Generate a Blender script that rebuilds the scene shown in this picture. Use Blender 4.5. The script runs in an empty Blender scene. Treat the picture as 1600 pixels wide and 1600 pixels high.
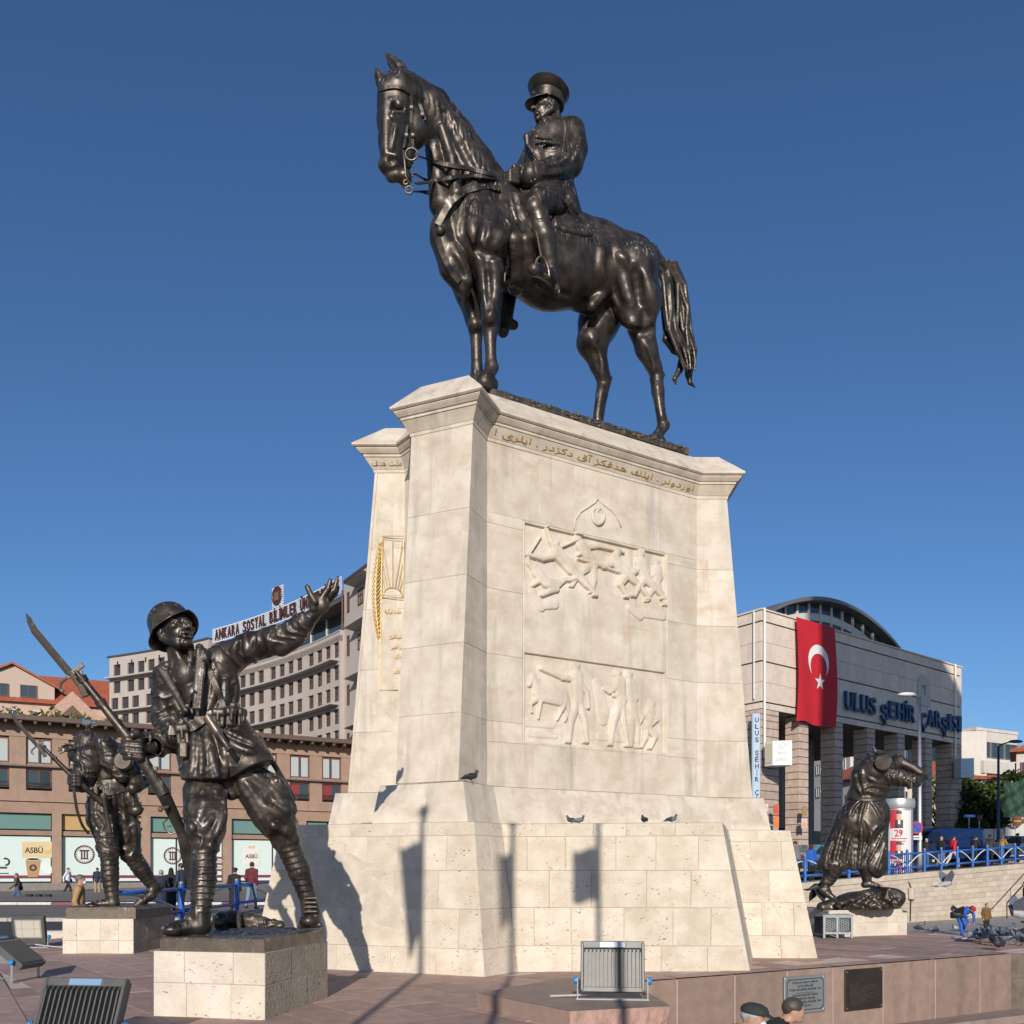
import bpy, math, random
import numpy as np
from mathutils import Vector, Matrix
random.seed(7)
SC = bpy.context.scene
COL = SC.collection
FPX, HOR, CAMZ = 1400.0, 1361.0, 1.4          # focal length in photo pixels, horizon row, eye height
# ---------------------------------------------------------------- camera
cam = bpy.data.objects.new('camera', bpy.data.cameras.new('camera'))
COL.objects.link(cam)
cam.location = (0, 0, CAMZ)
cam.rotation_euler = (math.radians(90), 0, 0)
cam.data.sensor_width = 36.0
cam.data.lens = FPX / 1600 * 36
cam.data.shift_y = (HOR - 800) / 1600
cam.data.clip_start, cam.data.clip_end = 0.05, 4000
SC.camera = cam
# ---------------------------------------------------------------- light: low sun from behind the viewer
SUN_EL, SUN_AZ = math.radians(20), math.radians(2.6)   # light travels towards +Y and slightly +X
world = bpy.data.worlds.new('World'); SC.world = world
world.use_nodes = True
wn = world.node_tree.nodes; wl = world.node_tree.links
sky = wn.new('ShaderNodeTexSky'); sky.sky_type = 'NISHITA'; sky.sun_disc = False
sky.sun_elevation = SUN_EL
sky.sun_rotation = math.pi + SUN_AZ
sky.altitude = 900; sky.air_density = 1.1; sky.dust_density = 0.9; sky.ozone_density = 7.0
wl.new(sky.outputs[0], wn['Background'].inputs[0])
wn['Background'].inputs[1].default_value = 0.11
sun = bpy.data.objects.new('sun', bpy.data.lights.new('sun', 'SUN'))
COL.objects.link(sun)
sun.data.energy = 4.5; sun.data.angle = math.radians(0.4); sun.data.color = (1.0, 0.915, 0.81)
ldir = Vector((math.sin(SUN_AZ) * math.cos(SUN_EL), math.cos(SUN_AZ) * math.cos(SUN_EL), -math.sin(SUN_EL)))
sun.rotation_euler = ldir.to_track_quat('-Z', 'Y').to_euler()
SC.view_settings.view_transform = 'Standard'; SC.view_settings.look = 'None'
SC.view_settings.gamma = 1.0; SC.view_settings.use_curve_mapping = False
SC.view_settings.exposure = 0.0
SC.render.engine = 'CYCLES'
SC.cycles.max_bounces = 5; SC.cycles.caustics_reflective = False; SC.cycles.caustics_refractive = False

# ---------------------------------------------------------------- helpers
def at(px, py, D):
	return Vector(((px - 800) / FPX * D, D, CAMZ + (HOR - py) / FPX * D))
def atz(px, py, z):
	return at(px, py, FPX * (z - CAMZ) / (HOR - py))
def lerp(a, b, t): return a + (b - a) * t

MATS = {}
def mat(name, col, rough=0.7, metal=0.0, var=0.0, scale=6.0, bump=0.0, bscale=40.0, col2=None, stretch=(1, 1, 1),
		tint=0.0, spec=0.5, emit=None, trans=0.0, coat=0.0, streak=0.0, alpha=None):
	"""A principled material with noise-driven colour variation, fine bump and a per-object tint."""
	if name in MATS: return MATS[name]
	m = bpy.data.materials.new(name); m.use_nodes = True
	nt = m.node_tree; N = nt.nodes; L = nt.links; b = N['Principled BSDF']
	b.inputs['Base Color'].default_value = (*col, 1)
	b.inputs['Roughness'].default_value = rough; b.inputs['Metallic'].default_value = metal
	b.inputs['Specular IOR Level'].default_value = spec
	b.inputs['Coat Weight'].default_value = coat
	if trans: b.inputs['Transmission Weight'].default_value = trans
	if emit: b.inputs['Emission Color'].default_value = (*emit[0], 1); b.inputs['Emission Strength'].default_value = emit[1]
	geo = N.new('ShaderNodeNewGeometry')
	mp = N.new('ShaderNodeMapping'); mp.inputs['Scale'].default_value = stretch
	L.new(geo.outputs['Position'], mp.inputs[0])
	out = None
	if var > 0 or col2:
		n = N.new('ShaderNodeTexNoise'); n.inputs['Scale'].default_value = scale; n.inputs['Detail'].default_value = 7
		n.inputs['Roughness'].default_value = 0.62
		L.new(mp.outputs[0], n.inputs['Vector'])
		r = N.new('ShaderNodeMapRange'); r.inputs[1].default_value = 0.3; r.inputs[2].default_value = 0.7
		L.new(n.outputs[0], r.inputs[0])
		mx = N.new('ShaderNodeMix'); mx.data_type = 'RGBA'
		c2 = col2 or tuple(c * (1 - var) for c in col)
		c1 = col if col2 else tuple(min(1, c * (1 + var * .6)) for c in col)
		mx.inputs[6].default_value = (*c1, 1); mx.inputs[7].default_value = (*c2, 1)
		L.new(r.outputs[0], mx.inputs[0]); out = mx.outputs[2]
	if streak > 0:
		n = N.new('ShaderNodeTexNoise'); n.inputs['Scale'].default_value = 1.0; n.inputs['Detail'].default_value = 5
		m2 = N.new('ShaderNodeMapping'); m2.inputs['Scale'].default_value = (3.2, 3.2, .35)
		L.new(geo.outputs['Position'], m2.inputs[0]); L.new(m2.outputs[0], n.inputs['Vector'])
		r = N.new('ShaderNodeMapRange'); r.inputs[1].default_value = .5; r.inputs[2].default_value = .75
		r.inputs[4].default_value = streak
		L.new(n.outputs[0], r.inputs[0])
		mx = N.new('ShaderNodeMix'); mx.data_type = 'RGBA'; mx.blend_type = 'MULTIPLY'
		if out: L.new(out, mx.inputs[6])
		else: mx.inputs[6].default_value = (*col, 1)
		mx.inputs[7].default_value = (.35, .32, .3, 1)
		L.new(r.outputs[0], mx.inputs[0]); out = mx.outputs[2]
	if tint > 0:
		oi = N.new('ShaderNodeObjectInfo')
		r = N.new('ShaderNodeMapRange'); r.inputs[3].default_value = 1 - tint; r.inputs[4].default_value = 1 + tint
		L.new(oi.outputs['Random'], r.inputs[0])
		hsv = N.new('ShaderNodeHueSaturation')
		L.new(r.outputs[0], hsv.inputs['Value'])
		if out: L.new(out, hsv.inputs['Color'])
		else: hsv.inputs['Color'].default_value = (*col, 1)
		out = hsv.outputs[0]
	if out: L.new(out, b.inputs['Base Color'])
	if bump > 0:
		n = N.new('ShaderNodeTexNoise'); n.inputs['Scale'].default_value = bscale; n.inputs['Detail'].default_value = 6
		L.new(mp.outputs[0], n.inputs['Vector'])
		bp = N.new('ShaderNodeBump'); bp.inputs['Strength'].default_value = bump; bp.inputs['Distance'].default_value = 0.02
		L.new(n.outputs[0], bp.inputs['Height']); L.new(bp.outputs[0], b.inputs['Normal'])
	MATS[name] = m
	return m

WLOC = {}
def link(o, parent=None):
	COL.objects.link(o)
	if parent is not None: o.parent = parent
	return o
def tag(o, label=None, cat=None, group=None, kind=None):
	if label: o['label'] = label
	if cat: o['category'] = cat
	if group: o['group'] = group
	if kind: o['kind'] = kind
	return o
def thing(name, label, cat, loc=(0, 0, 0), group=None, rotz=0.0):
	o = bpy.data.objects.new(name, None); o.empty_display_size = .2
	COL.objects.link(o); o.location = loc; o.rotation_euler = (0, 0, rotz)
	WLOC[o.name] = Vector(loc)
	return tag(o, label, cat, group)
def worldpos(o):
	return WLOC.get(o.name, Vector((0, 0, 0)))

class MB:
	"""Collects geometry for one mesh object."""
	def __init__(s): s.v = []; s.f = []; s.mi = []; s.cur = 0
	def add(s, vs, fs):
		b = len(s.v); s.v += [tuple(v) for v in vs]
		s.f += [tuple(b + i for i in f) for f in fs]; s.mi += [s.cur] * len(fs); return s
	def quad(s, a, b, c, d): return s.add([a, b, c, d], [(0, 1, 2, 3)])
	def box(s, c, size, rz=0.0, R=None, bev=0.0):
		hx, hy, hz = size[0] / 2, size[1] / 2, size[2] / 2
		if bev > 0:
			bev = min(bev, hx * .9, hy * .9, hz * .9)
			vs = []; idx = {}
			for sx in (-1, 1):
				for sy in (-1, 1):
					for sz in (-1, 1):
						for a in range(3):
							p = [sx * hx, sy * hy, sz * hz]
							for q in range(3):
								if q != a: p[q] -= math.copysign(bev, p[q])
							idx[(sx, sy, sz, a)] = len(vs); vs.append(p)
			fs = []
			for a in range(3):
				u, w = (a + 1) % 3, (a + 2) % 3
				for sg in (-1, 1):
					q = []
					for su, sw in ((-1, -1), (1, -1), (1, 1), (-1, 1)):
						k = [0, 0, 0]; k[a] = sg; k[u] = su; k[w] = sw; q.append(idx[(*k, a)])
					fs.append(q if sg > 0 else q[::-1])
			for a in range(3):
				u, w = (a + 1) % 3, (a + 2) % 3
				for su in (-1, 1):
					for sw in (-1, 1):
						q = []
						for sg, ax in ((-1, u), (1, u), (1, w), (-1, w)):
							k = [0, 0, 0]; k[a] = sg; k[u] = su; k[w] = sw; q.append(idx[(*k, ax)])
						fs.append(q if su * sw < 0 else q[::-1])
			for sx in (-1, 1):
				for sy in (-1, 1):
					for sz in (-1, 1):
						t = [idx[(sx, sy, sz, a)] for a in range(3)]
						fs.append(t if sx * sy * sz > 0 else t[::-1])
		else:
			vs = [[sx * hx, sy * hy, sz * hz] for sx in (-1, 1) for sy in (-1, 1) for sz in (-1, 1)]
			fs = [(0, 1, 3, 2), (4, 6, 7, 5), (0, 4, 5, 1), (2, 3, 7, 6), (0, 2, 6, 4), (1, 5, 7, 3)]
		M = R if R is not None else Matrix.Rotation(rz, 3, 'Z')
		c = Vector(c)
		return s.add([c + M @ Vector(v) for v in vs], fs)
	def bar(s, a, b, w, h, up=(0, 0, 1)):
		a, b = Vector(a), Vector(b); d = (b - a); L = d.length; d.normalize()
		x = d.cross(Vector(up));
		if x.length < 1e-5: x = d.cross(Vector((1, 0, 0)))
		x.normalize(); z = x.cross(d)
		R = Matrix((x, d, z)).transposed()
		return s.box((a + b) / 2, (w, L, h), R=R)
	def prism(s, poly, z0, z1, cap=True):
		n = len(poly)
		vs = [(p[0], p[1], z0) for p in poly] + [(p[0], p[1], z1) for p in poly]
		fs = [(i, (i + 1) % n, n + (i + 1) % n, n + i) for i in range(n)]
		if cap: fs += [tuple(range(n))[::-1], tuple(range(n, 2 * n))]
		return s.add(vs, fs)
	def loft(s, rings, close=True, cap=True):
		n = len(rings[0]); vs = [p for r in rings for p in r]; fs = []
		for k in range(len(rings) - 1):
			for i in range(n if close else n - 1):
				j = (i + 1) % n
				fs.append((k * n + i, k * n + j, (k + 1) * n + j, (k + 1) * n + i))
		if cap: fs += [tuple(range(n))[::-1], tuple(range((len(rings) - 1) * n, len(rings) * n))]
		return s.add(vs, fs)
	def tube(s, pts, r, n=8, cap=True, flat=1.0):
		pts = [Vector(p) for p in pts]; rr = r if isinstance(r, (list, tuple)) else [r] * len(pts)
		rings = []; prev = None
		for i, p in enumerate(pts):
			t = (pts[min(i + 1, len(pts) - 1)] - pts[max(i - 1, 0)]).normalized()
			if prev is None:
				u = t.cross(Vector((0, 0, 1)))
				if u.length < 1e-3: u = t.cross(Vector((0, 1, 0)))
			else: u = prev - t * prev.dot(t)
			u.normalize(); w = t.cross(u); prev = u
			rings.append([p + (u * math.cos(2 * math.pi * k / n) * flat + w * math.sin(2 * math.pi * k / n)) * rr[i] for k in range(n)])
		return s.loft(rings, True, cap)
	def lathe(s, prof, c=(0, 0, 0), n=20, R=None, cap=True):
		c = Vector(c); M = R or Matrix.Identity(3)
		rings = [[c + M @ Vector((r * math.cos(2 * math.pi * k / n), r * math.sin(2 * math.pi * k / n), z)) for k in range(n)] for r, z in prof]
		return s.loft(rings, True, cap)
	def ell(s, c, r, n=10, m=7, R=None):
		M = R or Matrix.Identity(3); c = Vector(c); rings = []
		for j in range(m + 1):
			a = math.pi * (j / m - .5); a = max(-1.5, min(1.5, a))
			rings.append([c + M @ Vector((r[0] * math.cos(a) * math.cos(2 * math.pi * k / n), r[1] * math.cos(a) * math.sin(2 * math.pi * k / n), r[2] * math.sin(a))) for k in range(n)])
		return s.loft(rings)
	def mesh(s, name, mats, off=(0, 0, 0), smooth=False):
		me = bpy.data.meshes.new(name); o = Vector(off)
		me.from_pydata([(v[0] - o.x, v[1] - o.y, v[2] - o.z) for v in s.v], [], s.f)
		for m in (mats if isinstance(mats, (list, tuple)) else [mats]): me.materials.append(m)
		if any(s.mi): me.polygons.foreach_set('material_index', s.mi)
		if smooth:
			me.polygons.foreach_set('use_smooth', [True] * len(s.f))
		me.update()
		return me
	def build(s, name, mats, parent=None, smooth=False, world=True, sharp=None):
		off = worldpos(parent) if (parent is not None and world) else Vector((0, 0, 0))
		me = s.mesh(name, mats, off, smooth)
		if smooth and sharp: me.set_sharp_from_angle(angle=math.radians(sharp))
		o = bpy.data.objects.new(name, me); link(o, parent)
		WLOC[o.name] = off.copy()
		return o
def copy_tree(root, loc=None, rotz=None, label=None, group=None, scale=None):
	def cp(o, par):
		c = o.copy(); COL.objects.link(c)
		if par is not None: c.parent = par
		for ch in list(o.children): cp(ch, c)
		return c
	r = cp(root, None)
	if loc is not None: r.location = loc
	if rotz is not None: r.rotation_euler = (0, 0, rotz)
	if scale is not None: r.scale = (scale,) * 3
	if label: r['label'] = label
	if group: r['group'] = group
	return r

def frame3(o, xdir, ydir):
	"""4x4 placing local XY on a surface: local x along xdir, local y along ydir."""
	x = Vector(xdir).normalized(); y = Vector(ydir); y = (y - x * y.dot(x)).normalized(); z = x.cross(y)
	M = Matrix((x, y, z)).transposed().to_4x4(); M.translation = Vector(o); return M
def text(name, body, size, M, material, parent=None, ext=0.005, align='LEFT', width=None, bold=0.0, height=None, bev=0.0):
	c = bpy.data.curves.new(name, 'FONT'); c.body = body; c.size = size; c.extrude = ext; c.offset = bold
	c.align_x = align; c.align_y = 'BOTTOM_BASELINE' if hasattr(c, 'align_y') else 'TOP'
	c.resolution_u = 3; c.bevel_depth = bev
	t = bpy.data.objects.new(name, c); COL.objects.link(t)
	bpy.context.view_layer.update()
	me = bpy.data.meshes.new_from_object(t.evaluated_get(bpy.context.evaluated_depsgraph_get()))
	COL.objects.unlink(t); bpy.data.objects.remove(t)
	n = len(me.vertices); co = np.empty(n * 3, np.float32); me.vertices.foreach_get('co', co); co = co.reshape(-1, 3)
	if n:
		if width:
			w = co[:, 0].max() - co[:, 0].min(); x0 = co[:, 0].min() if align == 'LEFT' else (co[:, 0].max() + co[:, 0].min()) / 2
			co[:, 0] = (co[:, 0] - x0) * width / max(w, 1e-6)
		if height:
			h = co[:, 1].max() - co[:, 1].min(); co[:, 1] *= height / max(h, 1e-6)
		A = np.array(M)[:3, :3]; T = np.array(M)[:3, 3]
		co = co @ A.T + T
		off = worldpos(parent) if parent is not None else Vector((0, 0, 0))
		co -= np.array(off)
		me.vertices.foreach_set('co', co.astype(np.float32).ravel()); me.update()
	me.name = name; me.materials.clear(); me.materials.append(material)
	o = bpy.data.objects.new(name, me); link(o, parent)
	return o

# ---------------------------------------------------------------- implicit-surface sculpting
class Field:
	"""A sampled distance field; shapes are blended in one by one and the zero level is meshed."""
	def __init__(s, lo, hi, h):
		s.lo = np.array(lo, np.float32); s.h = h
		s.n = np.ceil((np.array(hi) - s.lo) / h).astype(int) + 1
		s.d = np.full(s.n, 0.4, np.float32)
		s.ax = [s.lo[i] + h * np.arange(s.n[i], dtype=np.float32) for i in range(3)]
	def sub(s, lo, hi):
		i0 = np.clip(np.floor((np.array(lo) - s.lo) / s.h).astype(int), 0, s.n - 1)
		i1 = np.clip(np.ceil((np.array(hi) - s.lo) / s.h).astype(int) + 1, 1, s.n)
		sl = tuple(slice(a, b) for a, b in zip(i0, i1))
		x = s.ax[0][sl[0]][:, None, None]; y = s.ax[1][sl[1]][None, :, None]; z = s.ax[2][sl[2]][None, None, :]
		return sl, x, y, z
	def mix(s, sl, e, k, mode):
		d = s.d[sl]
		if mode == 'u':
			if k > 0:
				q = np.maximum(k - np.abs(d - e), 0) / k; s.d[sl] = np.minimum(d, e) - q * q * k * .25
			else: s.d[sl] = np.minimum(d, e)
		else:
			if k > 0:
				q = np.maximum(k - np.abs(d + e), 0) / k; s.d[sl] = np.maximum(d, -e) + q * q * k * .25
			else: s.d[sl] = np.maximum(d, -e)
	def cone(s, a, b, ra, rb, k=.03, mode='u', sq=1.0, fold=None, ring=None):
		"""tapered capsule; sq flattens it in depth (Y); fold adds cloth folds, ring adds wound bands"""
		a = np.array(a, np.float32); b = np.array(b, np.float32); R = max(ra, rb)
		m = R * 1.05 + k + 3 * s.h + (fold[0] if fold else 0)
		lo = np.minimum(a, b) - m; hi = np.maximum(a, b) + m
		sl, x, y, z = s.sub(lo, hi)
		if min(x.shape[0], y.shape[1], z.shape[2]) < 1: return
		iq = 1.0 / sq
		ba = (b - a) * np.array([1, iq, 1]); L2 = max(float(ba @ ba), 1e-9)
		px, py, pz = x - a[0], (y - a[1]) * iq, z - a[2]
		t = np.clip((px * ba[0] + py * ba[1] + pz * ba[2]) / L2, 0, 1)
		dd = np.sqrt((px - t * ba[0]) ** 2 + (py - t * ba[1]) ** 2 + (pz - t * ba[2]) ** 2)
		r = ra + (rb - ra) * t
		if ring:
			n, amp, sl_ = ring
			ph = t * n + sl_ * (px / R); r = r + amp * ((ph - np.floor(ph)) - .5)
		e = dd - r
		if sq < 1: e = e * (sq * .5 + .5)
		if fold: e = e - s.folds(x, y, z, *fold)
		s.mix(sl, e.astype(np.float32), k, mode)
	def chain(s, pts, k=.03, mode='u', sq=1.0, fold=None):
		for (a, ra), (b, rb) in zip(pts[:-1], pts[1:]): s.cone(a, b, ra, rb, k, mode, sq, fold)
	def ell(s, c, r, k=.03, mode='u', R=None, fold=None):
		c = np.array(c, np.float32); r = np.array(r, np.float32); m = float(r.max()) + k + 3 * s.h
		sl, x, y, z = s.sub(c - m, c + m)
		if min(x.shape[0], y.shape[1], z.shape[2]) < 1: return
		px, py, pz = x - c[0], y - c[1], z - c[2]
		if R is not None:
			A = np.array(R, np.float32)      # columns are the ellipsoid axes
			q = [px * A[0, i] + py * A[1, i] + pz * A[2, i] for i in range(3)]
		else: q = [px, py, pz]
		k0 = np.sqrt(sum((q[i] / r[i]) ** 2 for i in range(3))) + 1e-9
		k1 = np.sqrt(sum((q[i] / (r[i] * r[i])) ** 2 for i in range(3))) + 1e-9
		e = k0 * (k0 - 1) / k1
		if fold: e = e - s.folds(x, y, z, *fold)
		s.mix(sl, e.astype(np.float32), k, mode)
	def box(s, c, hsz, k=.02, mode='u', R=None, rd=.01):
		c = np.array(c, np.float32); m = float(np.linalg.norm(hsz)) + k + 3 * s.h
		sl, x, y, z = s.sub(c - m, c + m)
		if min(x.shape[0], y.shape[1], z.shape[2]) < 1: return
		px, py, pz = x - c[0], y - c[1], z - c[2]
		A = np.array(R if R is not None else np.eye(3), np.float32)
		q = [np.abs(px * A[0, i] + py * A[1, i] + pz * A[2, i]) - (hsz[i] - rd) for i in range(3)]
		e = np.sqrt(sum(np.maximum(v, 0) ** 2 for v in q)) + np.minimum(np.maximum(np.maximum(q[0], q[1]), q[2]), 0) - rd
		s.mix(sl, e.astype(np.float32), k, mode)
	@staticmethod
	def folds(x, y, z, amp, freq, d=(1, 0, 0), ph=0.0):
		d = np.array(d, np.float32); d = d / np.linalg.norm(d)
		e = np.cross(d, [0.3, 1, 0.2]); e = e / np.linalg.norm(e)
		u = x * d[0] + y * d[1] + z * d[2]; v = x * e[0] + y * e[1] + z * e[2]
		w = np.sin(v * freq * .55 + ph * 1.3) * 1.6 + np.sin(v * freq * 1.3 + u * freq * .4 + ph) * .7
		a = 1 - np.abs(np.sin(u * freq + w + ph))
		b = np.sin(u * freq * 2.3 - w * 1.2 + 2 * ph)
		return amp * (a * a * 1.5 - .5 + .22 * b)
	def hit(s, px, py):
		"""depth at which the line of sight through a photo pixel meets the sculpted surface"""
		Y = s.ax[1]; X = (px - 800) / FPX * Y; Z = CAMZ + (HOR - py) / FPX * Y
		i = np.rint((X - s.lo[0]) / s.h).astype(int); k = np.rint((Z - s.lo[2]) / s.h).astype(int)
		ok = (i >= 0) & (i < s.n[0]) & (k >= 0) & (k < s.n[2])
		v = np.full(len(Y), 1.0, np.float32); j = np.arange(len(Y)); v[ok] = s.d[i[ok], j[ok], k[ok]]
		n = np.where(v < 0)[0]
		if not len(n) or n[0] == 0: return None
		a = n[0]; return float(Y[a - 1] + s.h * v[a - 1] / max(v[a - 1] - v[a], 1e-6)) if v[a - 1] < .2 else float(Y[a])
	def drape(s, pts, w, k=.03, mode='u', sink=.45, taper=True, sub=4):
		"""a soft ridge (or groove) that lies on the surface along pixel points"""
		fine = []
		for a in range(len(pts) - 1):
			p0, p1, p2, p3 = pts[max(a - 1, 0)], pts[a], pts[a + 1], pts[min(a + 2, len(pts) - 1)]
			for b in range(sub):
				t = b / sub
				fine.append([.5 * (2 * p1[c] + (p2[c] - p0[c]) * t + (2 * p0[c] - 5 * p1[c] + 4 * p2[c] - p3[c]) * t * t + (3 * p1[c] - p0[c] - 3 * p2[c] + p3[c]) * t ** 3) for c in (0, 1)])
		fine.append(list(pts[-1][:2]))
		D = [s.hit(*p) for p in fine]; good = [d for d in D if d]
		if not good: return
		m = sorted(good)[len(good) // 2]; out = []; last = next(d for d in D if d)
		for i, (p, d) in enumerate(zip(fine, D)):
			d = d or last; last = d; u = i / (len(fine) - 1)
			tw = (math.sin(math.pi * min(max(u, .06), .94)) ** .6) if taper else 1
			rr = w * tw * m / FPX
			sg = sink if mode == 'u' else -.45
			out.append((np.array(at(p[0], p[1], d + rr * sg), np.float32), rr))
		s.chain(out, k, mode)
	def mesh(s, name, material, parent=None, rough=0.0):
		d = s.d
		if rough:
			x, y, z = s.ax[0][:, None, None], s.ax[1][None, :, None], s.ax[2][None, None, :]
			f = 26.0
			d = d + rough * (np.sin(x * f + 2 * np.sin(z * f * .7)) * np.sin(y * f * 1.1 + 1.5 * np.sin(x * f * .6)) * np.sin(z * f * .9 + 1.7 * np.sin(y * f * .8))).astype(np.float32)
		s_ = d < 0
		c = [s_[i:s_.shape[0] - 1 + i, j:s_.shape[1] - 1 + j, k:s_.shape[2] - 1 + k] for i in (0, 1) for j in (0, 1) for k in (0, 1)]
		cnt = sum(a.astype(np.int8) for a in c)
		act = np.argwhere((cnt > 0) & (cnt < 8))
		I, J, K = act.T
		val = np.stack([d[I + i, J + j, K + k] for i in (0, 1) for j in (0, 1) for k in (0, 1)], 1)
		cor = np.array([(i, j, k) for i in (0, 1) for j in (0, 1) for k in (0, 1)], np.float32)
		acc = np.zeros((len(I), 3), np.float32); num = np.zeros(len(I), np.float32)
		for a in range(8):
			for b in range(a + 1, 8):
				if np.abs(cor[a] - cor[b]).sum() != 1: continue
				va, vb = val[:, a], val[:, b]; ok = (va < 0) != (vb < 0)
				t = np.where(ok, va / np.where(ok, va - vb, 1), 0)
				acc += np.where(ok[:, None], cor[a] + t[:, None] * (cor[b] - cor[a]), 0); num += ok
		P = s.lo + (act + acc / num[:, None]) * s.h
		idx = np.full(np.array(s_.shape) - 1, -1, np.int32); idx[I, J, K] = np.arange(len(I))
		quads = []
		for ax in range(3):
			A = np.take(s_, range(s_.shape[ax] - 1), ax); B = np.take(s_, range(1, s_.shape[ax]), ax)
			e = np.argwhere(A != B); flip = A[tuple(e.T)]
			u, w = (ax + 1) % 3, (ax + 2) % 3
			ok = (e[:, u] > 0) & (e[:, w] > 0) & (e[:, u] < idx.shape[u]) & (e[:, w] < idx.shape[w]); e = e[ok]; flip = flip[ok]
			def g(du, dw):
				q = e.copy(); q[:, u] -= du; q[:, w] -= dw; return idx[tuple(q.T)]
			Q = np.stack([g(1, 1), g(0, 1), g(0, 0), g(1, 0)], 1)
			Q = np.where(flip[:, None], Q, Q[:, ::-1]); quads.append(Q)
		Q = np.concatenate(quads); Q = Q[(Q >= 0).all(1)]
		off = worldpos(parent) if parent is not None else Vector((0, 0, 0))
		me = bpy.data.meshes.new(name)
		me.vertices.add(len(P)); me.vertices.foreach_set('co', (P - np.array(off)).astype(np.float32).ravel())
		me.loops.add(Q.size); me.loops.foreach_set('vertex_index', Q.astype(np.int32).ravel())
		me.polygons.add(len(Q)); me.polygons.foreach_set('loop_start', np.arange(0, Q.size, 4, dtype=np.int32))
		me.polygons.foreach_set('use_smooth', np.ones(len(Q), bool))
		me.materials.append(material); me.update(calc_edges=True); me.validate()
		o = bpy.data.objects.new(name, me); link(o, parent); WLOC[o.name] = off.copy()
		return o

# ---------------------------------------------------------------- statue and stone materials
def bronze_material(name='dark_bronze', drop=0.75):
	m = bpy.data.materials.new(name); m.use_nodes = True
	nt = m.node_tree; N = nt.nodes; L = nt.links; b = N['Principled BSDF']
	geo = N.new('ShaderNodeNewGeometry')
	def noise(scale, detail=6, stretch=(1, 1, 1), lo=.35, hi=.65):
		mp = N.new('ShaderNodeMapping'); mp.inputs['Scale'].default_value = stretch
		L.new(geo.outputs['Position'], mp.inputs[0])
		n = N.new('ShaderNodeTexNoise'); n.inputs['Scale'].default_value = scale; n.inputs['Detail'].default_value = detail
		L.new(mp.outputs[0], n.inputs['Vector'])
		r = N.new('ShaderNodeMapRange'); r.inputs[1].default_value = lo; r.inputs[2].default_value = hi
		L.new(n.outputs[0], r.inputs[0]); return r.outputs[0], n.outputs[0]
	a, araw = noise(4.5, 7)
	mx = N.new('ShaderNodeMix'); mx.data_type = 'RGBA'
	mx.inputs[6].default_value = (0.032, 0.027, 0.023, 1); mx.inputs[7].default_value = (0.082, 0.066, 0.053, 1)
	L.new(a, mx.inputs[0])
	# rubbed, thin-patina ridges
	rub = N.new('ShaderNodeMapRange'); rub.inputs[1].default_value = .51; rub.inputs[2].default_value = .60
	L.new(geo.outputs['Pointiness'], rub.inputs[0])
	mr = N.new('ShaderNodeMix'); mr.data_type = 'RGBA'
	mr.inputs[7].default_value = (0.16, 0.128, 0.10, 1); L.new(mx.outputs[2], mr.inputs[6]); L.new(rub.outputs[0], mr.inputs[0])
	# pale runs left by birds and rain, on faces that look up
	s1, _ = noise(1.0, 6, (30, 30, 3.0), .57, .66)
	s2, _ = noise(1.8, 3, (1, 1, 1), .42, .58)
	sx = N.new('ShaderNodeSeparateXYZ'); L.new(geo.outputs['Normal'], sx.inputs[0])
	up = N.new('ShaderNodeMapRange'); up.inputs[1].default_value = -.12; up.inputs[2].default_value = .40; L.new(sx.outputs[2], up.inputs[0])
	m1 = N.new('ShaderNodeMath'); m1.operation = 'MULTIPLY'; L.new(s1, m1.inputs[0]); L.new(s2, m1.inputs[1])
	m2 = N.new('ShaderNodeMath'); m2.operation = 'MULTIPLY'; L.new(m1.outputs[0], m2.inputs[0]); L.new(up.outputs[0], m2.inputs[1])
	m3 = N.new('ShaderNodeMath'); m3.operation = 'MULTIPLY'; m3.inputs[1].default_value = drop; L.new(m2.outputs[0], m3.inputs[0])
	mz = N.new('ShaderNodeMix'); mz.data_type = 'RGBA'; mz.inputs[7].default_value = (.46, .42, .36, 1)
	L.new(mr.outputs[2], mz.inputs[6]); L.new(m3.outputs[0], mz.inputs[0])
	L.new(mz.outputs[2], b.inputs['Base Color'])
	mt = N.new('ShaderNodeMapRange'); mt.inputs[3].default_value = .55; mt.inputs[4].default_value = 0.0; L.new(m3.outputs[0], mt.inputs[0])
	L.new(mt.outputs[0], b.inputs['Metallic'])
	rr = N.new('ShaderNodeMapRange'); rr.inputs[1].default_value = .3; rr.inputs[2].default_value = .7
	rr.inputs[3].default_value = .30; rr.inputs[4].default_value = .52
	_, nr = noise(9, 5); L.new(nr, rr.inputs[0]); L.new(rr.outputs[0], b.inputs['Roughness'])
	b.inputs['Specular IOR Level'].default_value = .6
	_, nb = noise(38, 6); bp = N.new('ShaderNodeBump'); bp.inputs['Strength'].default_value = .25; bp.inputs['Distance'].default_value = .01
	L.new(nb, bp.inputs['Height']); L.new(bp.outputs[0], b.inputs['Normal'])
	MATS[name] = m
	return m
BRONZE = bronze_material()

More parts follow.
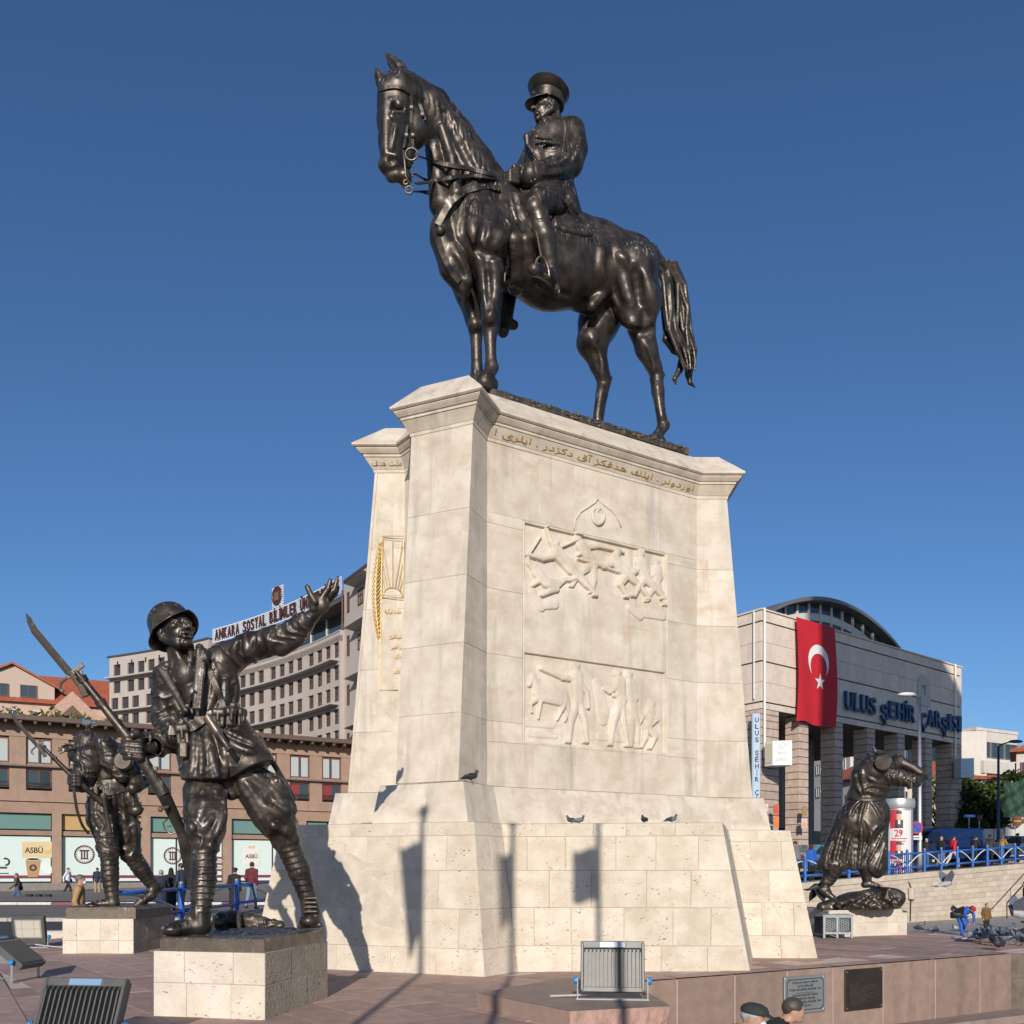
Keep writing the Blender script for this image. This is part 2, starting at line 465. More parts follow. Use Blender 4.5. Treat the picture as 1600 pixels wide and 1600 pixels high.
def stone_material(name, c1, c2, c3, pits=.6, tint=.06, bump=.35, veins=.5, rough=.8, stain=0.0):
	m = bpy.data.materials.new(name); m.use_nodes = True
	nt = m.node_tree; N = nt.nodes; L = nt.links; b = N['Principled BSDF']
	b.inputs['Roughness'].default_value = rough; b.inputs['Specular IOR Level'].default_value = .25
	geo = N.new('ShaderNodeNewGeometry'); oi = N.new('ShaderNodeObjectInfo')
	add = N.new('ShaderNodeVectorMath'); add.operation = 'ADD'
	sc = N.new('ShaderNodeVectorMath'); sc.operation = 'SCALE'; sc.inputs[3].default_value = 37.0
	cx = N.new('ShaderNodeCombineXYZ')
	for i in range(3): L.new(oi.outputs['Random'], cx.inputs[i])
	L.new(cx.outputs[0], sc.inputs[0]); L.new(geo.outputs['Position'], add.inputs[0]); L.new(sc.outputs[0], add.inputs[1])
	def noise(scale, detail=6, stretch=(1, 1, 1), lo=.35, hi=.65, own=True, dist=0.0):
		mp = N.new('ShaderNodeMapping'); mp.inputs['Scale'].default_value = stretch
		L.new(add.outputs[0] if own else geo.outputs['Position'], mp.inputs[0])
		n = N.new('ShaderNodeTexNoise'); n.inputs['Scale'].default_value = scale; n.inputs['Detail'].default_value = detail
		n.inputs['Roughness'].default_value = .6; n.inputs['Distortion'].default_value = dist
		L.new(mp.outputs[0], n.inputs['Vector'])
		r = N.new('ShaderNodeMapRange'); r.inputs[1].default_value = lo; r.inputs[2].default_value = hi
		L.new(n.outputs[0], r.inputs[0]); return r.outputs[0], n.outputs[0]
	def mixc(a, col, fac, mode='MIX'):
		x = N.new('ShaderNodeMix'); x.data_type = 'RGBA'; x.blend_type = mode
		if isinstance(a, tuple): x.inputs[6].default_value = (*a, 1)
		else: L.new(a, x.inputs[6])
		x.inputs[7].default_value = (*col, 1); L.new(fac, x.inputs[0]); return x.outputs[2]
	f1, _ = noise(2.6, 7); col = mixc(c1, c2, f1)
	f2, _ = noise(1.6, 8, (1, 1, 2.5), .55, .8, dist=.25)
	v = N.new('ShaderNodeMath'); v.operation = 'MULTIPLY'; v.inputs[1].default_value = veins; L.new(f2, v.inputs[0])
	col = mixc(col, c3, v.outputs[0])
	# open pores, lying in beds
	p1, _ = noise(20, 3, (1, 1, 2.2), .635, .67)
	p2, _ = noise(2.4, 3, (1, 1, 2.0), .47, .58)
	pm = N.new('ShaderNodeMath'); pm.operation = 'MULTIPLY'; L.new(p1, pm.inputs[0]); L.new(p2, pm.inputs[1])
	pp = N.new('ShaderNodeMath'); pp.operation = 'MULTIPLY'; pp.inputs[1].default_value = pits; L.new(pm.outputs[0], pp.inputs[0])
	col = mixc(col, (.16, .11, .075), pp.outputs[0])
	if stain > 0:
		# rain streaks running down, and rust-brown bloom
		st, _ = noise(1.0, 6, (4.5, 4.5, .45), .52, .78, own=False)
		sm = N.new('ShaderNodeMath'); sm.operation = 'MULTIPLY'; sm.inputs[1].default_value = stain; L.new(st, sm.inputs[0])
		col = mixc(col, (.30, .27, .235), sm.outputs[0])
		bl, _ = noise(1.3, 7, (1, 1, .9), .63, .80, own=False, dist=.4)
		bm = N.new('ShaderNodeMath'); bm.operation = 'MULTIPLY'; bm.inputs[1].default_value = stain; L.new(bl, bm.inputs[0])
		col = mixc(col, (.42, .25, .13), bm.outputs[0])
	r = N.new('ShaderNodeMapRange'); r.inputs[3].default_value = 1 - tint; r.inputs[4].default_value = 1 + tint; L.new(oi.outputs['Random'], r.inputs[0])
	hs = N.new('ShaderNodeHueSaturation'); L.new(r.outputs[0], hs.inputs['Value']); L.new(col, hs.inputs['Color'])
	L.new(hs.outputs[0], b.inputs['Base Color'])
	_, nb = noise(26, 7)
	sb = N.new('ShaderNodeMath'); sb.operation = 'SUBTRACT'; L.new(nb, sb.inputs[0]); L.new(pp.outputs[0], sb.inputs[1])
	bp = N.new('ShaderNodeBump'); bp.inputs['Strength'].default_value = bump; bp.inputs['Distance'].default_value = .02
	L.new(sb.outputs[0], bp.inputs['Height']); L.new(bp.outputs[0], b.inputs['Normal'])
	MATS[name] = m
	return m
TRAV = stone_material('travertine', (.655, .585, .485), (.53, .455, .355), (.46, .34, .22), pits=.95, tint=.055, bump=.4)
MARBLE = stone_material('pale_marble', (.635, .57, .48), (.51, .44, .35), (.45, .33, .21), pits=.0, tint=.045, bump=.22, veins=.75, rough=.62, stain=.75)
MORTAR = mat('mortar', (.56, .49, .40), .9, var=.2)

# ---------------------------------------------------------------- bronze figures
def V3(*a): return np.array(a, np.float32)
def axes(fwd, up):
	f = Vector(fwd).normalized(); u = Vector(up); u = (u - f * u.dot(f)).normalized(); s = f.cross(u)
	return f, u, s
def sculpt_head(F, c, fwd, up, H, k=.02, ears=True, open_mouth=False, skull=True):
	"""A head of height H: skull, brow, sockets, eyes, nose, lips, chin, cheekbones and ears."""
	f, u, s = axes(fwd, up); c = Vector(c)
	P = lambda a, b, d: c + f * (a * H) + s * (b * H) + u * (d * H)
	R = np.array([[f.x, s.x, u.x], [f.y, s.y, u.y], [f.z, s.z, u.z]])
	if skull: F.ell(P(-.04, 0, .10), (.42 * H, .335 * H, .40 * H), k, R=R)
	F.ell(P(.12, 0, -.13), (.27 * H, .255 * H, .36 * H), k * 1.5, R=R)
	for q in (-1, 1):
		F.cone(P(-.08, .25 * q, -.18), P(.20, .12 * q, -.40), .09 * H, .085 * H, k * 1.5)
		F.ell(P(.24, .20 * q, -.08), (.10 * H, .08 * H, .07 * H), k * 1.2, R=R)
	F.ell(P(.29, 0, -.43), (.10 * H, .11 * H, .075 * H), k, R=R)
	for q in (-1, 1):
		F.ell(P(.40, .13 * q, .015), (.10 * H, .09 * H, .055 * H), k * .8, 's', R=R)
		F.ell(P(.305, .13 * q, .01), (.065 * H, .07 * H, .05 * H), k * .2, R=R)
		F.cone(P(.345, .05 * q, .085), P(.27, .23 * q, .07), .035 * H, .03 * H, k * .7)
		F.cone(P(.345, .06 * q, .045), P(.28, .21 * q, .035), .014 * H, .012 * H, k * .3)
		F.cone(P(.36, .10 * q, -.15), P(.33, .15 * q, -.30), .02 * H, .02 * H, k)
	F.cone(P(.36, 0, .05), P(.475, 0, -.135), .035 * H, .055 * H, k * .8)
	for q in (-1, 1): F.ell(P(.425, .055 * q, -.15), (.045 * H, .035 * H, .035 * H), k * .5, R=R)
	F.cone(P(.375, -.085, -.245), P(.375, .085, -.245), .028 * H, .028 * H, k * .5)
	F.cone(P(.36, -.075, -.315), P(.36, .075, -.315), .032 * H, .032 * H, k * .5)
	if open_mouth: F.ell(P(.42, 0, -.28), (.09 * H, .075 * H, .028 * H), k * .4, 's', R=R)
	else: F.cone(P(.415, -.09, -.28), P(.415, .09, -.28), .012 * H, .012 * H, k * .4, 's')
	if ears:
		for q in (-1, 1):
			F.ell(P(-.06, .325 * q, -.04), (.085 * H, .045 * H, .135 * H), k * .5, R=R)
			F.ell(P(-.04, .365 * q, -.02), (.045 * H, .035 * H, .075 * H), k * .4, 's', R=R)
def helmet_mesh(c, fwd, up, R0, parent, squash=.92, rim=1.0):
	"""A steel helmet: dome, flared skirt deeper at the back, vent lugs; built as a lathe-like shell with an open underside."""
	f, u, s = axes(fwd, up); c = Vector(c); n = 48; mb = MB()
	def ring(rad, z, flare=0.0, dip=0.0, front=1.0):
		out = []
		for k in range(n):
			a = 2 * math.pi * k / n; ca, sa = math.cos(a), math.sin(a)
			lx = rad * (1.12 + flare * (.28 if ca > 0 else .10)) * ca * (front if ca > 0 else 1); ly = rad * (.98 + flare * .10) * sa
			lz = z - dip * (max(0, -ca) ** .7 * 1.0 + abs(sa) * .75 - max(0, ca) * .10)
			out.append(c + f * lx + s * ly + u * lz)
		return out
	r = R0
	rings = [ring(r * math.cos(t), r * squash * math.sin(t)) for t in (1.53, 1.3, 1.05, .8, .55, .3, .1)]
	rings += [ring(r, -.10 * r, 0, .10 * r), ring(r * 1.0, -.22 * r, .2, .28 * r), ring(r * 1.05, -.30 * r, 1.0 * rim, .40 * r),
			ring(r * 1.10, -.36 * r, 1.35 * rim, .46 * r), ring(r * 1.09, -.41 * r, 1.3 * rim, .46 * r), ring(r * .97, -.34 * r, .6 * rim, .36 * r), ring(r * .9, -.1 * r, 0, .1 * r),
			ring(r * .8, .2 * r), ring(r * .4, .6 * r)]
	mb.loft(rings[::-1])
	for q in (-1, 1):
		p = c + f * (.35 * r) + s * (.93 * q * r) + u * (.22 * r)
		mb.lathe([(.001, 0), (.1 * r, 0), (.1 * r, .14 * r), (.05 * r, .17 * r), (.001, .17 * r)], p - s * q * .06 * r, 10,
				Matrix((f, u, s * q)).transposed())
		p2 = c + f * (.05 * r) + s * (.96 * q * r) + u * (.20 * r)
		mb.ell(p2, (.05 * r,) * 3, 8, 5)
	return mb.build('helmet', BRONZE, parent, smooth=True, sharp=50)
def strap(parent, name, pts, w, t=.012, nrm=(0, -1, 0), m=None):
	"""a flat leather band along points, its broad side towards nrm"""
	pts = [Vector(p) for p in pts]; fine = []
	for i in range(len(pts) - 1):
		p0, p1, p2, p3 = pts[max(i - 1, 0)], pts[i], pts[i + 1], pts[min(i + 2, len(pts) - 1)]
		for j in range(5):
			a = j / 5
			fine.append(.5 * ((2 * p1) + (p2 - p0) * a + (2 * p0 - 5 * p1 + 4 * p2 - p3) * a * a + (3 * p1 - p0 - 3 * p2 + p3) * a ** 3))
	fine.append(pts[-1]); rings = []; nv = Vector(nrm).normalized()
	for i, p in enumerate(fine):
		d = (fine[min(i + 1, len(fine) - 1)] - fine[max(i - 1, 0)]).normalized()
		x = d.cross(nv).normalized() * (w / 2); y = x.cross(d).normalized() * (t / 2)
		rings.append([p - x - y, p + x - y, p + x + y, p - x + y])
	mb = MB(); mb.loft(rings)
	return mb.build(name, m or BRONZE, parent)
def snapped(F, pts, lift=.012):
	out = []; last = None
	for x, y in pts:
		d = F.hit(x, y) or last
		if d is None: continue
		last = d; out.append(at(x, y, d - lift))
	return out
def rifle_mesh(parent, pts, sc, tip, label=None, nrm=(0, -1, 0)):
	"""rifle along pts [muzzle, fore hand, receiver, wrist, butt]; fixed bayonet to tip"""
	F = [Vector(p) for p in pts]
	mb = MB()
	mz, fh, rc, wr, bt = F
	def oval(p0, p1, w0, h0, w1, h1):
		d = (p1 - p0).normalized(); y = Vector(nrm).normalized(); x = d.cross(y).normalized(); y = x.cross(d)
		ring = lambda p, w, h: [p + x * (math.cos(a) * h) + y * (math.sin(a) * w) for a in [2 * math.pi * k / 12 for k in range(12)]]
		mb.loft([ring(p0, w0, h0), ring(p1, w1, h1)])
	oval(mz, mz.lerp(fh, .12), .016 * sc, .016 * sc, .018 * sc, .018 * sc)
	oval(mz.lerp(fh, .10), fh, .026 * sc, .028 * sc, .032 * sc, .038 * sc)
	oval(fh, rc, .032 * sc, .040 * sc, .036 * sc, .052 * sc)
	oval(rc, wr, .036 * sc, .052 * sc, .030 * sc, .042 * sc)
	d2 = (bt - wr)
	oval(wr, wr + d2 * .35, .030 * sc, .042 * sc, .034 * sc, .062 * sc)
	oval(wr + d2 * .35, bt, .034 * sc, .062 * sc, .036 * sc, .098 * sc)
	d = (rc - fh).normalized(); y = Vector(nrm).normalized(); x = d.cross(y).normalized()
	for q in (.12, .45, .97):
		p = mz.lerp(fh, q); oval(p - d * .022 * sc, p + d * .022 * sc, .036 * sc, .042 * sc, .036 * sc, .042 * sc)
	# rear sight, bolt handle, front sight
	p = fh.lerp(rc, .55) - x * .05 * sc
	mb.box(p, (.03 * sc,) * 3); mb.box(mz.lerp(fh, .05) - x * .03 * sc, (.012 * sc, .012 * sc, .035 * sc))
	b0 = rc.lerp(wr, .35); mb.tube([b0, b0 + y * .07 * sc - x * .01 * sc, b0 + y * .10 * sc + x * .03 * sc], .011 * sc); mb.ell(b0 + y * .105 * sc + x * .04 * sc, (.02 * sc,) * 3, 8, 6)
	# trigger guard
	c = rc.lerp(wr, .75) + x * .05 * sc
	mb.tube([c - d * .06 * sc, c - d * .05 * sc + x * .045 * sc, c + x * .06 * sc, c + d * .05 * sc + x * .04 * sc, c + d * .06 * sc], .007 * sc, 6)
	mb.tube([c, c + x * .035 * sc - d * .01 * sc], .006 * sc, 6)
	ro = mb.build('rifle', BRONZE, parent, smooth=True, sharp=40)
	# bayonet: blade with ridge, cross-guard with hooked quillon, grip under the barrel
	mb = MB(); tip = Vector(tip); g = mz + (mz - fh).normalized() * 0.0
	dd = (tip - g).normalized(); y = Vector(nrm).normalized(); xx = dd.cross(y).normalized(); yy = xx.cross(dd)
	off = xx * -.045 * sc
	def blade(p, w, t): return [p - xx * w, p + yy * t, p + xx * w, p - yy * t]
	L = (tip - g).length
	mb.loft([blade(g + off, .030 * sc, .030 * sc), blade(g + off * .8 + dd * L * .75, .028 * sc, .028 * sc), blade(tip - dd * L * .1 + off * .3, .022 * sc, .02 * sc), blade(tip, .002 * sc, .002 * sc)])
	mb.bar(g + off * 1.3 - xx * .02 * sc, g - off * 1.2 + xx * .02 * sc, .03 * sc, .022 * sc, up=yy)
	mb.tube([g + off * 1.3, g + off * 1.3 - xx * .09 * sc, g + off * 1.3 - xx * .12 * sc - dd * .03 * sc, g + off * 1.3 - xx * .115 * sc - dd * .06 * sc], [.012 * sc, .012 * sc, .012 * sc, .016 * sc], 8)
	gr = [g + off * .9, g + off * .95 - dd * .10 * sc, g + off * 1.2 - dd * .19 * sc - xx * .012 * sc]
	mb.tube(gr, [.022 * sc, .026 * sc, .030 * sc], 8)
	mb.build('bayonet', BRONZE, ro)
	return ro

def soldier_pointing():
	D0 = 9.1
	root = thing('soldier_statue', 'helmeted bronze soldier statue with outstretched arm, rifle with bayonet in his other hand', 'statue',
				at(375, 1470, D0), 'bronze statues around the monument')
	q = D0 / FPX
	P = lambda x, y, D=D0: np.array(at(x, y, D), np.float32)
	r = lambda px: px * q * .925
	F = Field((-4.0, 8.3, .62), (-1.62, 10.1, 4.5), .0102)
	cl = dict(fold=(.016, 22, (1, 0, .5), .3))
	# trunk and jacket
	F.cone(P(325, 1190, 9.25), P(322, 1120, 9.2), r(46), r(46), .04, sq=.72, fold=(.012, 24, (1, 0, .2), 1.0))
	F.cone(P(322, 1125, 9.2), P(310, 1068, 9.15), r(46), r(50), .06, sq=.68, fold=(.016, 20, (.9, 0, .5), .3))
	F.cone(P(270, 1068, 9.08), P(345, 1042, 9.2), r(27), r(32), .07, sq=.85, fold=(.010, 25, (1, 0, -.6), .2))
	F.cone(P(345, 1046, 9.2), P(352, 1110, 9.22), r(25), r(24), .06, fold=(.018, 26, (1, 0, 0), .8))
	F.cone(P(262, 1075, 9.1), P(268, 1130, 9.15), r(22), r(20), .05, fold=(.014, 24, (1, 0, .1), .8))
	# jacket skirts, cut at the hem
	F.cone(P(305, 1140, 9.16), P(322, 1215, 9.04), r(38), r(41), .05, sq=.9, fold=(.007, 20, (1, 0, .1), 2.2))
	F.cone(P(345, 1135, 9.2), P(390, 1195, 9.18), r(42), r(42), .05, sq=.9, fold=(.007, 20, (1, 0, -.6), 1.2))
	F.cone(P(290, 1150, 9.2), P(300, 1208, 9.15), r(18), r(14), .05)
	F.box(P(318, 1260, 9.1), (r(60), .7, r(43)), .008, 's')
	F.box(P(398, 1242, 9.2), (r(55), .7, r(38)), .008, 's', R=Matrix.Rotation(math.radians(-27), 3, 'Y'))
	def ridge(pts, D, w, k=.035): F.drape([p[:2] for p in pts], w, k)
	# long pulled folds of the jacket, then of the breeches
	for pts, D, w in (([(340, 1056), (334, 1085), (324, 1112)], 8.93, 6), ([(352, 1060), (352, 1090), (343, 1108)], 8.96, 6), ([(322, 1062), (318, 1090), (310, 1116)], 8.88, 5),
					([(366, 1050), (368, 1080), (366, 1106)], 9.06, 6), ([(270, 1085), (282, 1112), (292, 1128)], 8.93, 5), ([(252, 1085), (258, 1112), (268, 1130)], 8.95, 5),
					([(302, 1146), (304, 1180), (298, 1212)], 8.86, 6), ([(322, 1140), (330, 1178), (340, 1212)], 8.88, 7), ([(345, 1150), (352, 1180), (352, 1212)], 8.9, 6),
					([(340, 1148), (372, 1168), (398, 1176)], 8.95, 6), ([(352, 1142), (386, 1158), (404, 1166)], 8.98, 5), ([(312, 1150), (316, 1180), (314, 1214)], 8.86, 5)):
		ridge(pts, D, w)
	# open collar: bare chest between the lapels
	F.cone(P(292, 1050, 8.83), P(300, 1098, 8.87), r(16), r(5), .02, 's')
	F.ell(P(292, 1055, 9.02), (r(26), r(24), r(32)), .02)
	F.ell(P(303, 1085, 9.0), (r(20), r(18), r(22)), .02)
	for dx in (0, 5, 10):
		F.cone(P(250 + dx, 1046 + dx * .4, 8.93), P(288 + dx * .4, 1110, 8.83), r(4.5), r(3), .012)
		F.cone(P(310 + dx, 1016 + dx * .9, 8.95), P(303 + dx * .9, 1106, 8.82), r(4.5), r(3), .012)
	F.cone(P(245, 1048, 8.98), P(262, 1040, 8.95), r(7), r(8), .015)
	F.cone(P(312, 1012, 9.0), P(322, 1030, 8.98), r(7), r(8), .015)
	# neck with cords
	F.cone(P(284, 1050, 9.08), P(277, 1005, 9.02), r(20), r(18), .04)
	F.cone(P(296, 1056, 8.95), P(270, 1008, 8.93), r(5), r(6), .03); F.cone(P(300, 1050, 8.97), P(298, 1012, 8.93), r(5), r(5), .03)
	# thighs in breeches (the hem shows as a step)
	F.cone(P(320, 1205, 9.16), P(321, 1292, 8.92), r(31), r(33), .008, sq=.95, fold=(.006, 15, (1, 0, -.5), .4))
	for pts, D, w in (([(352, 1236), (338, 1272), (312, 1300)], 8.80, 7), ([(345, 1228), (322, 1256), (306, 1290)], 8.84, 6), ([(303, 1226), (297, 1262), (302, 1298)], 8.84, 6), ([(348, 1268), (340, 1296), (322, 1318)], 8.74, 6),
					([(298, 1290), (312, 1316), (334, 1324)], 8.72, 5), ([(350, 1250), (346, 1284), (336, 1308)], 8.82, 5)):
		ridge(pts, D, w, .05)
	F.cone(P(321, 1270, 8.95), P(320, 1318, 8.88), r(33), r(25), .05, fold=(.012, 22, (1, 0, 1), .1))
	F.cone(P(298, 1235, 9.05), P(304, 1290, 8.92), r(13), r(12), .05)
	F.cone(P(375, 1195, 9.28), P(425, 1275, 9.4), r(35), r(33), .008, sq=.95, fold=(.006, 15, (1, 0, .7), 1.4))
	F.cone(P(425, 1270, 9.4), P(447, 1312, 9.48), r(33), r(25), .05, fold=(.012, 22, (1, 0, -1), .1))
	F.cone(P(432, 1225, 9.32), P(450, 1285, 9.4), r(14), r(15), .06)
	F.cone(P(350, 1215, 9.2), P(362, 1240, 9.2), r(20), r(12), .04)
	for pts, D, w in (([(384, 1222), (408, 1258), (430, 1300)], 9.12, 7), ([(398, 1210), (428, 1236), (452, 1272)], 9.10, 7), ([(412, 1206), (440, 1228), (462, 1268)], 9.16, 6), ([(416, 1260), (440, 1276), (462, 1300)], 9.24, 6),
					([(376, 1226), (400, 1266), (424, 1308)], 9.2, 5), ([(428, 1290), (446, 1298), (466, 1314)], 9.3, 5)):
		ridge(pts, D, w, .05)
	# lower legs wound with puttees
	F.cone(P(319, 1325, 8.87), P(318, 1378, 8.84), r(20), r(21), .012, ring=(5, .014, .18))
	F.cone(P(318, 1378, 8.84), P(313, 1428, 8.78), r(21), r(15), .006, ring=(5, .014, .18))
	F.cone(P(449, 1318, 9.48), P(468, 1362, 9.55), r(21), r(20), .012, ring=(5, .014, -.2))
	F.cone(P(468, 1362, 9.55), P(482, 1408, 9.6), r(20), r(14), .006, ring=(5, .014, -.2))
	# boots
	F.cone(P(313, 1425, 8.78), P(314, 1446, 8.78), r(16), r(16), .02)
	F.cone(P(316, 1447, 8.8), P(278, 1450, 8.68), r(14), r(13), .03); F.ell(P(270, 1452, 8.66), (r(18), r(20), r(10)), .03)
	F.cone(P(258, 1463, 8.66), P(326, 1462, 8.8), r(6), r(6), .01)
	F.cone(P(300, 1432, 8.72), P(275, 1446, 8.66), r(3), r(3), .02)
	F.cone(P(482, 1405, 9.6), P(486, 1428, 9.55), r(15), r(17), .02); F.ell(P(485, 1438, 9.5), (r(19), r(26), r(14)), .02)
	F.cone(P(470, 1447, 9.45), P(500, 1445, 9.45), r(5), r(5), .015)
	for i in range(5): F.cone(P(476, 1404 + i * 7, 9.45 - i * .01), P(494, 1403 + i * 7, 9.45 - i * .01), r(2.2), r(2.2), .008)
	# raised arm: sleeve, cuff, forearm, open hand
	F.chain([(P(345, 1035, 9.2), r(29)), (P(388, 1012, 9.15), r(25)), (P(432, 999, 9.05), r(23))], .04, fold=(.011, 18, (1, 0, -.1), .9))
	for pts in ([(372, 1000), (366, 1020), (376, 1040)], [(398, 992), (392, 1012), (400, 1034)], [(414, 990), (424, 1012), (420, 1026)], [(440, 984), (452, 1004), (444, 1020)], [(384, 996), (386, 1016), (392, 1034)]): ridge(pts, 8.94, 5, .03)
	F.chain([(P(432, 1001, 9.05), r(22)), (P(462, 985, 8.98), r(20)), (P(474, 974, 8.95), r(19))], .03, fold=(.012, 30, (1, 0, .6), .1))
	F.cone(P(440, 1014, 9.03), P(466, 1000, 8.97), r(13), r(11), .03)
	F.cone(P(470, 982, 8.96), P(492, 958, 8.92), r(13), r(11), .01)
	F.ell(P(500, 944, 8.9), (r(16), r(9), r(17)), .02)
	F.cone(P(490, 950, 8.86), P(488, 940, 8.84), r(7), r(6), .015)
	fin = [([(492, 940), (485, 928), (480, 917)], 5.2, 8.82), ([(503, 934), (513, 919), (516, 907)], 4.6, 8.88), ([(508, 937), (522, 922), (526, 908)], 4.5, 8.92),
		([(511, 942), (524, 929), (528, 918)], 4.3, 8.97), ([(510, 948), (518, 938), (523, 930)], 3.8, 9.0)]
	for pts, w, D in fin:
		F.chain([(P(a, b, D), r(w * (1 - .1 * i))) for i, (a, b) in enumerate(pts)], .012)
	# rifle arm: sleeve, cuff, fist closed round the fore-end
	F.chain([(P(262, 1066, 9.08), r(25)), (P(256, 1120, 9.1), r(20)), (P(272, 1152, 9.05), r(22))], .04, fold=(.012, 26, (.3, 0, 1), .5))
	F.chain([(P(274, 1154, 9.03), r(23)), (P(250, 1160, 8.9), r(22)), (P(233, 1165, 8.82), r(22))], .03, fold=(.012, 30, (1, 0, .3), 1.5))
	F.cone(P(226, 1166, 8.76), P(238, 1166, 8.8), r(15), r(16), .01, 's')
	F.cone(P(236, 1167, 8.8), P(212, 1166, 8.72), r(12), r(13), .015)
	F.ell(P(209, 1166, 8.72), (r(16), r(17), r(19)), .02)
	for i, (yy, xx) in enumerate(((1156, 200), (1165, 198), (1174, 199), (1182, 203))):
		F.chain([(P(219, yy + 2, 8.62), r(5.4)), (P(xx, yy, 8.59), r(5.4)), (P(xx - 7, yy + 2, 8.66), r(5))], .010)
	F.chain([(P(222, 1153, 8.64), r(6)), (P(213, 1146, 8.58), r(6.5)), (P(207, 1149, 8.55), r(5.5))], .012)
	# head turned to the viewer's right, chin up
	sculpt_head(F, P(273, 984, 8.96), (.76, -.58, .26), (-.22, .10, 1), r(82), k=.013, open_mouth=True)
	F.mesh('figure', BRONZE, root)
	helmet_mesh(P(263, 971, 9.01), (.78, -.50, .42), (-.40, .20, 1), r(33), root, rim=.85)
	ro = rifle_mesh(root, [P(118, 1048, 8.58), P(206, 1160, 8.66), P(256, 1242, 8.78), P(284, 1300, 8.98), P(312, 1385, 9.2)], 1.28, P(40, 958, 8.5))
	# belt, pouches, grenade, scabbard, straps
	def pouch(x, y, D, w, h, d, rz, tilt=0):
		R = Matrix.Rotation(rz, 3, 'Z') @ Matrix.Rotation(tilt, 3, 'Y')
		c = Vector(P(x, y, (F.hit(x, y) or D) - r(d) * .25)); A = np.array(R)
		G = Field(tuple(c - Vector((.22, .22, .25))), tuple(c + Vector((.22, .22, .25))), .009)
		G.box(c, (r(w) / 2, r(d) / 2, r(h) / 2), .01, R=A, rd=.03); G.box(c + R @ Vector((0, -.012, r(h * .26))), (r(w) * .55, r(d) * .52, r(h) * .22), .012, R=A, rd=.03)
		for u in (-.28, .28): G.cone(c + R @ Vector((r(w) * u, -r(d) * .55, r(h) * .05)), c + R @ Vector((r(w) * u, -r(d) * .55, -r(h) * .45)), .012, .010, .02, 's')
		G.box(c + R @ Vector((0, -r(d) * .56, r(h * .05))), (r(2), .012, r(h * .24)), .006, R=A, rd=.005)
		return G.mesh('ammunition_pouch', BRONZE, root)
	pouch(286, 1148, 8.80, 21, 36, 15, .15, -.1); pouch(342, 1122, 8.82, 21, 32, 16, .1, .05); pouch(360, 1121, 8.86, 17, 33, 16, .5, 0); pouch(376, 1122, 8.96, 16, 33, 16, .9, 0)
	strap(root, 'belt', snapped(F, [(264, 1141), (272, 1142), (286, 1140), (300, 1136), (312, 1128), (322, 1121), (336, 1116), (350, 1112), (362, 1110), (374, 1108)], .02), r(15), .03, (0, -1, .1))
	strap(root, 'shoulder_strap', snapped(F, [(314, 1018), (320, 1030), (327, 1046), (333, 1062), (340, 1078), (346, 1094), (351, 1110)], .012), r(9), .02, (0, -1, 0.1))
	strap(root, 'haversack_strap', snapped(F, [(306, 1080), (298, 1092), (292, 1104), (286, 1118), (282, 1132)], .012), r(6), .016)
	mb = MB(); a, b = Vector(P(324, 1120, 8.76)), Vector(P(359, 1172, 8.73)); d = (b - a)
	mb.tube([a, a + d * .45, a + d * .5, a + d * .58, b - d * .04, b], [r(8), r(8.5), r(8), r(5), r(5), r(6)], 14)
	mb.build('stick_grenade', BRONZE, root, smooth=True, sharp=40)
	mb = MB(); a, b = Vector(P(402, 1152, 9.22)), Vector(P(463, 1251, 9.5)); d = b - a
	mb.tube([a, a + d * .12, a + d * .13, a + d * .97, b], [r(8), r(7), r(6), r(3.2), r(2)], 10)
	mb.build('scabbard', BRONZE, root, smooth=True, sharp=40)
	mb = MB(); mb.box(P(287, 1172, 8.82), (r(12), r(8), r(24)), bev=.01); mb.build('bayonet_frog', BRONZE, root)
	# plinth of cast ground with an abandoned pack
	mb = MB(); z0 = .632
	base = [at(250, 1490, 8.62), at(413, 1494, 8.42), at(506, 1476, 9.75), at(372, 1466, 10.1)]
	base = [(p.x, p.y) for p in base]
	c = (sum(p[0] for p in base) / 4, sum(p[1] for p in base) / 4)
	ins = lambda s_: [(c[0] + (p[0] - c[0]) * s_, c[1] + (p[1] - c[1]) * s_) for p in base]
	mb.loft([[(x, y, z) for x, y in ins(s_)] for s_, z in ((1, z0), (1, z0 + .105), (.985, z0 + .125), (.95, z0 + .135))])
	mb.build('statue_base', BRONZE, root)
	G = Field((-3.5, 8.4, z0 + .06), (-2.0, 10.1, z0 + .5), .0125)
	G.ell((c[0], c[1] + .1, z0 + .1), (.52, .62, .07), .05, fold=(.012, 16, (1, .6, 0), .2))
	G.cone(P(346, 1440, 9.5), P(365, 1437, 9.6), r(17), r(17), .03, fold=(.008, 30, (1, 0, .4), 0)); G.cone(P(384, 1438, 9.65), P(440, 1446, 9.7), r(14), r(8), .04, fold=(.012, 26, (.3, 0, 1), 2))
	G.cone(P(372, 1425, 9.5), P(374, 1452, 9.4), r(4), r(4), .008)
	G.ell(P(300, 1468, 8.9), (r(50), r(30), r(8)), .03, fold=(.01, 24, (1, 1, 0), 1)); G.ell(P(452, 1456, 9.6), (r(30), r(20), r(8)), .03)
	G.mesh('cast_ground', BRONZE, root)
	return root

